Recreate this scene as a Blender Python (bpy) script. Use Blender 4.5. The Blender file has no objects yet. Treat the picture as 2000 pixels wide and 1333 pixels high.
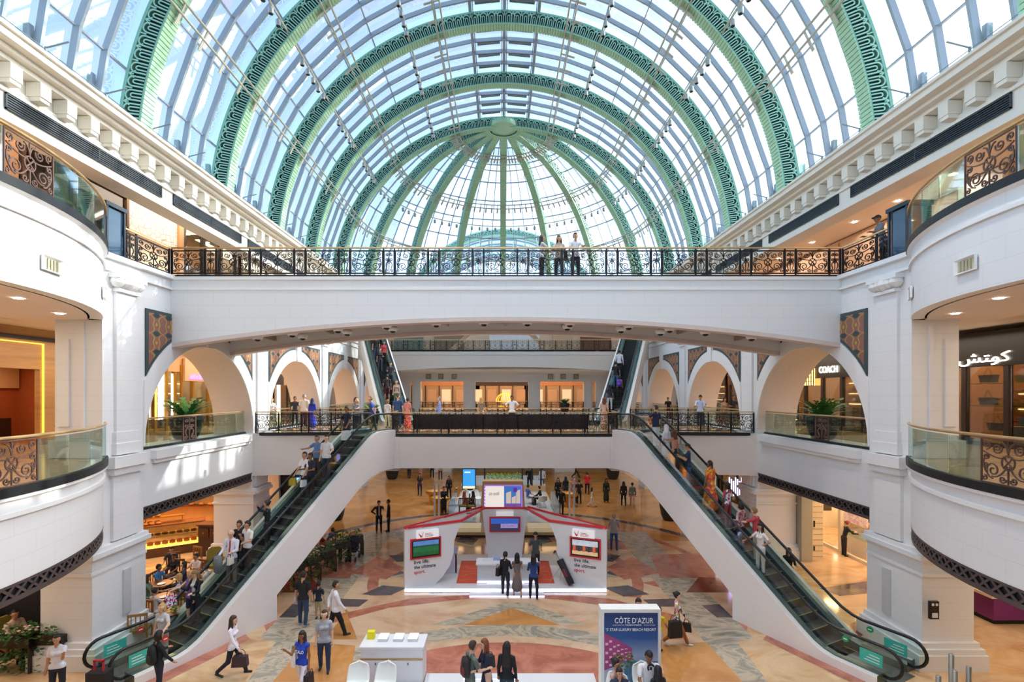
import bpy, math, random
import numpy as np
from mathutils import Vector, Matrix
random.seed(7)
SC = bpy.context.scene
COL = SC.collection
PI = math.pi
# ---------------------------------------------------------------- camera, sky, sun, exposure
CZ = 7.9                      # eye height above the ground floor
CX = -0.17
F = 975.0                     # focal length in pixels of the 2000 x 1333 frame
cam = bpy.data.cameras.new('camera'); cam.sensor_width = 36.0; cam.lens = F / 2000 * 36
cam.shift_x = (1000 - 979) / 2000.0
cam.shift_y = (768 - 666.5) / 2000.0
cam.clip_start = 0.1; cam.clip_end = 500
camo = bpy.data.objects.new('camera', cam); COL.objects.link(camo)
camo.location = (CX, 0, CZ); camo.rotation_euler = (PI / 2, 0, 0)
SC.camera = camo
world = bpy.data.worlds.new('world'); SC.world = world; world.use_nodes = True
wn = world.node_tree.nodes; wl = world.node_tree.links; wn.clear()
SUN_DIR = Vector((2.0, 0.85, 1.0)).normalized()      # towards the sun
sky = wn.new('ShaderNodeTexSky'); sky.sky_type = 'NISHITA'; sky.sun_disc = False
sky.sun_elevation = math.radians(33); sky.sun_rotation = math.atan2(SUN_DIR.x, SUN_DIR.y)
sky.air_density = 1.0; sky.dust_density = 2.2; sky.ozone_density = 1.6
hs = wn.new('ShaderNodeHueSaturation'); hs.inputs['Saturation'].default_value = 0.9
gm = wn.new('ShaderNodeMixRGB'); gm.blend_type = 'ADD'; gm.inputs[0].default_value = 1; gm.inputs[2].default_value = (0.45, 0.48, 0.52, 1)
bg = wn.new('ShaderNodeBackground'); bg.inputs[1].default_value = 0.42
wo = wn.new('ShaderNodeOutputWorld')
wl.new(sky.outputs[0], hs.inputs['Color']); wl.new(hs.outputs[0], gm.inputs[1]); wl.new(gm.outputs[0], bg.inputs[0]); wl.new(bg.outputs[0], wo.inputs[0])
sunl = bpy.data.lights.new('sun', 'SUN'); sunl.energy = 3.3; sunl.angle = math.radians(0.6); sunl.color = (1.0, 0.95, 0.87)
suno = bpy.data.objects.new('sun', sunl); COL.objects.link(suno)
suno.rotation_euler = (-SUN_DIR).to_track_quat('-Z', 'Y').to_euler(); suno.location = (30, 20, 40)
SC.view_settings.view_transform = 'Standard'; SC.view_settings.look = 'None'
SC.view_settings.gamma = 1.0; SC.view_settings.use_curve_mapping = False
SC.view_settings.exposure = 0.53
cy = SC.cycles
cy.max_bounces = 5; cy.diffuse_bounces = 3; cy.glossy_bounces = 2; cy.transmission_bounces = 4
cy.transparent_max_bounces = 12; cy.caustics_reflective = False; cy.caustics_refractive = False
cy.sample_clamp_indirect = 5.0; cy.use_adaptive_sampling = True; cy.adaptive_threshold = 0.06; cy.use_denoising = True
def area(name, loc, rot, sx, sy, power, color=(1, 0.78, 0.55)):
    l = bpy.data.lights.new(name, 'AREA'); l.shape = 'RECTANGLE'; l.size = sx; l.size_y = sy; l.energy = power; l.color = color
    o = bpy.data.objects.new(name, l); COL.objects.link(o); o.location = loc; o.rotation_euler = rot
    return o
WARM = (1, 0.84, 0.68)
for sgn in (-1, 1):           # the ceiling lighting of the galleries on each level
    for k in range(5):
        yy = (11, 20.1, 28.9, 37.7, 47)[k]
        area('ground_gallery_light', (sgn * 16.2, yy, 4.9), (0, 0, 0), 3.0, 6.5, 150, WARM)
        area('first_gallery_light', (sgn * 15.6, yy, 10.0), (0, 0, 0), 2.6, 6.5, 120, WARM)
        area('second_gallery_light', (sgn * (15.2 if sgn > 0 else 13.25), yy, 15.3), (0, 0, 0), 2.4 if sgn > 0 else 1.2, 6.5, 90 if sgn > 0 else 70, WARM)
for yy, pw in ((56, 260), (66, 260)):
    area('far_ground_light', (0, yy, 5.4), (0, 0, 0), 22, 7, pw * 2, WARM)
    area('far_first_light', (0, yy, 10.4), (0, 0, 0), 22, 7, pw * .45, WARM)

def spot(name, loc, power, size=75):
    l = bpy.data.lights.new(name, 'SPOT'); l.energy = power; l.color = (1.0, 0.93, 0.84); l.spot_size = math.radians(size); l.spot_blend = 0.6; l.shadow_soft_size = 0.12
    o = bpy.data.objects.new(name, l); COL.objects.link(o); o.location = loc; return o
for yy in (9.5, 15.0, 20.0, 25.2, 33.0):     # the floods on the lighting rails of the vault
    for sx in (-1, 1): spot('rail_flood', (sx * 4.6, yy, 24.6), 1600)
area('bakery_light', (-15.5, 24.6, 4.6), (0, 0, 0), 3, 1.6, 110, (1, 0.72, 0.42))
# ---------------------------------------------------------------- placing helpers
def at(px, py, Y):            # the point seen at a pixel of the photograph at depth Y
    return Vector((CX + (px - 979) * Y / F, Y, CZ - (py - 768) * Y / F))
def onz(px, py, z=0.0):       # the point seen at a pixel on the level z
    Y = (CZ - z) * F / (py - 768.0)
    return Vector((CX + (px - 979) * Y / F, Y, z))
def onx(px, X):               # depth at which the plane X is seen in column px
    return (X - CX) * F / (px - 979.0)
# ---------------------------------------------------------------- materials
def srgb(h):
    if isinstance(h, str):
        h = h.lstrip('#'); c = [int(h[i:i + 2], 16) / 255 for i in (0, 2, 4)]
    else: c = list(h)
    return tuple((x / 12.92 if x <= 0.04045 else ((x + 0.055) / 1.055) ** 2.4) for x in c) + (1.0,)
MATS = {}
def new_mat(name):
    m = bpy.data.materials.new(name); m.use_nodes = True
    return m, m.node_tree.nodes, m.node_tree.links, m.node_tree.nodes['Principled BSDF']
def M(col, rough=0.6, metal=0.0, noise=0.06, scale=6.0, emit=0.0, name=None, spec=0.5):
    key = (col, rough, metal, noise, scale, emit, spec)
    if key in MATS: return MATS[key]
    m, N, L, b = new_mat(name or 'paint'); c = srgb(col)
    b.inputs['Roughness'].default_value = rough; b.inputs['Metallic'].default_value = metal
    b.inputs['Specular IOR Level'].default_value = spec
    if noise > 0:
        tc = N.new('ShaderNodeTexCoord'); n = N.new('ShaderNodeTexNoise'); n.inputs['Scale'].default_value = scale
        n.inputs['Detail'].default_value = 2
        r = N.new('ShaderNodeMapRange'); r.inputs['To Min'].default_value = 1 - noise; r.inputs['To Max'].default_value = 1 + noise
        x = N.new('ShaderNodeMixRGB'); x.blend_type = 'MULTIPLY'; x.inputs[0].default_value = 1; x.inputs[1].default_value = c
        L.new(tc.outputs['Object'], n.inputs['Vector']); L.new(n.outputs['Fac'], r.inputs['Value']); L.new(r.outputs[0], x.inputs[2])
        L.new(x.outputs[0], b.inputs['Base Color'])
    else: b.inputs['Base Color'].default_value = c
    if emit: b.inputs['Emission Color'].default_value = c; b.inputs['Emission Strength'].default_value = emit
    MATS[key] = m; return m
def stone_mat(axis, col='#e9e9e7', bw=1.1, bh=0.46, line='#dcdddc', name='white_block'):
    key = ('stone', axis, col, bw, bh)
    if key in MATS: return MATS[key]
    m, N, L, b = new_mat(name)
    g = N.new('ShaderNodeNewGeometry'); s = N.new('ShaderNodeSeparateXYZ'); c = N.new('ShaderNodeCombineXYZ')
    L.new(g.outputs['Position'], s.inputs[0]); L.new(s.outputs[axis], c.inputs[0]); L.new(s.outputs['Z'], c.inputs[1])
    t = N.new('ShaderNodeTexBrick'); t.inputs['Color1'].default_value = srgb(col); t.inputs['Color2'].default_value = srgb(col)
    t.inputs['Mortar'].default_value = srgb(line); t.inputs['Scale'].default_value = 1; t.inputs['Brick Width'].default_value = bw
    t.inputs['Row Height'].default_value = bh; t.inputs['Mortar Size'].default_value = 0.006; t.inputs['Mortar Smooth'].default_value = 0.3
    L.new(c.outputs[0], t.inputs['Vector']); L.new(t.outputs['Color'], b.inputs['Base Color'])
    b.inputs['Roughness'].default_value = 0.55
    MATS[key] = m; return m
def glass_mat(col='#d8f0e6', op=0.12, rough=0.03, name='clear_glass', refl=0.6):
    key = ('glass', col, op, refl)
    if key in MATS: return MATS[key]
    m = bpy.data.materials.new(name); m.use_nodes = True; N = m.node_tree.nodes; L = m.node_tree.links; N.clear()
    o = N.new('ShaderNodeOutputMaterial'); tr = N.new('ShaderNodeBsdfTransparent'); gl = N.new('ShaderNodeBsdfGlossy')
    c = srgb(col); tr.inputs[0].default_value = c; gl.inputs[0].default_value = (1, 1, 1, 1); gl.inputs['Roughness'].default_value = rough
    lw = N.new('ShaderNodeFresnel'); lw.inputs[0].default_value = 1.45
    mu = N.new('ShaderNodeMath'); mu.operation = 'MULTIPLY_ADD'; mu.inputs[1].default_value = refl; mu.inputs[2].default_value = op * 0.1
    mx = N.new('ShaderNodeMixShader'); L.new(lw.outputs[0], mu.inputs[0]); L.new(mu.outputs[0], mx.inputs[0])
    L.new(tr.outputs[0], mx.inputs[1]); L.new(gl.outputs[0], mx.inputs[2]); L.new(mx.outputs[0], o.inputs[0])
    MATS[key] = m; return m
def marble(name, cols, scale=0.6, dist=2.0, stretch=(1, 1, 1), rough=0.1, rot=0.0, detail=5, seed=0.0):
    key = ('marble', name)
    if key in MATS: return MATS[key]
    m, N, L, b = new_mat(name)
    g = N.new('ShaderNodeNewGeometry'); mp = N.new('ShaderNodeMapping'); mp.inputs['Scale'].default_value = stretch
    mp.inputs['Rotation'].default_value = (0, 0, rot); mp.inputs['Location'].default_value = (seed, seed * 2, 0)
    n = N.new('ShaderNodeTexNoise'); n.inputs['Scale'].default_value = scale; n.inputs['Detail'].default_value = detail
    n.inputs['Distortion'].default_value = dist; n.inputs['Roughness'].default_value = 0.62
    r = N.new('ShaderNodeValToRGB'); e = r.color_ramp.elements
    while len(e) < len(cols): e.new(0.5)
    for i, cc in enumerate(cols): e[i].position = 0.3 + 0.4 * i / (len(cols) - 1); e[i].color = srgb(cc)
    L.new(g.outputs['Position'], mp.inputs[0]); L.new(mp.outputs[0], n.inputs['Vector']); L.new(n.outputs['Fac'], r.inputs[0])
    L.new(r.outputs[0], b.inputs['Base Color']); b.inputs['Roughness'].default_value = rough
    MATS[key] = m; return m
WHITE = M('#eeedea', 0.5, noise=0.02, name='white_paint')
STX = stone_mat('Y'); STY = stone_mat('X')
GRN = M('#a9dcc6', 0.45, 0.1, name='light_green_steel', noise=0.08)
GRNF = M('#8cc4ae', 0.45, 0.1, name='green_steel', noise=0.05)
GRNU = M('#b4dfba', 0.5, 0.0, name='pale_green_steel', noise=0.05)
GRND = M('#0f3a36', 0.6, 0.0, name='rib_shade_green', noise=0.1)
IRON = M('#2c2726', 0.45, 0.6, name='black_wrought_iron', noise=0.1)
IRONW = M('#6d5348', 0.5, 0.5, name='bronze_wrought_iron', noise=0.1)
BRASS = M('#d2b07c', 0.3, 0.6, name='polished_wood_and_brass', noise=0.06)
STEEL = M('#b9bcb8', 0.3, 0.7, name='brushed_steel', noise=0.04)
GREY = M('#aab6c2', 0.5, 0.1, name='grey_blue_frame', noise=0.04)
SILV = M('#c8c6b8', 0.4, 0.3, name='silver_tube', noise=0.04)
BLACK = M('#101214', 0.5, name='black', noise=0.0)
SALMON = M('#ecdacd', 0.45, name='cream_plaster', noise=0.03)
CEIL = M('#e9dbd1', 0.7, name='gallery_ceiling', noise=0.02)
DARKBAND = M('#4a403d', 0.6, name='dark_bronze_band', noise=0.1)
RGLASS = glass_mat('#e9f4fb', 0.3, name='roof_glass', refl=0.45)
PGLASS = glass_mat('#eaf6f0', 0.2, name='green_edge_glass', refl=0.55)
SGLASS = glass_mat('#dde6e6', 0.3, name='shop_glass', refl=0.7)

# ---------------------------------------------------------------- mesh builder
class MB:
    def __init__(s): s.v = []; s.f = []; s.m = []
    def add(s, vs, fs, m=0):
        o = len(s.v); s.v.extend([tuple(p) for p in vs]); s.f.extend([tuple(i + o for i in f) for f in fs]); s.m.extend([m] * len(fs)); return s
    def quad(s, a, b, c, d, m=0): return s.add([a, b, c, d], [(0, 1, 2, 3)], m)
    def poly(s, pts, m=0): return s.add(pts, [tuple(range(len(pts)))], m)
    def box(s, x0, x1, y0, y1, z0, z1, m=0):
        x0, x1 = min(x0, x1), max(x0, x1); y0, y1 = min(y0, y1), max(y0, y1); z0, z1 = min(z0, z1), max(z0, z1)
        return s.add([(x0, y0, z0), (x1, y0, z0), (x1, y1, z0), (x0, y1, z0), (x0, y0, z1), (x1, y0, z1), (x1, y1, z1), (x0, y1, z1)],
                     [(0, 3, 2, 1), (4, 5, 6, 7), (0, 1, 5, 4), (1, 2, 6, 5), (2, 3, 7, 6), (3, 0, 4, 7)], m)
    def beam(s, a, b, w, h, up=(0, 0, 1), m=0):      # box along a-b, w across, h in the up direction, centred
        a = Vector(a); b = Vector(b); d = (b - a).normalized(); u = Vector(up); sd = d.cross(u)
        if sd.length < 1e-5: sd = d.cross(Vector((0, 1, 0)))
        sd.normalize(); u = sd.cross(d).normalized(); sd *= w / 2; u *= h / 2
        vs = [a - sd - u, a + sd - u, a + sd + u, a - sd + u, b - sd - u, b + sd - u, b + sd + u, b - sd + u]
        return s.add(vs, [(3, 2, 1, 0), (4, 5, 6, 7), (0, 1, 5, 4), (1, 2, 6, 5), (2, 3, 7, 6), (3, 0, 4, 7)], m)
    def tube(s, pts, r, n=8, m=0, cap=True, closed=False, flat=1.0):
        pts = [Vector(p) for p in pts]; k = len(pts); rs = r if isinstance(r, (list, tuple)) else [r] * k
        t0 = (pts[1] - pts[0]).normalized(); ref = Vector((0, 0, 1)) if abs(t0.z) < 0.9 else Vector((1, 0, 0))
        nrm = (ref - t0 * ref.dot(t0)).normalized(); vs = []
        for i, p in enumerate(pts):
            if closed: t = (pts[(i + 1) % k] - pts[i - 1]).normalized()
            else: t = (pts[min(i + 1, k - 1)] - pts[max(i - 1, 0)]).normalized()
            nrm = (nrm - t * nrm.dot(t)); nrm = nrm.normalized() if nrm.length > 1e-6 else t.orthogonal().normalized()
            bn = t.cross(nrm)
            for j in range(n):
                a = 2 * PI * (j + 0.5) / n; vs.append(p + nrm * math.cos(a) * rs[i] + bn * math.sin(a) * rs[i] * flat)
        fs = []
        for i in range(k if closed else k - 1):
            i2 = (i + 1) % k
            for j in range(n): fs.append((i * n + j, i * n + (j + 1) % n, i2 * n + (j + 1) % n, i2 * n + j))
        if cap and not closed: fs.append(tuple(range(n - 1, -1, -1))); fs.append(tuple((k - 1) * n + j for j in range(n)))
        return s.add(vs, fs, m)
    def lathe(s, prof, c=(0, 0, 0), n=24, m=0, sx=1.0, sy=1.0):
        vs = []; fs = []; k = len(prof)
        for r, z in prof:
            for j in range(n):
                a = 2 * PI * j / n; vs.append((c[0] + r * sx * math.cos(a), c[1] + r * sy * math.sin(a), c[2] + z))
        for i in range(k - 1):
            for j in range(n): fs.append((i * n + j, i * n + (j + 1) % n, (i + 1) * n + (j + 1) % n, (i + 1) * n + j))
        if prof[0][0] > 1e-4: fs.append(tuple(range(n - 1, -1, -1)))
        if prof[-1][0] > 1e-4: fs.append(tuple((k - 1) * n + j for j in range(n)))
        return s.add(vs, fs, m)
    def prism(s, pts, vec, m=0):                      # closed planar polygon pts extruded by vec
        v = Vector(vec); n = len(pts); p = [Vector(q) for q in pts]
        vs = p + [q + v for q in p]
        fs = [tuple(range(n - 1, -1, -1)), tuple(range(n, 2 * n))] + [(i, (i + 1) % n, n + (i + 1) % n, n + i) for i in range(n)]
        return s.add(vs, fs, m)
    def sweep(s, path, prof, m=0, closed=False):      # prof (out, up) carried along a horizontal path of (x, y, z); out = right-hand side
        P = [Vector(p) for p in path]; k = len(P); n = len(prof); vs = []
        for i in range(k):
            if closed: t = (P[(i + 1) % k] - P[i - 1])
            else: t = (P[min(i + 1, k - 1)] - P[max(i - 1, 0)])
            t.z = 0; t.normalize(); o = Vector((t.y, -t.x, 0))
            if 0 < i < k - 1:
                t1 = (P[i] - P[i - 1]); t1.z = 0; t1.normalize(); o = o / max(0.4, abs(Vector((t1.y, -t1.x, 0)).dot(o)))
            for a, b in prof: vs.append(P[i] + o * a + Vector((0, 0, b)))
        fs = []
        for i in range(k if closed else k - 1):
            i2 = (i + 1) % k
            for j in range(n): fs.append((i * n + j, i2 * n + j, i2 * n + (j + 1) % n, i * n + (j + 1) % n))
        if not closed: fs.append(tuple(range(n))); fs.append(tuple((k - 1) * n + j for j in range(n - 1, -1, -1)))
        return s.add(vs, fs, m)
    def xf(s, mat):
        s.v = [tuple(mat @ Vector(p)) for p in s.v]; return s
    def join(s, o, mat=None, m=None):
        vs = o.v if mat is None else [tuple(mat @ Vector(p)) for p in o.v]
        k = len(s.v); s.v.extend(vs); s.f.extend([tuple(i + k for i in f) for f in o.f]); s.m.extend(o.m if m is None else [m] * len(o.f)); return s
    def mesh(s, name, mats, smooth=False, off=(0, 0, 0), fix=True):
        me = bpy.data.meshes.new(name); v = np.array(s.v, dtype=float).reshape(-1, 3) - np.array(off)
        me.from_pydata(v.tolist(), [], s.f)
        if not isinstance(mats, (list, tuple)): mats = [mats]
        for q in mats: me.materials.append(q)
        me.polygons.foreach_set('material_index', s.m)
        if smooth: me.polygons.foreach_set('use_smooth', [True] * len(s.f))
        me.update()
        if fix:
            import bmesh
            bm = bmesh.new(); bm.from_mesh(me); bmesh.ops.recalc_face_normals(bm, faces=bm.faces); bm.to_mesh(me); bm.free()
        return me
    def build(s, name, mats, parent=None, smooth=False, origin=None, fix=True, sharp=None):
        # vertices are given in world space; the object gets its origin at the parent's origin or at the base of the mesh
        if parent is not None: off = Vector(parent.get('_o', (0, 0, 0)))
        elif origin is not None: off = Vector(origin)
        else:
            a = np.array(s.v); lo = a.min(0); hi = a.max(0); off = Vector(((lo[0] + hi[0]) / 2, (lo[1] + hi[1]) / 2, lo[2]))
        me = s.mesh(name, mats, smooth, off, fix)
        if sharp: me.set_sharp_from_angle(angle=math.radians(sharp))
        o = bpy.data.objects.new(name, me); COL.objects.link(o)
        if parent is not None: o.parent = parent; o['_o'] = tuple(off)
        else: o.location = off; o['_o'] = tuple(off)
        return o
def tag(o, label=None, cat=None, group=None, kind=None):
    if label: o['label'] = label
    if cat: o['category'] = cat
    if group: o['group'] = group
    if kind: o['kind'] = kind
    return o
def struct(o, label=None):
    o['kind'] = 'structure'
    if label: o['label'] = label
    return o
def thing(name, label, cat, loc=(0, 0, 0), group=None):
    o = bpy.data.objects.new(name, None); COL.objects.link(o); o.location = loc; o['_o'] = tuple(loc); o.empty_display_size = 0.2
    return tag(o, label, cat, group)
KIDS = {}
def copy_tree(o, loc=None, rotz=None, label=None, parent=None, group=None):
    c = o.copy(); COL.objects.link(c)
    if parent is not None: c.parent = parent
    if loc is not None: c.location = loc; c['_o'] = tuple(loc)
    if rotz is not None: c.rotation_euler = (0, 0, rotz)
    if label: c['label'] = label
    if group: c['group'] = group
    for ch in o.children: copy_tree(ch, parent=c)
    return c
def text_mb(txt, size, width=None, depth=0.01, font=None, extr_y=True):
    # raised lettering as a builder: text in the XZ plane, facing -Y, lower left corner at the origin
    cu = bpy.data.curves.new('t', 'FONT'); cu.body = txt; cu.size = size; cu.extrude = depth / 2; cu.resolution_u = 3
    if font: cu.font = font
    ob = bpy.data.objects.new('t', cu); COL.objects.link(ob); dg = bpy.context.evaluated_depsgraph_get(); dg.update()
    me = bpy.data.meshes.new_from_object(ob.evaluated_get(dg))
    mb = MB(); vs = np.array([v.co[:] for v in me.vertices]).reshape(-1, 3)
    if len(vs):
        vs[:, 0] -= vs[:, 0].min()
        if width: vs[:, 0] *= width / vs[:, 0].max()
        mb.add([(x, -z, y) for x, y, z in vs], [tuple(p.vertices) for p in me.polygons])
    bpy.data.objects.remove(ob); bpy.data.curves.remove(cu); bpy.data.meshes.remove(me)
    return mb
def facing(mb, o, ux, uz=(0, 0, 1)):
    # carry a builder made in the XZ plane (facing -Y) to origin o, its x axis along ux
    x = Vector(ux).normalized(); z = Vector(uz).normalized(); y = z.cross(x)
    m = Matrix(((x.x, y.x, z.x, o[0]), (x.y, y.y, z.y, o[1]), (x.z, y.z, z.z, o[2]), (0, 0, 0, 1)))
    return mb.xf(m)
# ---------------------------------------------------------------- the building
L1, L2 = 5.97, 12.05
PIERS = [(14.8, 16.5), (23.7, 25.3), (32.5, 34.1), (41.3, 42.9), (50.1, 51.7)]
BAYS = [(16.5, 23.7), (25.3, 32.5), (34.1, 41.3), (42.9, 50.1)]
ARZ, ARR, ARO = 6.15, 3.6, 4.2
DCX, DCY, DR = 18.03, 9.2, 8.23             # the curved balcony fronts nearest the camera
def drum(s, off=0.0, y0=2.6, y1=14.8, n=40):
    pts = []
    for i in range(n + 1):
        y = y0 + (y1 - y0) * i / n
        x = DCX - math.sqrt((DR + off) ** 2 - (y - DCY) ** 2)
        pts.append((s * x, y))
    return pts
def side(s):
    nm = 'left' if s < 0 else 'right'
    w = MB()
    for y0, y1 in PIERS:
        x1 = 13.4 if y0 < 15 else 13.8
        w.box(s * 12, s * x1, y0, y1, 0, L2)
        ym = (y0 + y1) / 2; h = (y1 - y0) / 2
        w.box(s * 11.9, s * 12.1, ym - 0.42, ym + 0.42, 6.7, 11.4)            # pilaster strip, upper storey
        w.box(s * 11.84, s * 12.1, ym - 0.5, ym + 0.5, 6.0, 6.35); w.box(s * 11.87, s * 12.1, ym - 0.47, ym + 0.47, 6.35, 6.7)
        w.box(s * 11.72, s * 12.1, ym - 0.72, ym + 0.72, 5.62, 5.97); w.box(s * 11.8, s * 12.1, ym - 0.64, ym + 0.64, 5.4, 5.62)
        w.box(s * 11.9, s * 12.1, ym - 0.55, ym + 0.55, 3.4, 5.4)
        w.box(s * 11.93, s * (x1 + .015), y0 - (.45 if y0 < 15 else .015), y1 + .015, 0, 3.0)          # ground storey pier
        yn = y0 - (.45 if y0 < 15 else 0)
        for a, z0, z1 in ((0.36, 0, 0.45), (0.28, 0.45, 0.6), (0.16, 0.6, 0.75), (0.1, 2.62, 2.72), (0.1, 3.0, 3.1), (0.22, 3.1, 3.24), (0.15, 3.24, 3.36)):
            w.box(s * (12.0 - a), s * (x1 + a * .6), yn - a * .7, y1 + a * .3, z0, z1)
        w.box(s * 11.88, s * 11.95, (y0 + y1) / 2 - .16, (y0 + y1) / 2 + .16, 1.0, 2.4, 3)
        if y0 < 15:                                                           # strips on the face towards the camera
            w.box(s * 12.5, s * 12.62, y0 - .06, y0 + .05, 6.1, 10.0); w.box(s * 12.95, s * 13.3, y0 - .06, y0 + .05, 6.9, 9.5)
            w.box(s * 12.3, s * 13.5, y0 - .12, y0 + .05, 5.97, 6.5)
    for y0, y1 in BAYS:
        w.box(s * 12, s * 13.8, y0, y1, 4.12, L1)
        ym = (y0 + y1) / 2; n = 40
        # wall over the arch
        arc = [(ym - ARR * math.cos(PI * i / n), ARZ + ARR * math.sin(PI * i / n)) for i in range(n + 1)]
        for i in range(n):
            (ya, za), (yb, zb) = arc[i], arc[i + 1]
            for x in (12, 13.8): w.quad((s * x, ya, za), (s * x, yb, zb), (s * x, yb, L2), (s * x, ya, L2))
            w.quad((s * 12, ya, za), (s * 12, yb, zb), (s * 13.8, yb, zb), (s * 13.8, ya, za), 1)
        # voussoir ring
        for i in range(n):
            a0, a1 = PI * i / n, PI * (i + 1) / n
            def p(r, a, x): return (s * x, min(max(ym - r * math.cos(a), y0 - .02), y1 + .02), ARZ + r * math.sin(a))
            w.quad(p(ARR, a0, 11.94), p(ARR, a1, 11.94), p(ARO, a1, 11.94), p(ARO, a0, 11.94), 2)
            w.quad(p(ARR, a0, 11.94), p(ARR, a1, 11.94), p(ARR, a1, 12), p(ARR, a0, 12), 2)
            w.quad(p(ARO, a0, 11.94), p(ARO, a1, 11.94), p(ARO, a1, 12), p(ARO, a0, 12), 2)
        w.prism([(s * 11.85, ym - 0.2, 9.7), (s * 11.85, ym + 0.2, 9.7), (s * 11.85, ym + 0.32, 10.95), (s * 11.85, ym - 0.32, 10.95)], (s * 0.3, 0, 0), 2)
        w.box(s * 11.8, s * 12.1, y0 + .35, y1 - .35, 5.66, 5.95, 2); w.box(s * 11.88, s * 12.1, y0 + .4, y1 - .4, 5.52, 5.66, 2)
    # mouldings under the second floor
    ys, ye = 14.8, 51.7
    w.box(s * 11.9, s * 12.1, ys, ye, 11.58, 11.66, 2); w.box(s * 11.84, s * 12.1, ys, ye, 11.96, 12.1, 2)
    # the curved fronts
    for zb, zt, mz in ((4.12, L1 - .02, (5.45, 5.55, 5.8)), (10.07, L2, (11.5, 11.58, 11.94))):
        P = [(x, y, 0) for x, y in drum(s)]
        if s > 0: P = P[::-1]
        w.sweep(P, [(0, zb), (0, zt), (-.35, zt), (-.35, zb)] if True else [], 0)
        w.sweep(P, [(0.06, mz[0]), (0.06, mz[1]), (-.02, mz[1]), (-.02, mz[0])], 2)
        w.sweep(P, [(0.10, mz[2]), (0.10, zt + .02), (-.02, zt + .02), (-.02, mz[2] - .06)], 2)
    # plain wall behind the camera
    w.box(s * 12, s * 12.4, -8, 2.6, 0, 14.6)
    o = w.build('wall_' + nm, [STX, SALMON, WHITE, M('#c9ccca', .4)], origin=(0, 0, 0)); struct(o)
    # slabs: floors and ceilings of the galleries
    for nmz, zt, zb, dr in (('first', L1, 5.05, 1), ('second', L2, 10.07, 1), ('third', 16.2, 15.45, 0)):
        b = MB()
        if dr:
            pl = drum(s, -0.3) + [(s * 12.1, 14.8), (s * 13.8, 14.9), (s * 13.8, 51.7), (s * 12.2, 52.), (s * 12.2, 58), (s * 22, 58), (s * 22, -8), (s * 12, -8), (s * 12, 2.6)]
            if nmz == 'second':
                b.prism([(x, y, 11.3) for x, y in pl], (0, 0, zt - 11.3 - .01), 1)
                # dropped soffit over the near balcony, higher ceiling over the arcade galleries
                pn = drum(s, -0.3) + [(s * 12.1, 14.8), (s * 13.4, 14.8), (s * 14.6, 14.8), (s * 14.6, 2.6)]
                b.prism([(x, y, 10.07) for x, y in pn], (0, 0, .3), 0)
                b.box(s * 14.6, s * 22, -8, 58, 10.3, 10.45, 0); b.box(s * 13.8, s * 14.61, 14.8, 58, 10.3, 10.45, 0)
                b.box(s * 14.55, s * 14.65, 2.6, 14.8, 10.07, 10.45, 0)
            else:
                b.prism([(x, y, zb) for x, y in pl], (0, 0, .2), 0); b.prism([(x, y, zb + .25) for x, y in pl], (0, 0, zt - zb - .26), 1)
        else:
            b.box(s * 12.6, s * 22, -8, 58, zb, zb + .2, 0); b.box(s * 12.3, s * 22, -8, 58, 16.0, 16.2, 0)
        o = b.build('ceiling_' + nmz + '_' + nm, [CEIL, MARB_GAL], origin=(0, 0, 0)); struct(o)
    # outer walls of the galleries
    b = MB()
    b.box(s * 20.5, s * 20.7, -8, 80, 0, 5.2); b.box(s * 21.5, s * 21.7, -8, 80, L1, 16.2)
    b.box(s * 12, s * 22, -8.2, -8, 0, 16.2)
    o = b.build('wall_outer_' + nm, [SALMON], origin=(0, 0, 0)); struct(o)
    # cornice over the second floor gallery
    c = MB(); A, B = -8, 58
    c.box(s * 12, s * 12.6, A, B, 14.5, 15.3); c.box(s * 11.93, s * 12, A, B, 15.08, 15.16); c.box(s * 12.1, s * 12.6, A, B, 15.3, 15.8)
    c.box(s * 11.75, s * 12.6, A, B, 15.72, 15.84); c.box(s * 11.55, s * 12.6, A, B, 15.84, 15.95); c.box(s * 11.3, s * 12.6, A, B, 15.95, 16.12); c.box(s * 11.22, s * 12.6, A, B, 16.12, 16.2)
    c.box(s * 12.0, s * 12.7, A, B, 14.42, 14.5)
    o = c.build('trim_cornice_' + nm, [M('#efe9dc', 0.5, noise=.02, name='cream_cornice')], origin=(0, 0, 0)); struct(o)
    # cornice blocks: one thing each
    blk = MB().box(-.19, .19, -.15, .15, 0, .36).box(-.16, .16, -.13, .13, -.1, 0)
    me = blk.mesh('cornice_block', [M('#efe9dc', 0.5, noise=.02)])
    y = 6.5; i = 0
    while y < 36:
        q = bpy.data.objects.new('cornice_block', me); COL.objects.link(q); q.location = (s * 11.9, y, 15.34); q['_o'] = tuple(q.location)
        tag(q, 'square cream bracket block under the %s cornice' % nm, 'cornice block', 'bracket blocks under the %s cornice' % nm); y += 0.77
    # air slots
    for j, (ya, yb) in enumerate(((11.9, 17.3), (18.0, 22.6), (23.3, 28.2), (28.9, 33.5))):
        t = thing('air_grille', ['long dark louvred air slot nearest the camera in the %s cornice', 'second dark louvred air slot of the %s cornice, short and left of the bridge end' if s < 0 else 'second dark louvred air slot of the %s cornice',
              'third dark louvred air slot of the %s cornice, just over the bridge railing', 'farthest dark louvred air slot of the %s cornice'][j] % nm, 'air vent', (s * 12, ya, 14.7), 'air slots in the cornice')
        g = MB().box(s * 11.97, s * 12.0, ya, yb, 14.7, 15.04); g.build('backing', [BLACK], t)
        fr = MB()
        for z in (14.68, 15.03): fr.box(s * 11.94, s * 11.98, ya - .03, yb + .03, z, z + .03)
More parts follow.
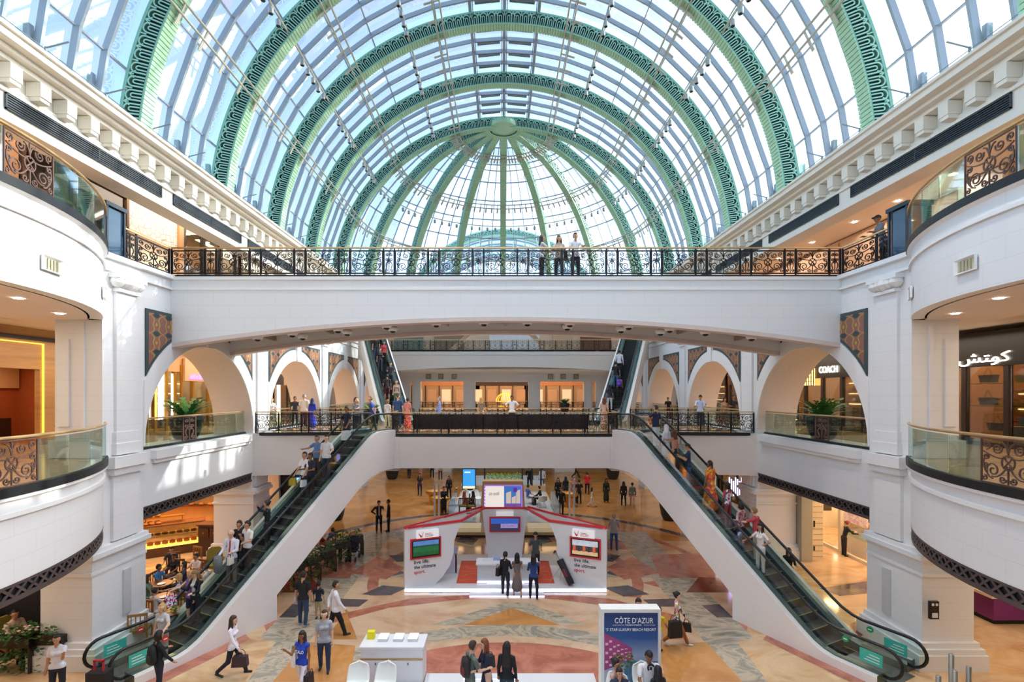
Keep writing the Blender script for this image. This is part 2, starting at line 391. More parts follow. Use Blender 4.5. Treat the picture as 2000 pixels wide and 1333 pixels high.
        for yy in (ya - .03, (ya + yb) / 2, yb): fr.box(s * 11.94, s * 11.98, yy, yy + .03, 14.68, 15.06)
        fr.build('frame', [M('#2f3a42', .5)], t)
        sl = MB()
        for k in range(5): sl.box(s * 11.945, s * 11.97, ya, yb, 14.735 + k * .06, 14.755 + k * .06)
        sl.build('louvres', [M('#36424b', .5)], t)
MARB_GAL = marble('gallery_marble', ['#b08a62', '#d9b68c', '#c9a274'], 0.9, 1.5, rough=0.12)
for s in (-1, 1): side(s)
def bandmat():
    m, N, L, b = new_mat('dark_bronze_lattice_band'); b.inputs['Base Color'].default_value = srgb('#5c504c'); b.inputs['Roughness'].default_value = .5; b.inputs['Metallic'].default_value = .3
    return m
BM = bandmat()
# lattice bands under the first floor fronts
def lattice_band(s, path, zb, zt, label, normal_in=0.0):
    t = thing('lattice_band', label, 'band', (path[0][0], path[0][1], zb), 'dark lattice bands under the first floor')
    P = [(x, y, 0) for x, y in path]
    if s > 0: P = P[::-1]
    b = MB().sweep(P, [(-.03, zb), (-.03, zt), (-.2, zt), (-.2, zb)]); b.build('backing', [BLACK], t)
    f = MB().sweep(P, [(0.02, zb), (0.02, zb + .09), (-.03, zb + .09), (-.03, zb)]).sweep(P, [(0.02, zt - .06), (0.02, zt), (-.03, zt), (-.03, zt - .06)])
    f.sweep(P, [(0.02, zb), (0.02, zb - .01), (-.3, zb - .01), (-.3, zb)])
    # criss-cross bars
    L = 0; pts = [Vector(p) for p in P]; seg = []
    for i in range(len(pts) - 1): seg.append((L, pts[i], pts[i + 1])); L += (pts[i + 1] - pts[i]).length
    def pos(d):
        for a, p, q in reversed(seg):
            if d >= a - 1e-6: k = min(1, (d - a) / (q - p).length); r = p.lerp(q, k); return r, (q - p).normalized()
    d = 0; st = 0.3
    while d + st < L:
        (p0, t0), (p1, t1) = pos(d), pos(d + st); n0 = Vector((t0.y, -t0.x, 0)) * .0
        for (a, za), (c, zc) in (((p0, zb + .07), (p1, zt - .04)), ((p0, zt - .04), (p1, zb + .07))):
            f.beam((a.x, a.y, za), (c.x, c.y, zc), .05, .03, up=(t0.y, -t0.x, 0))
        d += st
    f.build('lattice', [BM], t)
for s in (-1, 1):
    nm = 'left' if s < 0 else 'right'
    lattice_band(s, drum(s, -.02), 3.75, 4.12, 'dark pierced lattice band along the bottom edge of the curved %s first floor balcony' % nm)
    for k, (y0, y1) in enumerate(BAYS):
        lattice_band(s, [(s * 12.02, y0 + .02), (s * 12.02, y1 - .02)], 3.71, 4.12, 'dark lattice lintel over the %s ground opening on the %s, %s' % (['first', 'second', 'third', 'fourth'][k], nm, ['beside the near pier', 'behind the escalator', 'beyond the bridge', 'farthest away'][k]))
# main floor slab
fl = MB().box(-22, 22, -8, 95, -.3, 0); FLOOR = fl
# far end
def farend():
    w = MB(); Y = 53.0
    def X(px): return CX + (px - 979) * Y / F
    ops = [(-9.9, X(805)), (X(821), X(905)), (X(928), X(1032)), (X(1055), X(1141)), (X(1157), 9.9)]
    xs = [-22] + [q for o in ops for q in o] + [22]
    for i in range(0, len(xs), 2):
        w.box(xs[i], xs[i + 1], Y, Y + .8, L1, 9.1)
        if 0 < i < len(xs) - 1: w.box(xs[i] + .15, xs[i + 1] - .15, Y - .1, Y, L1, 9.3)
    w.box(-22, 22, Y, Y + .8, 9.1, 11.0)
    for x in (X(905) / 2 + X(928) / 2, X(1032) / 2 + X(1055) / 2): w.box(x - .9, x + .9, Y - .14, Y, 9.3, 9.42)
    # ground floor piers and first floor slab beyond
    for x in (-12.6, -6.2, 6.2, 12.6):
        w.box(x - .8, x + .8, 50.1, 51.7, 0, 5.2); w.box(x - 1.05, x + 1.05, 49.85, 51.95, 0, .7)
    w.box(-22, 22, 50.3, 80, 5.1, L1 - .01, 1); w.box(-12.2, 12.2, 50.0, 50.3, 4.5, L1, 0)
    w.box(-22, 22, 53.8, 80, 10.6, 10.8, 1); w.box(-22, 22, 51.8, 80, 11.2, L2, 0)
    o = w.build('wall_far', [WHITE, CEIL], origin=(0, 0, 0)); struct(o)
    e = MB().box(-22, 22, 80, 80.3, 0, 12).box(-22, 22, 74, 74.2, 12, 22); o = e.build('wall_end', [SALMON], origin=(0, 0, 0)); struct(o)
    # roof slab round the dome opening
    r = MB(); n = 32
    for i in range(n):
        a0, a1 = PI * i / n, PI * (i + 1) / n
        p0 = (12.3 * math.cos(a0), 35.65 + 12.3 * math.sin(a0)); p1 = (12.3 * math.cos(a1), 35.65 + 12.3 * math.sin(a1))
        for z in (15.7, 16.2): r.quad((p0[0], p0[1], z), (p1[0], p1[1], z), (p1[0], 58, z), (p0[0], 58, z))
        r.quad((p0[0], p0[1], 15.7), (p1[0], p1[1], 15.7), (p1[0], p1[1], 16.3), (p0[0], p0[1], 16.3))
    o = r.build('ceiling_far', [WHITE], origin=(0, 0, 0)); struct(o)
    e = MB().box(-22, 22, -8.4, -8.2, 0, 16.2); o = e.build('wall_near', [WHITE], origin=(0, 0, 0)); struct(o)
farend()
def far_upper():
    w = MB().box(-22, 22, 60, 60.2, L2, 15.6); o = w.build('wall_far_upper', [M('#c9b49c', .6, noise=.05)], origin=(0, 0, 0)); struct(o)
    for i, (x0, x1, c, lb) in enumerate(((-13, -9.5, '#6f8076', 'grey green glazed bay at the left of the far second floor wall'), (-8.2, -4.6, '#8d7a66', 'brown bay left of the middle of the far second floor wall'), (-1.6, 4.4, '#d9dcdc', 'pale curved screen in the middle of the far second floor wall'), (6.0, 8.4, '#b9a184', 'tan bay right of the middle of the far second floor wall'), (9.3, 13, '#6a4a38', 'dark brown bay at the right of the far second floor wall'))):
        tag(MB().box(x0, x1, 59.7, 60, L2, 15.0).build('wall_bay', [M(c, .4, noise=.12, scale=2)]), lb, 'wall panel')
    for i, x in enumerate((-5.6, 5.0)):
        t = thing('distant_escalator', 'slanting beige escalator side seen far behind the second floor railing, %s' % ('left' if i == 0 else 'right'), 'escalator', (x, 58, L2)); MB().beam((x - 1.8 * (1 if i else -1), 58, 14.8), (x + 1.2 * (1 if i else -1), 58, L2), .3, .5, up=(0, 0, 1)).build('side', [M('#d8c4a8', .5)], t)
far_upper()
# ---------------------------------------------------------------- the glass vault
VC, RO, RI = 15.26, 12.27, 11.55
RIBW, PITCH, RIB0 = 0.46, 4.93, 15.9
TH = math.radians(85.5)
def rib_patterns():
    # one cell 0.87 m long, drawn as strips in (along, radial) coordinates; radial 0 = outer edge
    W = 0.87; S = []
    def arc(cx, cy, r, a0=180, a1=360, n=8): return [(cx + r * math.cos(math.radians(a0 + (a1 - a0) * i / n)), cy + r * math.sin(math.radians(a0 + (a1 - a0) * i / n))) for i in range(n + 1)]
    D = RO - RI
    for c in (W * .25, W * .75):
        a = arc(c, .28, .155); S.append((a + [(c + .155, D - .08)], .046)); S.append(([(c - .155, .28), (c - .155, D - .08)], .046))
        b = arc(c, .34, .058, n=6); S.append(([(c - .058, D - .08)] + b + [(c + .058, D - .08)], .04))
    S.append(([(W * .5, .10), (W * .5, .30)], .04))
    for c in (0, W):
        S.append(([(c - .0, .11), (c + (.12 if c == 0 else -.12), .30)], .036))
    S.append(([(0, .10), (0, .26)], .036))
    return W, S
RW, RS = rib_patterns()
def make_rib(place, th0, th1, fine=True):
    # place(theta, r, w) -> point; returns builders for frame, lattice, shade web, underside
    arcl = (th1 - th0) * (RO + RI) / 2; n = max(4, round(arcl / RW)); dth = (th1 - th0) / n
    fr, la, we, un = MB(), MB(), MB(), MB(); h = RIBW / 2
    def ring(mb, r0, r1, w0, w1, m=0, k=2):
        for i in range(n * k):
            a, b = th0 + dth / k * i, th0 + dth / k * (i + 1)
            A = [place(a, r0, w0), place(a, r1, w0), place(a, r1, w1), place(a, r0, w1)]; B = [place(b, r0, w0), place(b, r1, w0), place(b, r1, w1), place(b, r0, w1)]
            mb.add(A + B, [(0, 1, 5, 4), (1, 2, 6, 5), (2, 3, 7, 6), (3, 0, 4, 7)], m)
    ring(fr, RO - .10, RO, -h, h); ring(fr, RI, RI + .07, -h, h)
    ring(we, RI + .2, RO - .05, -.03, .03)  # dark sheet painted for the shade seen inside the open rib
    # ribbed underside: closely set cross strips
    N = n * 6
    for i in range(N):
        a = th0 + (th1 - th0) * i / N; b = th0 + (th1 - th0) * (i + .82) / N
        A = [place(a, RI - .035, -h - .03), place(b, RI - .035, -h - .03), place(b, RI - .035, h + .03), place(a, RI - .035, h + .03)]
        B = [place(a, RI, -h - .03), place(b, RI, -h - .03), place(b, RI, h + .03), place(a, RI, h + .03)]
        un.add(A + B, [(0, 1, 2, 3), (0, 4, 5, 1), (1, 5, 6, 2), (2, 6, 7, 3), (3, 7, 4, 0)])
    for sd in (-1, 1):
        for i in range(n):
            t0 = th0 + dth * i
            for pts, w in RS:
                P = [Vector((x, y, 0)) for x, y in pts]; k = len(P); L, R = [], []
                for j in range(k):
                    t = (P[min(j + 1, k - 1)] - P[max(j - 1, 0)]).normalized(); nn = Vector((-t.y, t.x, 0)) * (w / 2)
                    L.append(P[j] + nn); R.append(P[j] - nn)
                vs = []
                for j in range(k):
                    for q in (L[j], R[j]): vs.append(place(t0 + q.x / RW * dth, RO - q.y, sd * (h - .005)))
                    for q in (L[j], R[j]): vs.append(place(t0 + q.x / RW * dth, RO - q.y, sd * (h - .03)))
                fs = []
                for j in range(k - 1):
                    o = j * 4; fs += [(o, o + 4, o + 5, o + 1), (o, o + 2, o + 6, o + 4), (o + 1, o + 5, o + 7, o + 3)]
                la.add(vs, fs)
    return fr, la, we, un
def rib_thing(place, th0, th1, label, loc, group):
    t = thing('rib_arch', label, 'steel arch', loc, group)
    fr, la, we, un = make_rib(place, th0, th1)
    fr.build('flange', [GRNF], t, fix=False); la.build('lattice', [GRN], t, fix=False); we.build('web', [GRND], t, fix=False); un.build('underside', [GRNU], t, fix=False)
    return t
def barrel(Y):
    return lambda th, r, w: (r * math.sin(th), Y + w, VC + r * math.cos(th))
def dome(phi, Yc=35.65):
    sp, cp = math.sin(phi), math.cos(phi)
    return lambda th, r, w: (r * math.sin(th) * sp + w * cp, Yc + r * math.sin(th) * cp - w * sp, VC + r * math.cos(th))
RIBY = [RIB0 + PITCH * k for k in range(-4, 5)]
proto = rib_thing(barrel(0), -TH, TH, 'x', (0, 0, 0), 'green openwork arches of the vault')
proto.location = (0, RIBY[-1], 0)
rl = {-1: 'openwork green steel arch cut off by the top right corner of the picture', 0: 'openwork green steel arch nearest the camera, its feet on both cornices', 1: 'openwork green steel arch, second to stand on both cornices in front of the bridge railing',
      2: 'openwork green steel arch crossing the top middle of the vault', 3: 'openwork green steel arch, middle of the three that show whole', 4: 'openwork green steel arch where the vault meets the ribbed half dome'}
proto['label'] = rl[4]
for k in range(-4, 4):
    copy_tree(proto, loc=(0, RIB0 + PITCH * k, 0), label=rl.get(k, 'openwork green steel arch over the camera'))
dl = {-3: 'first rib from the left arch of the half dome', -2: 'second rib from the left arch of the half dome', -1: 'rib just left of the upright middle rib of the half dome', 0: 'upright middle rib of the half dome',
      1: 'rib just right of the upright middle rib of the half dome', 2: 'second rib from the right arch of the half dome', 3: 'first rib from the right arch of the half dome'}
dp = rib_thing(dome(0, 0), 0.09, TH, 'x', (0, 0, 0), 'green ribs of the half dome')
dp.location = (0, 35.65, 0); dp['label'] = 'green openwork steel ' + dl[0]
for j in (-3, -2, -1, 1, 2, 3):
    copy_tree(dp, loc=(0, 35.65, 0), rotz=-j * PI / 8, label='green openwork steel ' + dl[j])
hub = MB().lathe([(0, 0), (.6, 0), (.95, .08), (.95, .4), (0, .4)], (0, 35.8, VC + RI - .04), 24)
tag(hub.build('rib_hub', [GRNU]), 'green steel crown plate where all dome ribs meet', 'hub')
# far arch beyond the dome
ft = copy_tree(proto, loc=(0, 60, 0), label='far green openwork arch with radiating fan seen low behind the dome glass')
fan = MB()
for i in range(25):
    a = -TH + 2 * TH * i / 24
    fan.beam((RI * math.sin(a), 60.3, VC + RI * math.cos(a)), (5 * math.sin(a), 60.3, VC + 5 * math.cos(a)), .12, .12, up=(0, 1, 0))
ft['_o'] = (0, 60, 0); ft['group'] = 'far vault arches'
f2 = fan.build('fan', [GRN], ft)

# glazing: each bay of the vault is a window with its frame
PUR = [math.radians(a) for a in (-85, -76.5, -64.5, -56.5, -48.5, -40.5, -32.5, -24.5, -16.5, -8.2, 0, 8.2, 16.5, 24.5, 32.5, 40.5, 48.5, 56.5, 64.5, 76.5, 85)]
RG = RO + .16
def bay_meshes(ya, yb, kmul=5):
    g, f = MB(), MB()
    for i in range(len(PUR) - 1):
        a, b = PUR[i], PUR[i + 1]
        p = lambda th, y: (RG * math.sin(th), y, VC + RG * math.cos(th))
        g.quad(p(a, ya), p(b, ya), p(b, yb), p(a, yb))
    for k in range(1, kmul):
        y = ya + (yb - ya) * k / kmul
        for i in range(len(PUR) - 1):
            a, b = PUR[i], PUR[i + 1]; r = RG - .1
            f.beam((r * math.sin(a), y, VC + r * math.cos(a)), (r * math.sin(b), y, VC + r * math.cos(b)), .09, .2, up=(math.sin((a + b) / 2), 0, math.cos((a + b) / 2)))
    for a in PUR:
        r = RG - .05; w = .16 if abs(a) < .16 else .05
        f.beam((r * math.sin(a), ya, VC + r * math.cos(a)), (r * math.sin(a), yb, VC + r * math.cos(a)), w, .1, up=(math.sin(a), 0, math.cos(a)))
    return g, f
n = 1; first = None
def window(n, g, f):
    w = g.build('window_%d' % n, [RGLASS], origin=(0, 0, 0), fix=False); struct(w)
    return w
g, f = bay_meshes(0, PITCH)
gm_ = g.mesh('roof_glazing', [RGLASS], fix=False); fm_ = f.mesh('glazing_bars', [GREY])
# roof vent rows by the crown of each bay
vm = MB()
for sx in (-1, 1):
    for k in range(5):
        y = PITCH * (k + .5) / 5
        r = RG - .22; th = sx * math.radians(4.1)
        vm.beam((r * math.sin(0.02 * sx), y - .42, VC + r), (r * math.sin(2 * th - .02 * sx), y - .42, VC + r * math.cos(2 * th)), .14, .1)
        for q in (.15, 1.85): vm.tube([(r * math.sin(th * q), y - .42, VC + r * math.cos(th * q) - .1), (r * math.sin(th * q), y + .5, VC + r * math.cos(th * q) - .12)], .022, 6)
vm_ = vm.mesh('vent_rods', [M('#7d8587', .4, .4)])
for k in range(-5, 4):
    y = RIB0 + PITCH * k
    w = bpy.data.objects.new('window_%d' % n, gm_); COL.objects.link(w); w.location = (0, y, 0); struct(w); w['_o'] = (0, y, 0)
    q = bpy.data.objects.new('glazing_bars', fm_); COL.objects.link(q); q.parent = w
    q = bpy.data.objects.new('vent_rods', vm_); COL.objects.link(q); q.parent = w
    n += 1
for k in range(3):
    w = bpy.data.objects.new('window_%d' % n, gm_); COL.objects.link(w); w.location = (0, 60 + PITCH * k, 0); struct(w)
    q = bpy.data.objects.new('glazing_bars', fm_); COL.objects.link(q); q.parent = w
    n += 1
# dome glazing in eight gores
PD = [math.radians(a) for a in (6, 16.5, 24.5, 32.5, 40.5, 48.5, 56.5, 64.5, 76.5, 85)]
for j in range(8):
    ph0 = -PI / 2 + PI / 8 * j; g, f = MB(), MB(); S = 4
    for k in range(S):
        pa, pb = ph0 + PI / 8 * k / S, ph0 + PI / 8 * (k + 1) / S
        for i in range(len(PD) - 1):
            A, B = PD[i], PD[i + 1]
            g.quad(dome(pa)(A, RG, 0), dome(pb)(A, RG, 0), dome(pb)(B, RG, 0), dome(pa)(B, RG, 0))
            if k: f.beam(dome(pa)(A, RG - .06, 0), dome(pa)(B, RG - .06, 0), .05, .1, up=Vector(dome(pa)(A, 1, 0)) - Vector((0, 35.65, VC)))
        for A in PD: f.beam(dome(pa)(A, RG - .05, 0), dome(pb)(A, RG - .05, 0), .06, .08)
    w = g.build('window_%d' % n, [RGLASS], origin=(0, 0, 0), fix=False); struct(w); n += 1
    f.build('glazing_bars', [GREY], w)
# long tube trusses, running along the vault and round the dome
def truss(deg, rails, r, label, rungs, pts_fn, name='tube_truss'):
    t = thing(name, label, 'roof truss', (0, 0, 0), 'tube trusses along the vault')
    a = MB()
    for dr, dt in rails: a.tube([pts_fn(s_, r + dr, dt) for s_ in rungs], .045, 6)
    a.build('tubes', [SILV], t, smooth=True)
    for s_ in rungs:
        c = [Vector(pts_fn(s_, r + dr, dt)) for dr, dt in rails]
        MB().beam(c[0], c[1] + (c[1] - c[0]) * .1, .06, .05).beam(c[1], c[1] + (c[1] - c[0]) * 1.2, .12, .03).build('bracket', [SILV], t, fix=False)
def path_fn(deg):
    a = math.radians(deg)
    def fn(s_, r, dt):
        th = a + dt / r * (1 if a > 0 else -1)
        return (r * math.sin(th), s_, VC + r * math.cos(th))
    return fn
def ring_fn(deg):
    a = math.radians(deg)
    def fn(s_, r, dt): return dome(s_)(a + dt / r, r, 0)
    return fn
tn = {16.5: 'beside the crown', 40.5: 'halfway up', 64.5: 'low above the cornice'}
ys = [-8.75 + PITCH / 4 * k for k in range(0, 37)]
ys = [y for y in ys if y <= 35.66]
for dg in (16.5, 40.5, 64.5):
    for sg in (-1, 1):
        truss(sg * dg, [(-.02, -.17), (-.02, .17)], RI - .12, 'paired pale tubes running along the vault %s on the %s' % (tn[dg], 'left' if sg < 0 else 'right'), ys, path_fn(sg * dg))
for dg in (16.5, 40.5, 64.5):
    truss(dg, [(-.02, -.17), (-.02, .17)], RI - .12, 'pale ring of paired tubes round the half dome, %s' % {16.5: 'smallest, near its crown', 40.5: 'middle one of three', 64.5: 'lowest, behind the bridge railing'}[dg], [-PI / 2 + PI * k / 48 for k in range(49)], ring_fn(dg))
# lighting rails with spotlights
sp = thing('spotlight', 'x', 'spotlight', (0, 0, 0)); sp.scale = (.8, .8, .8)
MB().lathe([(0, 0), (.11, 0), (.13, .04), (.13, .28), (.08, .33), (0, .33)], (0, 0, -.5), 12).build('lamp_housing', [M('#b9bdbd', .4, .5)], sp, smooth=True)
MB().lathe([(0, 0), (.1, 0), (.1, .01), (0, .01)], (0, 0, -.512), 12).build('lens', [BLACK], sp)
MB().beam((0, 0, -.18), (0, 0, .02), .03, .03).build('bracket', [SILV], sp)
used = False
for dg in (24.5, 50.0):
    for sg in (-1, 1):
        fn = path_fn(sg * dg); r = RI + .15
        a = MB().tube([fn(y, r, 0) for y in (-8, 36)], .05, 6)
        sdn = '%s lighting rail on the %s' % ('upper' if dg < 30 else 'lower', 'left' if sg < 0 else 'right')
        tag(a.build('lighting_rail', [SILV]), 'thin pale tube carrying spotlights, %s of the vault' % sdn, 'rail')
        for k in range(-2, 4):
            for j in range(5):
                y = RIB0 + PITCH * (k + .25 + j * .13)
                if y > 35 or y < 9: continue
                p = fn(y, r, 0)
                if not used: sp.location = p; o = sp; used = True
                else: o = copy_tree(sp, loc=p)
                o['label'] = 'grey spotlight hung under the %s' % sdn; o['group'] = 'spotlights under the ' + sdn
    fn = ring_fn(dg)
    a = MB().tube([fn(-PI / 2 + PI * k / 48, r, 0) for k in range(49)], .04, 6)
    tag(a.build('lighting_ring', [SILV]), 'thin pale ring carrying spotlights round the %s half dome' % ('upper' if dg < 30 else 'lower'), 'rail')
    if dg > 30:
        for k in range(8):
            for j in range(4):
                p = fn(-PI / 2 + PI / 8 * (k + .2 + .2 * j), r, 0)
                o = copy_tree(sp, loc=p); o['label'] = 'small grey spotlight under the ring of the half dome'; o['group'] = 'spotlights round the half dome'
# low service rail and gutter between cornice and glass
for sg in (-1, 1):
    b = MB().box(sg * 12.2, sg * 12.45, -8.75, 35.65, 16.2, 16.42)
    struct(b.build('trim_gutter_' + ('left' if sg < 0 else 'right'), [M('#a8b2b6', .5)], origin=(0, 0, 0)))
    t = thing('service_rail', 'low grey cable rail on top of the %s cornice' % ('left' if sg < 0 else 'right'), 'rail', (sg * 11.9, 10, 16.2))
    w = MB()
    for z in (16.4, 16.55, 16.75): w.tube([(sg * 11.9, -8, z), (sg * 11.9, 36, z)], .014, 5)
    w.build('cable', [M('#8d9698', .4, .4)], t)
    y = 3.0
    while y < 35:
        p = MB().box(sg * 11.88, sg * 11.92, y - .03, y + .03, 16.2, 16.82).beam((sg * 11.9, y, 16.8), (sg * 11.3, y, 16.95), .03, .03).beam((sg * 12.35, y, 16.3), (sg * 12.35, y, 17.4), .16, .14, up=(0, 1, 0))
        p.build('post', [M('#8d9698', .4, .4)], t); y += PITCH / 5 * 2
# ---------------------------------------------------------------- wrought iron railings
def spiral(cx, cy, r0, a0, turns, n=14, sg=1):
    out = []
    for i in range(n + 1):
        t = i / n; r = r0 * (1 - .82 * t); a = a0 + sg * turns * 2 * PI * t
        out.append((cx + r * math.cos(a), cy + r * math.sin(a)))
    return out
def bez(p0, p1, p2, n=7):
    return [((1 - t) ** 2 * p0[0] + 2 * t * (1 - t) * p1[0] + t * t * p2[0], (1 - t) ** 2 * p0[1] + 2 * t * (1 - t) * p1[1] + t * t * p2[1]) for t in [i / n for i in range(n + 1)]]
def scroll_wide(w, h):
    P = []
    for sx in (-1, 1):
        P.append([(sx * a, b) for a, b in bez((0.02, h * .42), (w * .16, h * .1), (w * .30, h * .16))])
        P.append([(sx * (w * .28 + a), h * .30 + b) for a, b in spiral(0, 0, .155, -PI / 2, 1.6, 18)])
        P.append([(sx * a, b) for a, b in bez((w * .28 + .13, h * .22), (w * .5, h * .42), (w * .44, h * .55))])
        P.append([(sx * a, b) for a, b in bez((.05, h * .6), (w * .22, h * .55), (w * .46, h * .72))])
        P.append([(sx * (w * .20 + a), h * .80 + b) for a, b in spiral(0, 0, .105, PI * .9, 1.5, 14)])
        P.append([(sx * (w * .40 + a), h * .86 + b) for a, b in spiral(0, 0, .085, -PI * .5, 1.4, 12, -1)])
        P.append([(sx * (w * .41 + a), h * .60 + b) for a, b in spiral(0, 0, .07, PI * .5, 1.4, 12)])
        P.append([(sx * (w * .10 + a), h * .12 + b) for a, b in spiral(0, 0, .075, PI, 1.3, 12)])
        P.append([(sx * (w * .44 + a), h * .10 + b) for a, b in spiral(0, 0, .06, PI * .5, 1.2, 10)])
        P.append([(sx * (w * .42 + a), h * .40 + b) for a, b in spiral(0, 0, .055, -PI * .5, 1.2, 10, -1)])
        P.append([(sx * a, b) for a, b in bez((.0, h * .72), (w * .05, h * .95), (w * .12, h * .93))])
    c = [(.13 * math.cos(2 * PI * i / 14), h * .5 + .13 * math.sin(2 * PI * i / 14)) for i in range(15)]; P.append(c)
    P.append([(-.09, h * .5 - .09), (.09, h * .5 + .09)]); P.append([(.09, h * .5 - .09), (-.09, h * .5 + .09)])
    P.append([(0, h * .62), (0, h * .97)]); P.append([(0, h * .02), (0, h * .38)])
    return P
def scroll_narrow(w, h):
    P = []
    for sx in (-1, 1):
        P.append([(sx * (w * .24 + a), h * .84 + b) for a, b in spiral(0, 0, .06, PI * .5, 1.3, 12)])
        P.append([(sx * (w * .22 + a), h * .62 + b) for a, b in spiral(0, 0, .065, PI * .8, 1.4, 12)])
        P.append([(sx * a, b) for a, b in bez((w * .05, h * .56), (w * .5, h * .42), (w * .2, h * .2))])
        P.append([(sx * (w * .24 + a), h * .12 + b) for a, b in spiral(0, 0, .06, -PI * .5, 1.3, 12)])
    P.append([(0, .02), (0, h * .98)]); P.append([(-.05, h * .5), (0, h * .56), (.05, h * .5), (0, h * .42), (-.05, h * .5)])
    return P
def scroll_mesh(P, w, h, r, mat, name):
    b = MB()
    for pl in P: b.tube([(x, 0, z) for x, z in pl], r, 4, cap=False, flat=1.0)
    for x in (-w / 2, w / 2): b.box(x - .012, x + .012, -.015, .015, 0, h)
    for z in (0, h): b.box(-w / 2, w / 2, -.015, .015, z - .012, z + .012)
    return b.mesh(name, [mat])
PH = .80
PW, PN = 1.12, .34
pm = {}
for key, mat, r in (('i', IRON, .0165), ('b', IRONW, .0165)):
    pm[key, 'w'] = scroll_mesh(scroll_wide(PW, PH), PW, PH, r, mat, 'wide_scroll_panel')
    pm[key, 'n'] = scroll_mesh(scroll_narrow(PN, PH), PN, PH, r, mat, 'narrow_scroll_panel')
def child(name, me, parent, loc, rz=0, sx=1, sz=1):
    o = bpy.data.objects.new(name, me); COL.objects.link(o); o.parent = parent
    o.location = Vector(loc) - Vector(parent['_o']); o.rotation_euler = (0, 0, rz); o.scale = (sx, 1, sz); return o
postm = {}
def post_mesh(h, w, mat):
    k = (round(h, 3), w, mat.name)
    if k not in postm: postm[k] = MB().box(-w / 2, w / 2, -w / 2, w / 2, 0, h).mesh('rail_post', [mat])
    return postm[k]
def iron_rail(a, b, z, label, pattern='wn', key='i', rail_z=1.04, base=.12, group='wrought iron railings', hand=BRASS):
    # straight run from a to b (x, y) on level z
    a = Vector((a[0], a[1], 0)); b = Vector((b[0], b[1], 0)); d = b - a; L = d.length; u = d / L; rz = math.atan2(u.y, u.x)
    t = thing('railing', label, 'railing', (a.x, a.y, z), group); mat = IRON if key == 'i' else IRONW
    unit = sum({'w': PW + .07, 'n': PN + .05}[c] for c in pattern); n = max(1, round(L / unit)); k = L / (n * unit)
    ph = rail_z - base - .14
    s_ = 0; post = post_mesh(rail_z - .03, .045, mat)
    for i in range(n):
        for c in pattern:
            w = {'w': PW, 'n': PN}[c]; g = {'w': .07, 'n': .05}[c]
            child('post', post, t, (a.x + u.x * s_, a.y + u.y * s_, z), rz)
            m = s_ + (g + w) * k / 2
            child('wide_scroll_panel' if c == 'w' else 'narrow_scroll_panel', pm[key, c], t, (a.x + u.x * m, a.y + u.y * m, z + base + .02), rz, k * .99, ph / PH)
            s_ += (w + g) * k
    child('post', post, t, (b.x, b.y, z), rz)
    A = (a.x, a.y, z); B = (b.x, b.y, z)
    up = Vector((0, 0, 1))
    MB().beam(Vector(A) + up * rail_z, Vector(B) + up * rail_z, .075, .045).build('handrail', [hand], t)
    MB().beam(Vector(A) + up * (base + .0), Vector(B) + up * base, .05, .03).beam(Vector(A) + up * (rail_z - .1), Vector(B) + up * (rail_z - .1), .04, .025).build('rail_bar', [mat], t)
    MB().beam(Vector(A) + up * -.02, Vector(B) + up * -.02, .1, .16).build('plinth', [BLACK], t)
    return t
def glass_rail(pts, z, label, iron=(), rail_z=1.03, kerb=(.02, .22), group='glass railings', step=None, key='b', fine=None):
    # pts: list of (x, y); each gap is one pane; indices in iron get a scroll panel instead
    t = thing('glass_railing', label, 'railing', (pts[0][0], pts[0][1], z), group)
    P = [(x, y, z) for x, y in pts]
    fine = fine or pts; hm = MB().tube([(x, y, z + rail_z) for x, y in fine], .035, 8); hm.build('handrail', [BRASS], t, smooth=True)
    k = MB()
    k.sweep([(x, y, 0) for x, y in fine], [(-.06, z - .12), (.06, z - .12), (.06, z + .06), (-.06, z + .06)])
    k.build('kerb', [BLACK], t)
    for i in range(len(P) - 1):
        A, B = Vector(P[i]), Vector(P[i + 1]); d = (B - A).normalized(); m = (A + B) / 2
        if i in iron:
            w = (B - A).length
            child('wide_scroll_panel' if w > .8 else 'narrow_scroll_panel', pm[key, 'w' if w > .8 else 'n'], t, m + Vector((0, 0, .08)), math.atan2(d.y, d.x), w / (PW if w > .8 else PN) * .98, (rail_z - .14) / PH)
        else:
            g = MB().beam(A + d * .015 + Vector((0, 0, .5)), B - d * .015 + Vector((0, 0, .5)), .018, .92)
            g.build('glass_pane', [PGLASS], t)
    return t
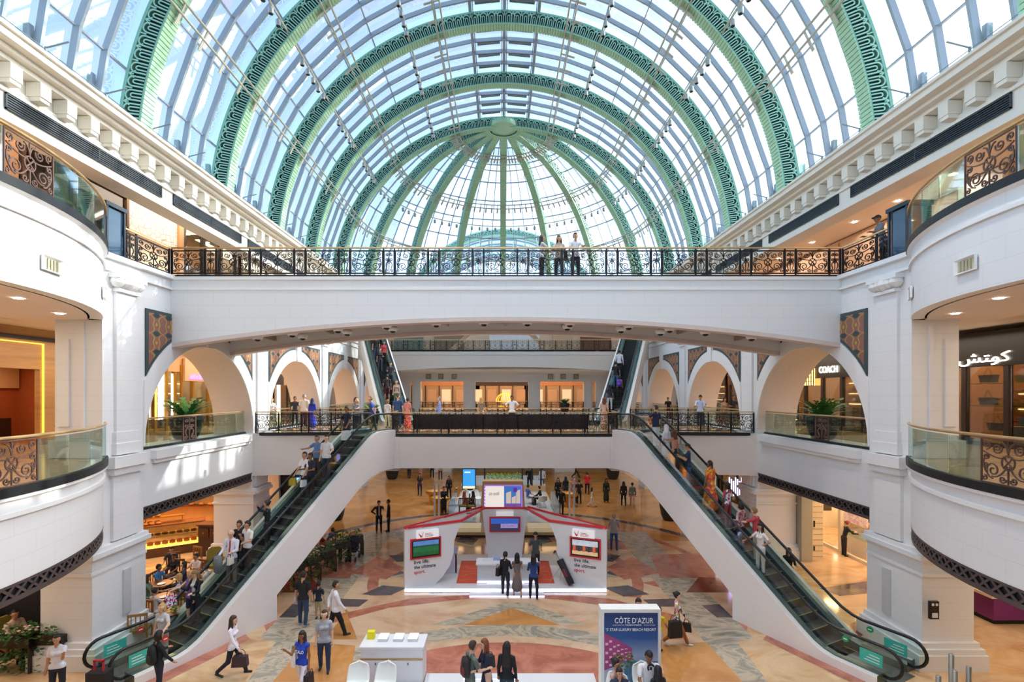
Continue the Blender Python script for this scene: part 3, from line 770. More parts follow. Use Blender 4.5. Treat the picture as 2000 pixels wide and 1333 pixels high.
# ---------------------------------------------------------------- upper bridge
def upper_bridge():
    t = thing('footbridge', 'white arched second floor footbridge with three people leaning on its railing', 'bridge', (0, 17.85, 9.6))
    n = 40; fr, tr = MB(), MB()
    def zb(x): return 9.62 + .95 * (1 - (x / 12) ** 2)
    for y0, y1 in ((17.85, 18.25), (21.7, 22.1)):
        for i in range(n):
            xa, xb = -12.1 + 24.2 * i / n, -12.1 + 24.2 * (i + 1) / n
            for y in (y0, y1): fr.quad((xa, y, zb(xa)), (xb, y, zb(xb)), (xb, y, 12.0), (xa, y, 12.0))
            tr.add([(xa, y0 - .03, zb(xa) - .1), (xb, y0 - .03, zb(xb) - .1), (xb, y1 + .03, zb(xb) - .1), (xa, y1 + .03, zb(xa) - .1), (xa, y0 - .03, zb(xa) + .05), (xb, y0 - .03, zb(xb) + .05), (xb, y1 + .03, zb(xb) + .05), (xa, y1 + .03, zb(xa) + .05)],
                   [(0, 1, 2, 3), (0, 1, 5, 4), (3, 2, 6, 7), (4, 5, 6, 7)])
    h_ = len(fr.f) // 2; hv = len(fr.v) // 2
    for q, nm_ in enumerate(('fascia_beam', 'fascia_beam')):
        b_ = MB(); b_.add(fr.v[q * hv:(q + 1) * hv], [tuple(i - q * hv for i in f_) for f_ in fr.f[q * h_:(q + 1) * h_]]); b_.build(nm_, [STY], t)
    m = MB()
    m.box(-12, 12, 17.8, 17.9, 11.94, 12.06).box(-12, 12, 17.82, 17.86, 11.58, 11.66); m.build('moulding', [WHITE], t)
    h_ = len(tr.f) // 2; hv = len(tr.v) // 2
    for q in (0, 1):
        b_ = MB(); b_.add(tr.v[q * hv:(q + 1) * hv], [tuple(i - q * hv for i in f_) for f_ in tr.f[q * h_:(q + 1) * h_]]); b_.build('soffit_trim', [M('#d9c9c0', .6, name='beige_soffit')], t)
    MB().box(-12, 12, 18.2, 21.7, 11.4, 12.02).build('deck', [M('#7b736c', .7)], t)
    for k in range(9):
        x = -10 + 2.5 * k; z = zb(x) + .25
        MB().box(x - .06, x + .06, 18.25, 21.7, z, z + .2).build('cross_beam', [M('#a89c94', .6)], t)
    for y in (19.2, 20.6):
        MB().tube([(-11 + 22 * i / 16, y, zb(-11 + 22 * i / 16) + .35) for i in range(17)], .05, 6).build('pipe', [M('#8c837d', .5)], t)
    # dome cameras under the bridge
    c = thing('dome_camera', 'x', 'camera')
    MB().lathe([(0, .0), (.15, .0), (.2, .08), (.2, .16), (.1, .22), (.06, .4), (0, .4)], n=16).build('housing', [WHITE], c, smooth=True)
    MB().lathe([(0, -.07), (.06, -.06), (.1, -.03), (.115, .01), (0, .01)], n=14).build('lens_dome', [BLACK], c, smooth=True)
    xs = [(503, 0), (571, 0), (591, 1), (660, 0), (678, 1), (755, 0), (767, 1), (852, 0), (945, 0), (1030, 0), (1108, 1), (1113, 0), (1213, 1), (1228, 0), (1290, 1), (1308, 0), (1378, 0), (1468, 0)]
    for i, (px, far) in enumerate(xs):
        y = 18.6 + 1.0 * far; x = CX + (px - 979) * y / F
        o = c if i == 0 else copy_tree(c)
        o.location = (x, y, zb(x) - .12)
        q = MB()
        tag(o, 'small white dome camera hanging under the arched footbridge', 'camera', 'dome cameras under the footbridge')
upper_bridge()
iron_rail((-12.0, 17.92), (12.0, 17.92), L2 + .02, 'long black wrought iron railing with brass handrail across the arched footbridge', 'wn')
for s in (-1, 1):
    nm = 'left' if s < 0 else 'right'
    iron_rail((s * 12.08, 17.92), (s * 12.08, 15.75), L2 + .02, 'short black wrought iron railing between the footbridge and the dark cabinet on the %s' % nm, 'wn')
    iron_rail((s * 12.08, 22.1), (s * 12.08, 50), L2 + .02, 'black wrought iron railing along the %s second floor gallery beyond the footbridge' % nm, 'wn')
    # dark glass cabinet at the corner
    t = thing('glass_cabinet', 'tall dark blue glazed cabinet at the %s end of the upper railing' % nm, 'cabinet', (s * 12.3, 15.3, L2))
    MB().box(s * 11.98, s * 12.7, 14.95, 15.7, L2, L2 + .12).box(s * 11.95, s * 12.75, 14.9, 15.75, L2 + 1.5, L2 + 1.62).build('frame', [M('#1b2a38', .4)], t)
    fr = MB()
    for x in (12.0, 12.68):
        for y in (14.97, 15.66): fr.box(s * (x - .03), s * (x + .03), y - .03, y + .03, L2 + .1, L2 + 1.5)
    fr.build('corner_posts', [M('#1b2a38', .4)], t)
    MB().box(s * 12.03, s * 12.65, 15.0, 15.62, L2 + .12, L2 + 1.48).build('dark_pane', [M('#2d4a60', .08, name='dark_blue_glass')], t)
    # curved balconies
    for z, lv in ((L1, 'first'), (L2, 'second')):
        yl = [3.0, 4.2, 5.4, 6.6, 7.9, 9.2, 10.4, 11.4, 12.4, 13.4, 14.2, 14.75] if z == L1 else [3.0, 4.4, 5.6, 6.8, 8.2, 9.6, 10.85, 11.8, 12.7, 13.6, 14.6]
        P = [(s * (DCX - math.sqrt((DR + .06) ** 2 - (y - DCY) ** 2)), y) for y in yl]
        glass_rail(P, z + .02, 'curved glass railing with brass handrail and scrolled panel on the %s %s floor balcony' % (nm, lv), iron=(5, 1), key='b', fine=drum(s, .06, 3.0, 14.75 if z == L1 else 14.6, 60))
# arch railings on the first floor
for s in (-1, 1):
    nm = 'left' if s < 0 else 'right'
    for k, (y0, y1) in enumerate(BAYS):
        ys = [y0 + .02, y0 + .75, y0 + 1.8, y0 + 2.6, y0 + 3.4, y0 + 4.5, y0 + 5.6, y0 + 6.5, y1 - .02]
        glass_rail([(s * 12.35, y) for y in ys], L1 + .02, 'glass railing with brass handrail in the %s first floor arch on the %s' % (['nearest', 'second', 'third', 'fourth'][k], nm), iron=(3,))
# ---------------------------------------------------------------- first floor bridge
def mid_bridge():
    t = thing('footbridge', 'wide first floor bridge platform between the two pairs of escalators', 'bridge', (0, 23.2, 3.9))
    b = MB()
    b.box(-5.25, 5.25, 23.2, 23.5, 4.4, 5.86); b.box(-5.36, -4.9, 23.12, 23.3, 4.4, 5.86).box(4.9, 5.36, 23.12, 23.3, 4.4, 5.86).box(-5.25, -5.0, 23.2, 26, 4.4, 5.86); b.box(5.0, 5.25, 23.2, 26, 4.4, 5.86)
    b.box(-12, 12, 29.8, 30.1, 4.2, 5.86)
    for s in (-1, 1):
        P = [(s * 12.0, 23.75), (s * 11.0, 23.95), (s * 9.8, 24.1), (s * 8.6, 24.2), (s * 6.9, 24.2)]
        if s > 0: P = P[::-1]
        b.sweep([(x, y, 0) for x, y in P], [(0, 3.95), (0, 5.86), (-.3, 5.86), (-.3, 3.95)])
    b.build('fascia', [M('#ece6e0', .55, noise=.02, name='bridge_plaster')], t)
    d = MB().box(-5.2, 5.2, 23.3, 30, 5.6, 5.95); d.box(-12, -5.2, 24.4, 30, 5.6, 5.95).box(5.2, 12, 24.4, 30, 5.6, 5.95)
    d.build('deck', [MARB_GAL], t)
    MB().box(-5.1, 5.1, 23.4, 29.9, 4.45, 4.55).box(-12, -5.2, 24.3, 29.9, 4.1, 4.2).box(5.2, 12, 24.3, 29.9, 4.1, 4.2).build('soffit', [CEIL], t)
mid_bridge()
iron_rail((-5.2, 23.25), (5.2, 23.25), 5.95, 'black wrought iron railing along the middle of the first floor bridge', 'wwn')
# dark mesh screen on the inside of the middle railing
MS = MB().box(-4.3, 3.9, 23.36, 23.39, 6.2, 6.9)
for q in range(6): MS.box(-4.3 + q * 1.63, -4.26 + q * 1.63, 23.36, 23.4, 5.95, 6.9)
tag(MS.build('mesh_screen', [M('#4a3c38', .8, noise=.4, scale=40)]), 'dark brown mesh screen behind the middle railing of the first floor bridge', 'screen')
for s in (-1, 1):
    nm = 'left' if s < 0 else 'right'
    iron_rail((s * 11.9, 23.85), (s * 7.0, 24.28), 5.95, 'black wrought iron railing of the first floor bridge, wing behind the %s lower escalator' % nm, 'wwn')
    iron_rail((s * 12, 30.0), (s * 7.6, 30.0), 5.95, 'back railing of the first floor bridge by the %s pier' % nm, 'wwn')
    iron_rail((s * 5.25, 23.3), (s * 5.4, 25.2), 5.95, 'short iron railing beside the top landing of the %s lower escalator' % nm, 'w')
iron_rail((-5.1, 30.0), (5.1, 30.0), 5.95, 'back railing of the first floor bridge between the upper escalators', 'wwn')
# ---------------------------------------------------------------- far bridge on the second floor
def far_bridge():
    t = thing('footbridge', 'far white footbridge on the second floor, low behind the first floor bridge', 'bridge', (0, 48.7, 10))
    b = MB(); n = 24
    def zb(x): return 9.95 + .5 * (1 - (x / 12) ** 2)
    for i in range(n):
        xa, xb = -12 + 24 * i / n, -12 + 24 * (i + 1) / n
        b.quad((xa, 48.7, zb(xa)), (xb, 48.7, zb(xb)), (xb, 48.7, 12.05), (xa, 48.7, 12.05))
        b.quad((xa, 48.7, zb(xa)), (xb, 48.7, zb(xb)), (xb, 49.1, zb(xb)), (xa, 49.1, zb(xa)))
    b.box(-12, 12, 48.62, 48.7, 11.6, 11.7); b.build('fascia', [WHITE], t)
    MB().box(-12, 12, 48.75, 52, 11.5, 12.02).build('deck', [M('#7b736c', .7)], t)
    MB().box(-11.5, 11.5, 49.2, 51.6, 10.6, 10.7).build('soffit', [M('#8c837d', .7)], t)
far_bridge()
iron_rail((-12, 48.75), (12, 48.75), 12.05, 'far black wrought iron railing on the second floor behind everything', 'wwn')
iron_rail((-12, 53.2), (12, 53.2), 5.97, 'far glass and iron railing in the openings of the far first floor wall', 'www')
# ---------------------------------------------------------------- escalators
BUFF = M('#ece7e3', .5, noise=.02, name='escalator_cladding')
STEPM = M('#26292b', .45, .5, noise=.1); TREAD = M('#474c4d', .5, .5, noise=.1)
EGLASS = glass_mat('#e3f1ec', .2, name='escalator_glass', refl=.55)
def escalator(name, org, d, z0, z1, label, group, solid=4.75, under=1.3, notice=True, sw=1.0, base_to=None):
    # org = centre of the lower end on the floor, d = horizontal direction of travel upwards
    d = Vector((d[0], d[1], 0)).normalized(); n = Vector((-d.y, d.x, 0)); O = Vector((org[0], org[1], 0)); rise = z1 - z0
    s0, s1 = 1.88, 1.88 + rise / math.tan(math.radians(36.3)); send = s1 + 1.3
    def zst(s):
        t = (s - s0) / (s1 - s0) * rise
        r = .35
        if s < s0: return z0
        if s > s1: return z1
        return z0 + t
    def zsm(s):          # smoothed
        return sum(zst(s + k * .18) for k in (-2, -1, 0, 1, 2)) / 5
    def pt(s, w, z): v = O + d * s + n * w; return (v.x, v.y, z)
    t = thing(name, label, 'escalator', (org[0], org[1], z0), group)
    S = [i * .3 for i in range(1, int(send / .3) + 1)] + [send]
    # steps
    st = .4; k = 0; s = s0 - .3
    while s < s1 + .3:
        za = zst(s + .2)
        zl = max(z0 - .02, za - .28)
        b = MB(); A = [pt(s, -sw / 2, zl), pt(s + st, -sw / 2, zl), pt(s + st, sw / 2, zl), pt(s, sw / 2, zl)]; B = [pt(s, -sw / 2, za), pt(s + st, -sw / 2, za), pt(s + st, sw / 2, za), pt(s, sw / 2, za)]
        b.add(A + B, [(4, 5, 6, 7)], 1); b.add(A + B, [(0, 3, 7, 4), (0, 1, 5, 4), (3, 2, 6, 7)], 0)
        e = [pt(s - .01, -sw / 2, za + .004), pt(s + .03, -sw / 2, za + .004), pt(s + .03, sw / 2, za + .004), pt(s - .01, sw / 2, za + .004)]
        b.add(e, [(0, 1, 2, 3)], 2)
        b.build('step', [STEPM, TREAD, M('#8f8650', .6)], t, fix=False); s += st; k += 1
    b = MB(); b.prism([pt(.1, -sw / 2, z0), pt(s0 - .3, -sw / 2, z0), pt(s0 - .3, sw / 2, z0), pt(.1, sw / 2, z0)], (0, 0, .02)); b.prism([pt(s1 + .1, -sw / 2, z1), pt(send, -sw / 2, z1), pt(send, sw / 2, z1), pt(s1 + .1, sw / 2, z1)], (0, 0, .02))
    b.build('landing_plate', [M('#8a8d88', .35, .7)], t)
    IN, OUT = sw / 2 + .03, 1.0
    for sg in (-1, 1):
        # deck and skirt
        b = MB()
        for i in range(len(S) - 1):
            a, c = S[i], S[i + 1]; za, zc = zsm(a), zsm(c); q = []
            for s_, z in ((a, za), (c, zc)):
                q += [pt(s_, sg * IN, z - .15), pt(s_, sg * IN, z + .22), pt(s_, sg * (IN + .1), z + .28), pt(s_, sg * .8, z + .28), pt(s_, sg * .8, z + .2)]
            b.add(q, [(0, 5, 6, 1), (1, 6, 7, 2), (2, 7, 8, 3), (3, 8, 9, 4)])
        b.add([pt(S[0], sg * IN, z0), pt(S[0], sg * OUT, z0), pt(S[0], sg * OUT, zsm(S[0]) + .3), pt(S[0], sg * IN, zsm(S[0]) + .3)], [(0, 1, 2, 3)])
        b.build('skirt_deck', [M('#5d6f6a', .25, .6, name='brushed_skirt')], t)
        # cladding
        b = MB()
        for i in range(len(S) - 1):
            a, c = S[i], S[i + 1]
            def low(s_):
                if s_ < solid: return (base_to if base_to is not None else z0)
                return zsm(s_) - under - (.25 if s_ > s1 - 1 else 0) * min(1, (s_ - s1 + 1))
            la, lc = low(a), low(c) if not (a < solid <= c) else low(a)
            b.quad(pt(a, sg * OUT, la), pt(c, sg * OUT, lc), pt(c, sg * OUT, zsm(c) + .24), pt(a, sg * OUT, zsm(a) + .24)); b.quad(pt(a, sg * OUT, zsm(a) + .24), pt(c, sg * OUT, zsm(c) + .24), pt(c, sg * .79, zsm(c) + .24), pt(a, sg * .79, zsm(a) + .24))
        b.build('side_cladding', [BUFF], t, fix=False)
        # glass balustrade and handrail loop
        g = MB(); hw = IN + .1
        for i in range(len(S) - 1):
            a, c = S[i], S[i + 1]; g.quad(pt(a, sg * hw, zsm(a) + .3), pt(c, sg * hw, zsm(c) + .3), pt(c, sg * hw, zsm(c) + .93), pt(a, sg * hw, zsm(a) + .93))
        for e, zz, dr in ((S[0], z0, -1), (send, z1, 1)):
            fan = [pt(e, sg * hw, zz + .3)] + [pt(e + dr * .38 * math.sin(q), sg * hw, zz + .58 + .38 * math.cos(q) * .92) for q in [PI * j / 10 for j in range(0, 9)]]
            g.poly(fan)
        g.build('glass_balustrade', [EGLASS], t, fix=False)
        hp = [pt(S[0] + .25, sg * hw, z0 + .22)] + [pt(S[0] - .42 * math.sin(q), sg * hw, z0 + .58 - .40 * math.cos(q)) for q in [PI * j / 10 for j in range(1, 10)]]
        hp += [pt(s_, sg * hw, zsm(s_) + .98) for s_ in S]
        hp += [pt(send + .42 * math.sin(q), sg * hw, z1 + .58 + .40 * math.cos(q)) for q in [PI * j / 10 for j in range(1, 10)]] + [pt(send - .2, sg * hw, z1 + .2)]
        h = MB().tube(hp, .045, 8); h.build('handrail', [M('#17181a', .35)], t, smooth=True)
        if notice:
            nb = MB(); e = S[0]
            c0 = [pt(e + .05, sg * hw - .012 * 1, z0 + .38), pt(e + .62, sg * hw - .012, z0 + .38), pt(e + .62, sg * hw - .012, z0 + .72), pt(e + .05, sg * hw - .012, z0 + .72)]
            nb.prism(c0, tuple(n * .024)); nb.build('safety_notice', [M('#3fb7a4', .5, name='teal_notice')], t)
            lt = MB()
            for r_ in range(3): lt.prism([pt(e + .12, sg * hw - .016, z0 + .45 + r_ * .08), pt(e + .5 - .06 * r_, sg * hw - .016, z0 + .45 + r_ * .08), pt(e + .5 - .06 * r_, sg * hw - .016, z0 + .47 + r_ * .08), pt(e + .12, sg * hw - .016, z0 + .47 + r_ * .08)], tuple(n * .032))
            lt.build('notice_lines', [WHITE], t)
            ds = MB(); cc = Vector(pt(e + 1.0, sg * hw, z0 + .78)); ring = [cc + d * (.09 * math.cos(q)) + Vector((0, 0, .09 * math.sin(q))) - n * .014 for q in [2 * PI * j / 16 for j in range(16)]]
            ds.prism(ring, tuple(n * .028)); ds.build('round_sign', [M('#c8352f' if org[0] < 0 else '#1c9a58', .5)], t)
            bar = MB(); bar.prism([cc + d * a_ + Vector((0, 0, b_)) - n * .018 for a_, b_ in ((-.05, -.015), (.05, -.015), (.05, .015), (-.05, .015))], tuple(n * .036)); bar.build('sign_bar', [WHITE], t)
    # underside and end wall
    b = MB(); U = [s_ for s_ in S if s_ >= solid]
    for i in range(len(U) - 1):
        a, c = U[i], U[i + 1]
        b.quad(pt(a, -1, low(a)), pt(c, -1, low(c)), pt(c, 1, low(c)), pt(a, 1, low(a)))
    if solid > 1:
        u0 = U[0]; b.quad(pt(u0, -1, z0), pt(u0, 1, z0), pt(u0, 1, low(u0)), pt(u0, -1, low(u0)))
    b.build('underside', [BUFF], t, fix=False)
    return t, pt, zst
d0 = (.449, .894)
ESC = {}
ESC['LL'] = escalator('escalator', (-11.04, 13.57), d0, 0, 5.95, 'white clad lower escalator on the left, carrying people down to the ground floor', 'lower escalators')
ESC['LR'] = escalator('escalator', (11.04 - .1, 13.57), (-d0[0], d0[1]), 0, 5.95, 'white clad lower escalator on the right, carrying people up to the first floor', 'lower escalators')
ESC['UL'] = escalator('escalator', (-5.9, 29.5), (-.41, .912), 5.95, 12.05, 'upper escalator on the left, rising behind the first floor bridge', 'upper escalators', solid=0.5, notice=False)
ESC['UR'] = escalator('escalator', (5.9, 29.5), (.41, .912), 5.95, 12.05, 'upper escalator on the right, rising behind the first floor bridge', 'upper escalators', solid=0.5, notice=False)
# mosaic panels in the corners of the arches, capitals over the piers
def mosaic_mat():
    m, N, L, b = new_mat('painted_mosaic'); b.inputs['Roughness'].default_value = .5
    g = N.new('ShaderNodeNewGeometry'); s = N.new('ShaderNodeSeparateXYZ'); L.new(g.outputs['Position'], s.inputs[0])
    def math_(op, a, b_=None):
        n = N.new('ShaderNodeMath'); n.operation = op
        for i, q in enumerate((a, b_)):
            if q is None: continue
            if isinstance(q, (int, float)): n.inputs[i].default_value = q
            else: L.new(q, n.inputs[i])
        return n.outputs[0]
    k = 2 * PI / .62
    u = math_('MULTIPLY', s.outputs['Y'], k); v = math_('MULTIPLY', s.outputs['Z'], k)
    sv = math_('MULTIPLY', math_('SINE', math_('MULTIPLY', v, .5)), 1.1); s3 = math_('MULTIPLY', math_('SINE', math_('MULTIPLY', v, 1.5)), .35)
    uh = math_('MULTIPLY', u, .5); w1 = math_('SINE', math_('ADD', math_('ADD', uh, sv), s3)); w2 = math_('SINE', math_('SUBTRACT', math_('SUBTRACT', uh, sv), s3))
    lines = math_('LESS_THAN', math_('MINIMUM', math_('ABSOLUTE', w1), math_('ABSOLUTE', w2)), .13)
    dots = math_('LESS_THAN', math_('ADD', math_('POWER', math_('COSINE', uh), 2), math_('POWER', math_('COSINE', math_('MULTIPLY', v, .5)), 2)), .09); lines = math_('MAXIMUM', lines, dots)
    spots = math_('GREATER_THAN', math_('MULTIPLY', w1, w2), .45)
    m1 = N.new('ShaderNodeMixRGB'); m1.inputs[1].default_value = srgb('#8d6157'); m1.inputs[2].default_value = srgb('#30474b'); L.new(spots, m1.inputs[0])
    m2 = N.new('ShaderNodeMixRGB'); L.new(m1.outputs[0], m2.inputs[1]); m2.inputs[2].default_value = srgb('#b9963c'); L.new(lines, m2.inputs[0])
    L.new(m2.outputs[0], b.inputs['Base Color']); return m
MOS = mosaic_mat(); MOSB = M('#3f4f50', .5, name='dark_mosaic_border')
for s in (-1, 1):
    nm = 'left' if s < 0 else 'right'
    for k, (y0, y1) in enumerate(BAYS):
        ym = (y0 + y1) / 2
        for side_ in (-1, 1):
            ya = y0 + .06 if side_ < 0 else y1 - .06; yb = ym + side_ * .34; zt = 10.72; n = 18
            def outline(ro, ins):
                e = abs(ya - ym) - ins
                a0 = math.acos(min(1, e / ro)); a1 = math.acos((.34 + ins) / ro)
                arc = [(ym + side_ * ro * math.cos(a0 + (a1 - a0) * i / n), ARZ + ro * math.sin(a0 + (a1 - a0) * i / n)) for i in range(n + 1)]
                return arc + [(yb + side_ * ins, zt - ins), (ya - side_ * ins, zt - ins)]
            t = thing('mosaic_panel', 'painted panel in the %s corner of the %s first floor arch on the %s' % ('near' if side_ < 0 else 'far', ['nearest', 'second', 'third', 'fourth'][k], nm), 'wall panel', (s * 11.98, ya, zt), 'painted panels over the arches')
            MB().prism([(s * 11.95, y, z) for y, z in outline(ARO + .03, 0)], (s * .04, 0, 0)).build('border', [MOSB], t)
            MB().prism([(s * 11.94, y, z) for y, z in outline(ARO + .14, .11)], (s * .03, 0, 0)).build('painted_field', [MOS], t)
    for k, (y0, y1) in enumerate(PIERS):
        ym = (y0 + y1) / 2; b = MB()
        for i, (dy, r) in enumerate(((-.42, .2), (-.2, .2), (0, .24), (.2, .2), (.42, .2))):
            b.lathe([(0, -r), (r * .6, -r * .8), (r, -.05), (r * .85, r * .6), (0, r * .8)], (s * 11.88, ym + dy, 11.32), 10)
        b.box(s * 11.7, s * 12, ym - .62, ym + .62, 11.4, 11.52); b.box(s * 11.8, s * 12, ym - .45, ym + .45, 11.0, 11.1)
        o = b.build('carved_capital', [WHITE], smooth=True, sharp=40)
        tag(o, 'carved white leaf capital on the %s pier of the %s wall' % (['nearest', 'second', 'third', 'fourth', 'fifth'][k], nm), 'capital', 'capitals on the piers')
# recessed lights on the curved balcony fronts
for s in (-1, 1):
    nm = 'left' if s < 0 else 'right'
    for y, lb in ((10.85, 'larger slanted white wall light box on the curved %s second floor front'), (13.9, 'small slanted wall light box at the pier end of the curved %s front')):
        x = DCX - math.sqrt(DR ** 2 - (y - DCY) ** 2); dx = (y - DCY) / math.sqrt(DR ** 2 - (y - DCY) ** 2)
        tx = Vector((s * dx, 1, 0)).normalized(); nn = Vector((-s * 1, dx, 0)).normalized(); o = Vector((s * x, y, 10.68)) + nn * .02
        t = thing('wall_light', lb % nm, 'light', o, 'light boxes on the curved fronts'); w, h = .32, .16
        c = [o + tx * a + Vector((0, 0, b_)) for a, b_ in ((-w, -h), (w, -h), (w, h), (-w, h))]
        f = MB(); ci = [o + tx * a * .82 + Vector((0, 0, b_ * .72)) for a, b_ in ((-w, -h), (w, -h), (w, h), (-w, h))]; cc = [q + nn * .06 for q in c]; ii = [q + nn * .0 for q in ci]
        f.add(c + cc + ii, [(0, 1, 5, 4), (1, 2, 6, 5), (2, 3, 7, 6), (3, 0, 4, 7), (4, 5, 9, 8), (5, 6, 10, 9), (6, 7, 11, 10), (7, 4, 8, 11)]); f.build('frame', [WHITE], t)
        g = MB(); g.poly([q + nn * .012 for q in ii]); g.build('lens', [M('#cfc9a6', .5)], t)
        l = MB()
        for q in range(1, 5): a = -w * .8 + 2 * w * .8 * q / 5; l.beam(o + tx * a + nn * .03 + Vector((0, 0, -h * .7)), o + tx * a + nn * .03 + Vector((0, 0, h * .7)), .012, .03)
        l.build('fins', [M('#a9a48a', .5)], t)
# ---------------------------------------------------------------- inlaid marble floor
def floor_build():
    BG = marble('marble_beige', ['#b98a5c', '#d5ab7c', '#e0bf95', '#c79a6c'], .35, 1.6, (1, 1.6, 1), .085)
    GG = marble('marble_grey_green', ['#7b7a6c', '#a79f8c', '#c9b79c', '#8f8c80', '#b9ab95'], .55, 3.2, (1, 1.8, 1), .1, .5)
    RD = marble('marble_rose', ['#9a5a48', '#b9745e', '#c98a72'], 1.0, 1.8, (1, 1, 1), .1)
    RR = marble('marble_deep_red', ['#6e2c20', '#8a3d2c', '#7a3324'], 1.0, 1.0, (1, 1, 1), .1)
    DK = marble('marble_dark_grey', ['#4a4548', '#5d565a', '#6b6265'], 1.2, 1.0, (1, 1, 1), .09)
    OR = marble('marble_honey', ['#b57a40', '#c98d50', '#d9a265'], .5, 1.2, (1, 1, 1), .08)
    PK = marble('marble_sand', ['#c39a76', '#d8b593', '#e2c6a6'], .4, 1.8, (1, 1.3, 1), .1, .4)
    mats = [BG, GG, RD, RR, DK, OR, PK]
    f = MB(); f.add(FLOOR.v, FLOOR.f, 0)
    lev = [0]
    def poly(pts, m):
        lev[0] += 1; z = .00004 * lev[0] + .0003
        f.poly([(x, y, z) for x, y in pts], m)
    def ring(cx, cy, r0, r1, m, n=72, a0=0, a1=360):
        lev[0] += 1; z = .00004 * lev[0] + .0003
        for i in range(n):
            a, b = math.radians(a0 + (a1 - a0) * i / n), math.radians(a0 + (a1 - a0) * (i + 1) / n)
            p = [(cx + r * math.cos(t), cy + r * math.sin(t), z) for r, t in ((r0, a), (r1, a), (r1, b), (r0, b))]
            f.quad(*p, m)
    def disc(cx, cy, r, m, n=64): poly([(cx + r * math.cos(2 * PI * i / n), cy + r * math.sin(2 * PI * i / n)) for i in range(n)], m)
    # honey field beyond the kiosk and its dark bands
    poly([(-12, 26.6), (12, 26.6), (12, 50), (-12, 50)], 5)
    ring(0, 21.5, 11.4, 11.9, 4, 60, 25, 155)
    # great rosette centred in front of the kiosk stand
    C = (0.0, 21.9)
    disc(C[0], C[1], 9.6, 6)
    disc(C[0], C[1], 5.6, 0)
    # eight pointed star of grey green bands
    for k in range(8):
        a = PI / 8 * (2 * k + 1) + PI / 8; ca, sa = math.cos(a), math.sin(a); w = .55
        poly([(C[0] - sa * w, C[1] + ca * w), (C[0] + ca * 9.6 - sa * w, C[1] + sa * 9.6 + ca * w), (C[0] + ca * 9.6 + sa * w, C[1] + sa * 9.6 - ca * w), (C[0] + sa * w, C[1] - ca * w)], 1)
    for k in range(16):        # triangles round the rosette
        a = 2 * PI * (k + .5) / 16; b = PI / 20
        poly([(C[0] + 5.8 * math.cos(a), C[1] + 5.8 * math.sin(a)), (C[0] + 7.9 * math.cos(a - b), C[1] + 7.9 * math.sin(a - b)), (C[0] + 7.9 * math.cos(a + b), C[1] + 7.9 * math.sin(a + b))], 2 if k % 2 else 0)
    ring(C[0], C[1], 5.4, 5.85, 2)
    for k in range(16):        # dark diamonds
        a = 2 * PI * k / 16; ra, rb = 4.3, 6.1; w = .62; m_ = (ra + rb) / 2
        if k in (4, 12): continue
        ca, sa = math.cos(a), math.sin(a)
        poly([(C[0] + ra * ca, C[1] + ra * sa), (C[0] + m_ * ca - w * sa, C[1] + m_ * sa + w * ca), (C[0] + rb * ca, C[1] + rb * sa), (C[0] + m_ * ca + w * sa, C[1] + m_ * sa - w * ca)], 4)
    ring(C[0], C[1], 9.2, 9.6, 2)
    # near field: honey and sand wedges, the grey bands that meet before the stand, the rose circle with its grey border
    P = lambda *q: [tuple(onz(x, y)[:2]) for x, y in q]
    poly(P((560, 1215), (700, 1165), (900, 1160), (1100, 1160), (1290, 1170), (1440, 1215), (1440, 1290), (560, 1290)), 6)
    poly(P((640, 1222), (860, 1222), (1000, 1180), (880, 1163), (700, 1196)), 6)
    poly(P((840, 1222), (985, 1178), (1030, 1178), (1150, 1222)), 1)
    poly(P((905, 1222), (1000, 1188), (1095, 1222)), 5)
    poly(P((640, 1205), (800, 1170), (940, 1161), (1010, 1160), (1010, 1167), (900, 1172), (760, 1188), (650, 1218)), 2)
    poly(P((1330, 1205), (1190, 1170), (1070, 1161), (1010, 1160), (1010, 1167), (1090, 1172), (1210, 1188), (1310, 1216)), 2)
    ring(0, 9.4, 6.8, 7.6, 1, 72, 0, 180); ring(0, 9.4, 6.4, 6.8, 6, 72, 0, 180); disc(0, 9.4, 6.4, 2)
    # long grey veined bands running outwards
    for s in (-1, 1):
        q = lambda *p: [(s * (x - CX) + (0), y) for x, y in [tuple(onz(a, b)[:2]) for a, b in p]]
        R = lambda *p: [(s * tuple(onz(a, b)[:2])[0], onz(a, b)[1]) for a, b in p]
        poly(R((1200, 1040), (1260, 1040), (1560, 1333), (1440, 1333)), 1)
        poly(R((1270, 1085), (1400, 1080), (1420, 1130), (1290, 1130)), 2)
        poly(R((1365, 1128), (1425, 1130), (1425, 1158), (1340, 1158)), 3)
        poly(R((1180, 1110), (1235, 1088), (1290, 1120), (1220, 1133)), 2)
        poly(R((1255, 1172), (1320, 1170), (1330, 1186), (1275, 1186)), 4)
        poly(R((1370, 1183), (1405, 1181), (1432, 1207), (1400, 1207)), 4)
        poly(R((1300, 1195), (1345, 1250), (1280, 1250)), 5)
        poly(R((1440, 1255), (1500, 1240), (1600, 1333), (1500, 1333)), 0)
        poly(R((1285, 1262), (1380, 1255), (1450, 1333), (1300, 1333)), 5)
        poly(R((1500, 1238), (1700, 1333), (1660, 1333), (1490, 1250)), 2)
        poly(R((1600, 1150), (1700, 1135), (1700, 1160), (1640, 1165)), 4)
        poly(R((1560, 1185), (1700, 1190), (1700, 1215), (1600, 1215)), 0)
        poly(R((1640, 1230), (1690, 1205), (1700, 1230), (1680, 1245)), 3)
        poly(R((1880, 1180), (2000, 1180), (2000, 1205), (1880, 1200)), 4)
    o = f.build('floor', mats, origin=(0, 0, 0), fix=False); struct(o, 'polished floor of beige, rose, red and grey inlaid marble')
floor_build()
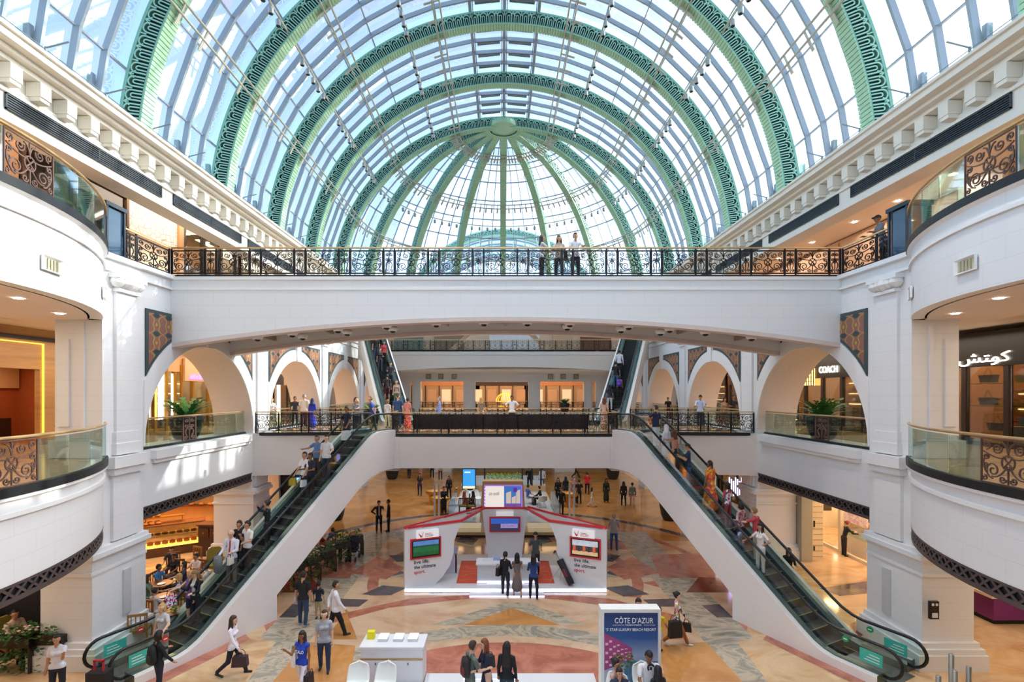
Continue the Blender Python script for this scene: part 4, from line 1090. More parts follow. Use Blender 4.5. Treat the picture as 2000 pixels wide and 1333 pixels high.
# ---------------------------------------------------------------- people
def surface_nets(V, org, h):
    s = V < 0; nx, ny, nz = V.shape
    c = np.zeros((nx - 1, ny - 1, nz - 1), dtype=np.int8)
    acc = np.zeros(c.shape + (3,)); cnt = np.zeros(c.shape)
    corners = [(0, 0, 0), (1, 0, 0), (0, 1, 0), (1, 1, 0), (0, 0, 1), (1, 0, 1), (0, 1, 1), (1, 1, 1)]
    sub = lambda A, q: A[q[0]:nx - 1 + q[0], q[1]:ny - 1 + q[1], q[2]:nz - 1 + q[2]]
    for a in range(8):
        for ax in range(3):
            ca = corners[a]
            if ca[ax]: continue
            cb = list(ca); cb[ax] = 1
            va, vb = sub(V, ca), sub(V, cb); m = (va < 0) != (vb < 0)
            if not m.any(): continue
            t = np.where(m, va / np.where(m, va - vb, 1), 0)
            for k in range(3):
                acc[..., k] += np.where(m, ca[k] + (t if k == ax else 0), 0)
            cnt += m
    idx = -np.ones(c.shape, dtype=np.int64); act = np.argwhere(cnt > 0)
    idx[tuple(act.T)] = np.arange(len(act))
    P = acc[tuple(act.T)] / cnt[tuple(act.T)][:, None]; P = (P + act) * h + org
    F = []
    for ax in range(3):
        b, c_ = [(1, 2), (2, 0), (0, 1)][ax]
        sl0 = [slice(None)] * 3; sl1 = [slice(None)] * 3; sl0[ax] = slice(0, -1); sl1[ax] = slice(1, None)
        m = s[tuple(sl0)] != s[tuple(sl1)]
        e = np.argwhere(m)
        ok = (e[:, b] > 0) & (e[:, c_] > 0) & (e[:, b] < V.shape[b] - 1) & (e[:, c_] < V.shape[c_] - 1)
        e = e[ok]; q = []
        for db, dc in ((0, 0), (-1, 0), (-1, -1), (0, -1)):
            f = e.copy(); f[:, b] += db; f[:, c_] += dc; q.append(idx[tuple(f.T)])
        q = np.stack(q, 1); fl = s[tuple(e.T)]; q[fl] = q[fl][:, ::-1]
        F.append(q)
    return P, np.concatenate(F)
def eval_prims(prims, X, Y, Z, k, labels=False):
    D = None; best = None; lab = None
    for p in prims:
        a, b, ra, rb, l, fy = p
        px, py, pz = X - a[0], (Y - a[1]) / fy, Z - a[2]
        bx, by, bz = b[0] - a[0], (b[1] - a[1]) / fy, b[2] - a[2]
        L = bx * bx + by * by + bz * bz + 1e-9
        t = np.clip((px * bx + py * by + pz * bz) / L, 0, 1)
        d = (np.sqrt((px - bx * t) ** 2 + (py - by * t) ** 2 + (pz - bz * t) ** 2) - (ra + (rb - ra) * t)) * (1 if fy > .8 else .85)
        if labels:
            if D is None: D = d.copy(); lab = np.full(d.shape, l)
            else: m = d < D; D = np.where(m, d, D); lab = np.where(m, l, lab)
        elif D is None: D = d
        else:
            hh = np.clip(.5 + .5 * (D - d) / k, 0, 1); D = D + (d - D) * hh - k * hh * (1 - hh)
    return lab if labels else D
def sdf_mesh(prims, h, k=.03):
    lo = np.min([np.minimum(np.array(p[0]) - p[2], np.array(p[1]) - p[3]) for p in prims], 0) - 2.5 * h
    hi = np.max([np.maximum(np.array(p[0]) + p[2], np.array(p[1]) + p[3]) for p in prims], 0) + 2.5 * h
    n = np.ceil((hi - lo) / h).astype(int) + 1
    ax = [lo[i] + h * np.arange(n[i]) for i in range(3)]
    X, Y, Z = np.meshgrid(*ax, indexing='ij')
    return surface_nets(eval_prims(prims, X, Y, Z, k), lo, h)
V3 = lambda *a: np.array(a, dtype=float)
def dirv(pitch, yaw=0):      # pitch: 0 straight down, 90 forward, -90 back; yaw: degrees outwards
    p, y = math.radians(pitch), math.radians(yaw)
    return V3(math.sin(y) * math.cos(p), math.sin(p) * math.cos(y), -math.cos(p) * math.cos(y))
ARMS = {  # upper (pitch, out), forearm (pitch, out)
    'down': ((2, 9), (12, 4)), 'back': ((-22, 9), (-8, 5)), 'fore': ((20, 9), (38, 3)), 'bent': ((18, 10), (92, -28)), 'phone': ((30, 8), (118, -30)),
    'hip': ((-8, 42), (18, -55)), 'rail': ((30, 38), (68, 25)), 'reach': ((62, 14), (88, 4)), 'lean': ((48, 14), (80, -35)), 'head': ((105, 35), (170, -45)),
    'point': ((78, 20), (100, 10)), 'behind': ((-26, 16), (-15, -40)), 'lap': ((25, 12), (72, -30)), 'table': ((38, 14), (82, -18)), 'side': ((0, 62), (5, 70)), 'carry': ((10, 14), (60, -10)), 'chin': ((40, 10), (140, -28))}
LEGS = {'stand': ((0, 3, 0), (0, 3, 0)), 'walk': ((24, 2, 4), (-12, 2, 34)), 'walk2': ((-14, 2, 30), (22, 2, 6)), 'step': ((8, 3, 4), (-4, 3, 10)), 'sit': ((86, 7, 82), (84, 8, 86)), 'relax': ((4, 4, 3), (-4, 6, 8))}
HAIRC = {'k': '#1b1512', 'b': '#3d2a1e', 'n': '#8a6842', 'g': '#8f8a84', 'y': '#c29a5e', 'w': '#c9c4bc', 'a': '#2a1c16'}
PCOUNT = [0]
def person(pos, heading, label, H=1.7, sex='m', skin='#b98568', top='#e9e9ea', bot='#2b2d35', shoe='#2a2422', hair='short', hc='k', arms=('down', 'down'), legs='stand',
           sleeve='short', dress=None, lean=0, h=.022, trousers='long', group=None, head_turn=0, build=1.0, top2=None, nod=0, kid=False):
    # local frame: faces +Y, x to its right
    S = H / 1.75; fem = sex == 'f'
    pr = []; A = lambda a, b, ra, rb, l, fy=1.0: pr.append((np.array(a, float), np.array(b, float), ra * build, rb * build, l, fy))
    hw = .095 if fem else .09; sw = (.165 if fem else .195); seated = legs == 'sit'
    base = .92; LG = LEGS[legs]
    # pelvis height so that the lowest foot touches the ground
    feet = []; hipz = 0
    for sd, (pit, out, knee) in zip((-1, 1), LG):
        hip = V3(sd * hw, 0, 0); d1 = dirv(pit, out); d1[0] *= sd; kn = hip + d1 * .42; d2 = dirv(pit - knee, 1); d2[0] *= sd; an = kn + d2 * .41
        feet.append((hip, kn, an))
    hz = -min(f[2][2] for f in feet) + .085
    if seated: hz = .5 / S * .96
    hipc = V3(0, 0, hz)
    la = math.radians(lean); up = V3(0, math.sin(la), math.cos(la)); fwd = V3(0, math.cos(la), -math.sin(la))
    tb = lambda u, f=0, x=0: hipc + up * u + fwd * f + V3(x, 0, 0)
    # legs
    tl = 1; sk = 0
    for sd, (hip, kn, an) in zip((-1, 1), feet):
        hip, kn, an = hip + hipc, kn + hipc, an + hipc
        if seated: an = kn + V3(0, .03, 0) * 1 + V3(0, 0, -(kn[2] - .085))
        if trousers == 'long':
            A(hip, kn, .094, .066, 2); A(kn, an + V3(0, 0, .02), .064, .052, 2)
        elif trousers == 'short':
            A(hip, kn + (hip - kn) * .1, .09, .072, 2); A(kn, kn + (an - kn) * .4, .05, .052, 0); A(kn + (an - kn) * .4, an, .052, .034, 0)
        else:
            A(hip, kn, .078, .052, 0); A(kn, kn + (an - kn) * .35, .047, .05, 0); A(kn + (an - kn) * .35, an, .05, .033, 0)
        tilt = -.06 if (not seated and an[2] - .085 > .05) else 0
        A(an + V3(0, -.03, -.045), an + V3(sd * .012, .15, -.055 + tilt), .037, .032, 3)
    # trunk
    A(tb(-.02, 0, -.05), tb(-.02, 0, .05), .108, .108, 2 if not dress else 1, .85)
    A(tb(.0), tb(.2), .138 if not fem else .128, .112 if fem else .128, 1, .74)
    A(tb(.2, 0, -.03), tb(.44, 0, -.055), .105, .1, 1, .74); A(tb(.2, 0, .03), tb(.44, 0, .055), .105, .1, 1, .74)
    A(tb(.485, -.01, -sw + .03), tb(.485, -.01, sw - .03), .062, .062, 1, .9)
    A(tb(.53, -.01, -.05), tb(.53, -.01, .05), .06, .06, 1, .9)
    if fem: A(tb(.37, .07, -.065), tb(.37, .07, -.06), .062, .062, 1); A(tb(.37, .07, .065), tb(.37, .07, .06), .062, .062, 1)
    elif build > 1.1: A(tb(.12, .05), tb(.22, .05), .13, .12, 1, .8)
    if dress:        # (length below the hips, hem radius)
        ln, hr = dress
        if seated: A(tb(0), tb(0, 0) + V3(0, .34, -.02), .14, .15, 4, .8)
        else:
            hem = hipc + V3(0, 0, -ln); n = 4
            for i in range(n):
                t0, t1 = i / n, (i + 1) / n
                A(hipc * (1 - t0) + hem * t0, hipc * (1 - t1) + hem * t1, .13 + (hr - .13) * t0, .13 + (hr - .13) * t1, 4, .82)
    # neck and head
    nb = tb(.55, -.01); ny = math.radians(nod); hd = nb + up * .10 + fwd * .02
    A(nb - up * .02, hd, .056, .05, 0)
    th = math.radians(-head_turn); ff = V3(math.sin(math.radians(head_turn)) * math.cos(ny), math.cos(math.radians(head_turn)) * math.cos(ny), -math.sin(ny))
    fx = np.cross(ff, V3(0, 0, 1)); fx /= np.linalg.norm(fx); fu = np.cross(fx, ff)
    hs = 1.05 if not kid else 1.2
    hc_ = hd + V3(0, 0, .075) * hs + ff * .012; hp = lambda x, y, z: hc_ + (fx * x + ff * y + fu * z) * hs
    A(hp(0, -.012, .03), hp(0, -.018, .022), .083 * hs, .083 * hs, 0); A(hp(0, .02, .015), hp(0, .032, -.05), .068 * hs, .042 * hs, 0)
    A(hp(0, .045, -.075), hp(0, .035, -.07), .025 * hs, .028 * hs, 0)
    A(hp(0, .09, .0), hp(0, .1, -.025), .009 * hs, .015 * hs, 0)
    for sd in (-1, 1): A(hp(sd * .08, -.005, .0), hp(sd * .083, -.015, .02), .012, .014, 0)
    # arms
    hands = []; extra = MB()
    for sd, an_ in zip((-1, 1), arms):
        (p1, o1), (p2, o2) = ARMS[an_]; sh = tb(.485, -.01, sd * (sw + .005))
        d1 = dirv(p1 + lean * .3, o1); d1[0] *= sd; el = sh + d1 * .285; d2 = dirv(p2 + lean * .2, o2); d2[0] *= sd; wr = el + d2 * .25
        rs = .045 if not fem else .039
        if sleeve == 'none': A(sh, sh + d1 * .03, rs + .012, rs + .008, 1); A(sh, el, rs, .034, 0); A(el, wr, .034, .025, 0)
        elif sleeve == 'short': A(sh, sh + d1 * .17, rs + .013, rs + .012, 1); A(sh + d1 * .17, el, rs - .004, .035, 0); A(el, wr, .036, .026, 0)
        else: A(sh, el, rs + .016, .046, 1); A(el, wr - d2 * .01, .046, .036, 1)
        pd = d2; pe = wr + pd * .085; A(wr + pd * .02, pe, .028, .032, 0, 1)
        # palm side and fingers
        side = np.cross(pd, V3(0, 0, 1) if abs(pd[2]) < .9 else V3(0, 1, 0)); side /= np.linalg.norm(side); nn = np.cross(side, pd)
        for f in range(4):
            o = pe + side * (-.027 + .018 * f); ln = (.065, .075, .08, .06)[f]
            cv = -nn if nn[1] < 0 else nn
            extra.tube([o - pd * .03, o + pd * ln * .5, o + pd * ln * .85 + cv * .018, o + pd * ln * .9 + cv * .035], [.011, .0105, .0095, .007], 5)
        extra.tube([wr + pd * .03 + side * .02, wr + pd * .07 + side * .05, wr + pd * .1 + side * .055], [.013, .012, .009], 5)
        hands.append(pe)
    P, Q = sdf_mesh(pr, h, k=.028)
    C = P[Q].mean(1); lab = eval_prims(pr, C[:, 0], C[:, 1], C[:, 2], .02, labels=True).astype(int)
    if top2: # a second colour for open jackets and ties
        m = (lab == 1) & (abs(C[:, 0]) < (.03 if top2[1] == 'tie' else .075)) & (C[:, 1] > .02) & (C[:, 2] > hz + .05); lab[m] = 5
    hu = (C - hipc) @ up; hem = -.05 if not seated else .02; trunk = (abs(C[:, 0]) < .24) & (abs((C - hipc) @ fwd) < (.2 if not seated else .14)) & (hu < .25) & (hu > -.2)
    lab[trunk & (lab == 2) & (hu > hem)] = 1
    if not dress: lab[trunk & (lab == 1) & (hu < hem)] = 2
    nv = len(P); me = bpy.data.meshes.new('body')
    vs = np.concatenate([P, np.array(extra.v)]) * S
    fs = Q.tolist() + [tuple(i + nv for i in f) for f in extra.f]
    me.from_pydata(vs.tolist(), [], fs)
    cloth = lambda c, r=.8: M(c, r, noise=.09, scale=9, name='fabric')
    for q in (M(skin, .55, noise=.03, name='skin'), cloth(top) if isinstance(top, str) else top, cloth(bot) if isinstance(bot, str) else bot, M(shoe, .5, noise=0, name='shoe'),
              (cloth(bot) if isinstance(bot, str) else bot) if dress else M(shoe, .5, noise=0), cloth(top2[0]) if top2 else M(skin, .55, noise=.03)): me.materials.append(q)
    me.polygons.foreach_set('material_index', np.concatenate([lab, np.zeros(len(extra.f), int)]))
    me.polygons.foreach_set('use_smooth', [True] * len(fs)); me.update()
    pos = Vector(pos); z0 = 0
    root = thing('person', label, 'person', pos, group)
    o = bpy.data.objects.new('body', me); COL.objects.link(o); o.parent = root
    # hair
    hm = []; B = lambda a, b, ra, rb, fy=1.0: hm.append((np.array(a, float), np.array(b, float), ra * hs, rb * hs, 0, fy))
    if hair != 'bald':
        if hair == 'cap': B(hp(0, -.01, .045), hp(0, -.012, .045), .092, .092); B(hp(0, .07, .045), hp(0, .13, .035), .045, .03)
        else:
            B(hp(0, -.024, .045), hp(0, -.034, .03), .088, .086); B(hp(0, .015, .075), hp(0, -.02, .08), .062, .07)
            for sd in (-1, 1): B(hp(sd * .05, -.02, .03), hp(sd * .052, -.045, -.02), .045, .035)
        if hair == 'long':
            for x in (-.045, 0, .045): B(hp(x, -.055, .03), hp(x * 1.3, -.085, -.22), .05, .04)
            for sd in (-1, 1): B(hp(sd * .072, -.015, .03), hp(sd * .085, .0, -.17), .026, .026)
        if hair == 'verylong':
            for x in (-.05, 0, .05): B(hp(x, -.055, .03), hp(x * 1.3, -.09, -.4), .052, .045)
        if hair == 'bob':
            for x in (-.05, 0, .05): B(hp(x, -.05, .03), hp(x * 1.2, -.06, -.09), .05, .042)
            for sd in (-1, 1): B(hp(sd * .074, -.01, .03), hp(sd * .082, .0, -.07), .028, .028)
        if hair == 'pony': B(hp(0, -.1, .04), hp(0, -.13, -.14), .035, .02)
        if hair == 'bun': B(hp(0, -.1, .07), hp(0, -.11, .075), .042, .04)
        if hair == 'scarf':
            B(hp(0, -.02, .03), hp(0, -.03, -.03), .1, .1); B(hp(0, -.03, -.08), hp(0, -.03, -.2), .1, .13)
        HP, HQ = sdf_mesh(hm, max(.012, h * .75), k=.02)
        hme = bpy.data.meshes.new('hair'); hme.from_pydata((HP * S).tolist(), [], HQ.tolist()); hme.materials.append(M(HAIRC.get(hc, hc), .6, noise=.1, scale=30, name='hair'))
        hme.polygons.foreach_set('use_smooth', [True] * len(HQ)); hme.update()
        # keep the face clear of hair
        ho = bpy.data.objects.new('cap' if hair == 'cap' else ('headscarf' if hair == 'scarf' else 'hair'), hme); COL.objects.link(ho); ho.parent = root
    if pos.y < 26:
        fc = MB()
        for sd in (-1, 1): fc.lathe([(0, -.006), (.008, -.003), (.009, 0), (.008, .003), (0, .006)], tuple((hp(sd * .03, .084, .012)) * S), 8, 0, 1.2, .8)
        for sd in (-1, 1): fc.beam(hp(sd * .015, .088, .033) * S, hp(sd * .048, .078, .033) * S, .008, .006)
        eo = fc.mesh('eyes', [M('#1a1210', .4, noise=0)]); q = bpy.data.objects.new('eyes', eo); COL.objects.link(q); q.parent = root
        mo = MB().beam(hp(-.022, .073, -.045) * S, hp(.022, .073, -.045) * S, .012, .01).mesh('mouth', [M('#8e4a44', .5, noise=0)]); q = bpy.data.objects.new('mouth', mo); COL.objects.link(q); q.parent = root
    root.rotation_euler = (0, 0, -math.radians(heading))
    R = Matrix.Rotation(-math.radians(heading), 4, 'Z')
    W = lambda p: pos + (R @ Vector(tuple(np.array(p) * S)))
    PCOUNT[0] += 1
    return dict(root=root, hands=[W(q) for q in hands], at=lambda x, y, z: W(V3(x, y, z)), back=W(tb(.35, -.16)), side=lambda sd: W(tb(.0, 0, sd * .2)), R=R, pos=pos, S=S, hd=heading)
def bag(name, label, cat, loc, w, d, hh, col, rot=0, handle=.14, group=None, rough=.5, mat=None):
    t = thing(name, label, cat, loc, group); m = mat or M(col, rough, noise=.05)
    b = MB(); b.add([(-w / 2 * k, -d / 2, z) for k, z in ((1, 0), (.86, hh))] + [(w / 2 * k, -d / 2, z) for k, z in ((1, 0), (.86, hh))] + [(-w / 2 * k, d / 2, z) for k, z in ((1, 0), (.86, hh))] + [(w / 2 * k, d / 2, z) for k, z in ((1, 0), (.86, hh))],
                    [(0, 2, 3, 1), (4, 5, 7, 6), (0, 1, 5, 4), (2, 6, 7, 3), (1, 3, 7, 5), (0, 4, 6, 2)])
    me = b.mesh('bag_body', [m]); o = bpy.data.objects.new('bag_body', me); COL.objects.link(o); o.parent = t
    if handle:
        hd_ = MB()
        for y in (-d / 2, d / 2): hd_.tube([(w * .25 * math.cos(a), y, hh + handle * math.sin(a)) for a in [PI * i / 8 for i in range(9)]], .009, 5)
        me = hd_.mesh('handle', [M('#2a2220', .5, noise=0)]); o = bpy.data.objects.new('handle', me); COL.objects.link(o); o.parent = t
    t.rotation_euler = (0, 0, math.radians(rot)); return t
def hang(p, i, label, w, d, hh, col, name='handbag', cat='bag', handle=.14, mat=None, extra=0):
    q = p['hands'][i]; return bag(name, label, cat, (q.x, q.y, max(q.z - hh - handle, p['pos'].z + .03)), w, d, hh, col, -p['hd'] + 90 + extra, handle, mat=mat)
def backpack(p, label, col, col2='#8a2f2a'):
    q = p['back']; t = thing('backpack', label, 'bag', (q.x, q.y, q.z - .3)); m = M(col, .7, noise=.1)
    b = MB(); b.lathe([(0, 0), (.14, .01), (.16, .1), (.155, .32), (.12, .43), (0, .47)], (0, 0, 0), 14, 0, 1.0, .62); o = bpy.data.objects.new('bag_body', b.mesh('bag_body', [m], True)); COL.objects.link(o); o.parent = t
    b = MB(); b.lathe([(0, 0), (.1, .01), (.11, .1), (.09, .2), (0, .21)], (0, -.08, .05), 12, 0, 1, .4); o = bpy.data.objects.new('front_pocket', b.mesh('front_pocket', [M(col2, .7)], True)); COL.objects.link(o); o.parent = t
    b = MB()
    for sx in (-.08, .08): b.tube([(sx, .08, .4), (sx * 1.2, .16, .46), (sx * 1.3, .25, .36), (sx * 1.4, .2, .1), (sx, .08, .05)], .014, 5)
    o = bpy.data.objects.new('straps', b.mesh('straps', [M('#18181a', .7)])); COL.objects.link(o); o.parent = t
    t.rotation_euler = (0, 0, -math.radians(p['hd'])); return t
# ---------------------------------------------------------------- shops
GOLD = M('#c9973f', .3, .8, name='gold_metal'); DKW = M('#2a1d18', .4, name='dark_wood'); BRICK = M('#b5623a', .6, noise=.15, scale=3, name='orange_back_wall')
def lightmat(c, e): return M(c, .5, noise=0, emit=e, name='lit_panel')
GOODC = ['#c8a25a', '#7b3f2a', '#2b2b30', '#e8e0d0', '#b04a3a', '#4a5a6e', '#8d6b4a', '#d8b7a0']
def shop(s, z0, y0, y1, X, label, H=3.3, header='#1c1512', head_h=.75, text=None, tcol='#fff3df', temit=4, text_at=None, text_w=None, wall='#d9a673', frame=DKW, depth=3.4, shelves=3, glow=2.5,
         door=None, group='shop fronts', panels=3, goods=True, name='shop_front', text_z=None):
    nm = 'left' if s < 0 else 'right'
    t = thing(name, label, 'shop', (s * X, (y0 + y1) / 2, z0), group)
    W = M(wall, .6, noise=.08, scale=2); zt = z0 + H
    b = MB().box(s * (X + depth), s * (X + depth + .1), y0, y1, z0, zt); b.build('back_wall', [W], t)
    MB().box(s * X, s * (X + depth), y0, y0 + .08, z0, zt).box(s * X, s * (X + depth), y1 - .08, y1, z0, zt).build('side_wall', [W], t)
    MB().box(s * X, s * (X + depth), y0, y1, zt, zt + .06).build('shop_ceiling', [M('#f0dcc4', .7)], t)
    MB().box(s * (X + .1), s * (X + depth), y0, y1, z0, z0 + .02).build('shop_floor', [MARB_GAL], t)
    lp = MB()
    n = max(2, int((y1 - y0) / 2.2))
    for i in range(n):
        yc = y0 + (y1 - y0) * (i + .5) / n
        lp.box(s * (X + .8), s * (X + 1.0), yc - .7, yc + .7, zt - .03, zt); lp.box(s * (X + 2.2), s * (X + 2.4), yc - .7, yc + .7, zt - .03, zt)
    lp.build('ceiling_light', [lightmat('#ffd7a0', 16 * glow)], t)
    hd = MB().box(s * (X - .12), s * (X + .1), y0, y1, zt - head_h, zt + .5); hd.build('sign_board', [M(header, .35, noise=.03)], t)
    fr = MB()
    for i in range(panels + 1):
        y = y0 + (y1 - y0) * i / panels; fr.box(s * (X - .08), s * (X + .08), y - .09, y + .09, z0, zt - head_h)
    fr.box(s * (X - .06), s * (X + .06), y0, y1, z0, z0 + .14); fr.build('window_frame', [frame], t)
    for i in range(panels):
        if door in (i, 'all'): continue
        ya, yb = y0 + (y1 - y0) * i / panels + .1, y0 + (y1 - y0) * (i + 1) / panels - .1
        MB().box(s * (X - .01), s * (X + .01), ya, yb, z0 + .14, zt - head_h).build('glass_pane', [SGLASS], t)
    if text:
        mb = text_mb(text, .5, text_w, .04); hgt = max(v[2] for v in mb.v) - min(v[2] for v in mb.v)
        tz = text_z or (zt - head_h / 2 - hgt / 2); yc = text_at if text_at is not None else (y0 + y1) / 2; w = text_w or max(v[0] for v in mb.v)
        # reading direction for someone in the atrium
        if s < 0: facing(mb, (s * (X - .16), yc - w / 2, tz), (0, 1, 0))
        else: facing(mb, (s * (X - .16), yc + w / 2, tz), (0, -1, 0))
        mb.build('sign_letters', [lightmat(tcol, temit)], t)
    # shelves with lit edges
    for i in range(shelves):
        z = z0 + .75 + i * .62
        MB().box(s * (X + depth - .4), s * (X + depth), y0 + .3, y1 - .3, z, z + .035).build('shelf', [frame], t)
        MB().box(s * (X + depth - .05), s * (X + depth - .02), y0 + .3, y1 - .3, z + .5, z + .54).build('shelf_light', [lightmat('#ffcf8a', 6)], t)
    if goods:
        y = y0 + .6; i = 0
        while y < y1 - .5:
            for k in range(shelves):
                z = z0 + .785 + k * .62; hh = .18 + .16 * random.random(); ww = .12 + .12 * random.random()
                g = MB().lathe([(ww * .8, 0), (ww, hh * .3), (ww * .7, hh * .8), (ww * .25, hh), (0, hh)], (s * (X + depth - .2), y, z), 7, 0, .6, 1)
                tag(g.build('display_item', [M(random.choice(GOODC), .5)]), 'small item on a lit shelf of the %s' % SHORT.get(label, 'shop'), 'shop goods', 'goods on the shelves of the ' + SHORT.get(label, 'shop'))
            y += .8 + .3 * random.random()
    return t
SHORT = {}
def reg(label, short): SHORT[label] = short; return label
# right side, first floor: two signed fronts of the dark bag shop
A = reg('black fronted first floor bag shop with a lit Arabic sign', 'bag shop under the Arabic sign')
shop(1, L1, 15.8, 20.6, 17.5, A, text='\uFEB6\uFE98\uFEEE\uFEDB', text_at=18.15, text_w=1.95, head_h=.75, wall='#c98a58', glow=2.2, H=3.65, text_z=L1 + 3.05)
B_ = reg('black fronted shop with lit white Latin lettering seen through the nearest right arch', 'shop with white Latin lettering')
shop(1, L1, 21.2, 30.5, 17.5, B_, text='COACH', text_at=26.75, text_w=1.5, text_z=L1 + 3.02, wall='#cf9a6a', glow=2.2, head_h=.9, H=3.65, panels=6)
# lit lattice window and bulb strip beside it
t = thing('lattice_window', 'small lit window of warm square panes left of the white shop lettering', 'window', (17.35, 28.6, L1 + 2.2))
MB().box(17.3, 17.36, 27.9, 29.0, L1 + 2.35, L1 + 3.3).build('lit_panel', [lightmat('#ffc56e', 2.5)], t)
g = MB()
for i in range(6): g.box(17.26, 17.3, 27.9 + i * .22 - .015, 27.9 + i * .22 + .015, L1 + 2.35, L1 + 3.3)
for i in range(5): g.box(17.26, 17.3, 27.9, 29.0, L1 + 2.35 + i * .235 - .012, L1 + 2.35 + i * .235 + .012)
g.build('lattice', [DKW], t)
t = thing('bulb_strip', 'upright strip of round warm bulbs at the corner of the black fronted shop', 'light', (17.3, 29.6, L1))
MB().box(17.3, 17.38, 29.4, 29.75, L1, L1 + 3.2).build('strip', [BLACK], t)
for i in range(10): MB().lathe([(0, -.05), (.05, 0), (0, .05)], (17.27, 29.58, L1 + .35 + i * .3), 10).build('bulb', [lightmat('#ffdca8', 9)], t)
for k, (y0, y1) in enumerate(((31.2, 38.5), (39.2, 50))):
    shop(1, L1, y0, y1, 17.5, reg('warm lit first floor shop behind the %s right arch' % ('second' if k == 0 else 'third and fourth'), 'first floor shop behind the %s right arch' % ('second' if k == 0 else 'third')), wall='#b9743f', header='#3a2218', glow=1.2, panels=3)
shop(1, L1, -2, 15, 17.5, reg('pale first floor shop beside the camera on the right', 'shop beside the camera on the right'), wall='#cfa27a', header='#3a2a20', glow=.8, goods=False)
# left side, first floor
C_ = 'wood panelled first floor shop entrance with a glowing square outline'
t = thing('shop_front', C_, 'shop', (-17.5, 18, L1), 'shop fronts')
WOOD = marble('striped_wood', ['#a57b4d', '#b98c5a', '#c29765'], .8, .6, (1, .3, 5), .45)
MB().box(-17.5, -17.7, 13, 17.2, L1, 10.3).box(-17.5, -17.7, 18.75, 21.2, L1, 10.3).box(-17.5, -17.7, 17.2, 18.75, 8.78, 10.3).build('wood_panel', [WOOD], t)
g = MB()
for y in (17.1, 18.85): g.box(-17.44, -17.5, y - .018, y + .018, L1 + .4, 9.75)
g.box(-17.44, -17.5, 17.1, 18.85, 9.72, 9.755); g.build('glowing_outline', [lightmat('#ffd24a', 1.1)], t)
MB().box(-20.5, -20.6, 15, 21, L1, 9).box(-17.7, -20.5, 14.9, 15, L1, 9.1).box(-17.7, -20.5, 21, 21.1, L1, 9.1).build('back_wall', [M('#b8683e', .6, noise=.1, name='orange_wall')], t)
MB().box(-17.7, -20.5, 15, 21, 9.0, 9.1).build('shop_ceiling', [CEIL], t); MB().box(-18.3, -19.6, 16.8, 19.6, 8.96, 9.0).build('ceiling_light', [lightmat('#ffd09a', 4)], t)
MB().box(-20.35, -20.45, 15.1, 20.9, 8.1, 9.0).build('lit_wall_band', [M('#e2bf98', .5)], t); MB().box(-19.5, -19.7, 17.9, 18.1, L1, 8.6).box(-19.5, -19.7, 19.0, 19.15, L1, 8.6).build('dark_posts', [DKW], t)  # beige band paints the lit upper part of the back wall
MB().box(-20.4, -20.5, 17.0, 18.6, 7.3, 8.3).box(-19.8, -20.4, 16, 20, L1, 6.9).build('dark_counter', [DKW], t)
MB().box(-17.38, -17.45, 21.2, 21.6, L1, 10.3).box(-17.4, -17.46, 12.9, 21.6, 9.85, 9.98).build('black_edge', [BLACK], t)
Dg = reg('gold framed boutique with lit cream panels seen through the nearest left arch', 'gold framed boutique')
t = shop(-1, L1, 23.4, 32.6, 17.5, Dg, header='#e2b27a', wall='#efcf98', frame=GOLD, glow=1.6, panels=6, H=3.65, head_h=.6)
MB().box(-17.2, -17.34, 26.9, 29.9, 8.55, 9.75).build('lit_sign_panel', [M('#f0b98a', .5, noise=0)], t)
# the small violet sign is too faint to read: a row of upright strokes
vs = MB()
for i in range(9): vs.box(-17.14, -17.19, 27.3 + i * .25, 27.3 + i * .25 + (.14 if i % 3 else .19), 8.66, 8.66 + (.26 if i % 2 else .2))
vs.build('violet_letters', [lightmat('#a06bff', 2.2)], t)
gp = MB()
for y in (24.2, 25.6, 26.8, 30.0, 31.4): gp.box(-17.3, -17.38, y - .07, y + .07, L1, 9.4)
gp.build('gold_columns', [GOLD], t)
lp = MB()
for y in (24.9, 25.1, 25.9, 30.5): lp.box(-17.25, -17.3, y, y + .08, L1 + .6, 8.9)
lp.build('light_strips', [lightmat('#fff0d8', 5)], t)
for k, (y0, y1) in enumerate(((33.3, 40.5), (41.2, 50))):
    shop(-1, L1, y0, y1, 17.5, reg('warm lit first floor shop with timber boards behind the %s left arch' % ('second' if k == 0 else 'third and fourth'), 'first floor shop behind the %s left arch' % ('second' if k == 0 else 'third')), wall='#c07f48', header='#c9a27c', glow=1.6, panels=3)
t = thing('light_column', 'tall glowing white light strip beside the shop behind the second left arch', 'light', (-17.2, 38.2, L1)); MB().box(-17.2, -17.3, 38.1, 38.5, L1, 9.0).build('strip', [lightmat('#ffdcb0', 5)], t)
tag(MB().box(-16.8, -16.95, 36.5, 38.2, 8.5, 9.3).build('hanging_sign', [M('#3a3230', .5)]), 'dark hanging sign board behind the second left arch', 'sign')
tag(MB().box(-16.2, -16.3, 43.6, 45.2, 6.2, 8.0).build('yellow_display', [lightmat('#ffd23a', 1.0)]), 'yellow lit display cabinet behind the third left arch', 'display')
shop(-1, L1, -2, 12.5, 17.5, reg('pale first floor shop beside the camera on the left', 'shop beside the camera on the left'), wall='#cfa27a', header='#3a2a20', glow=.8, goods=False)
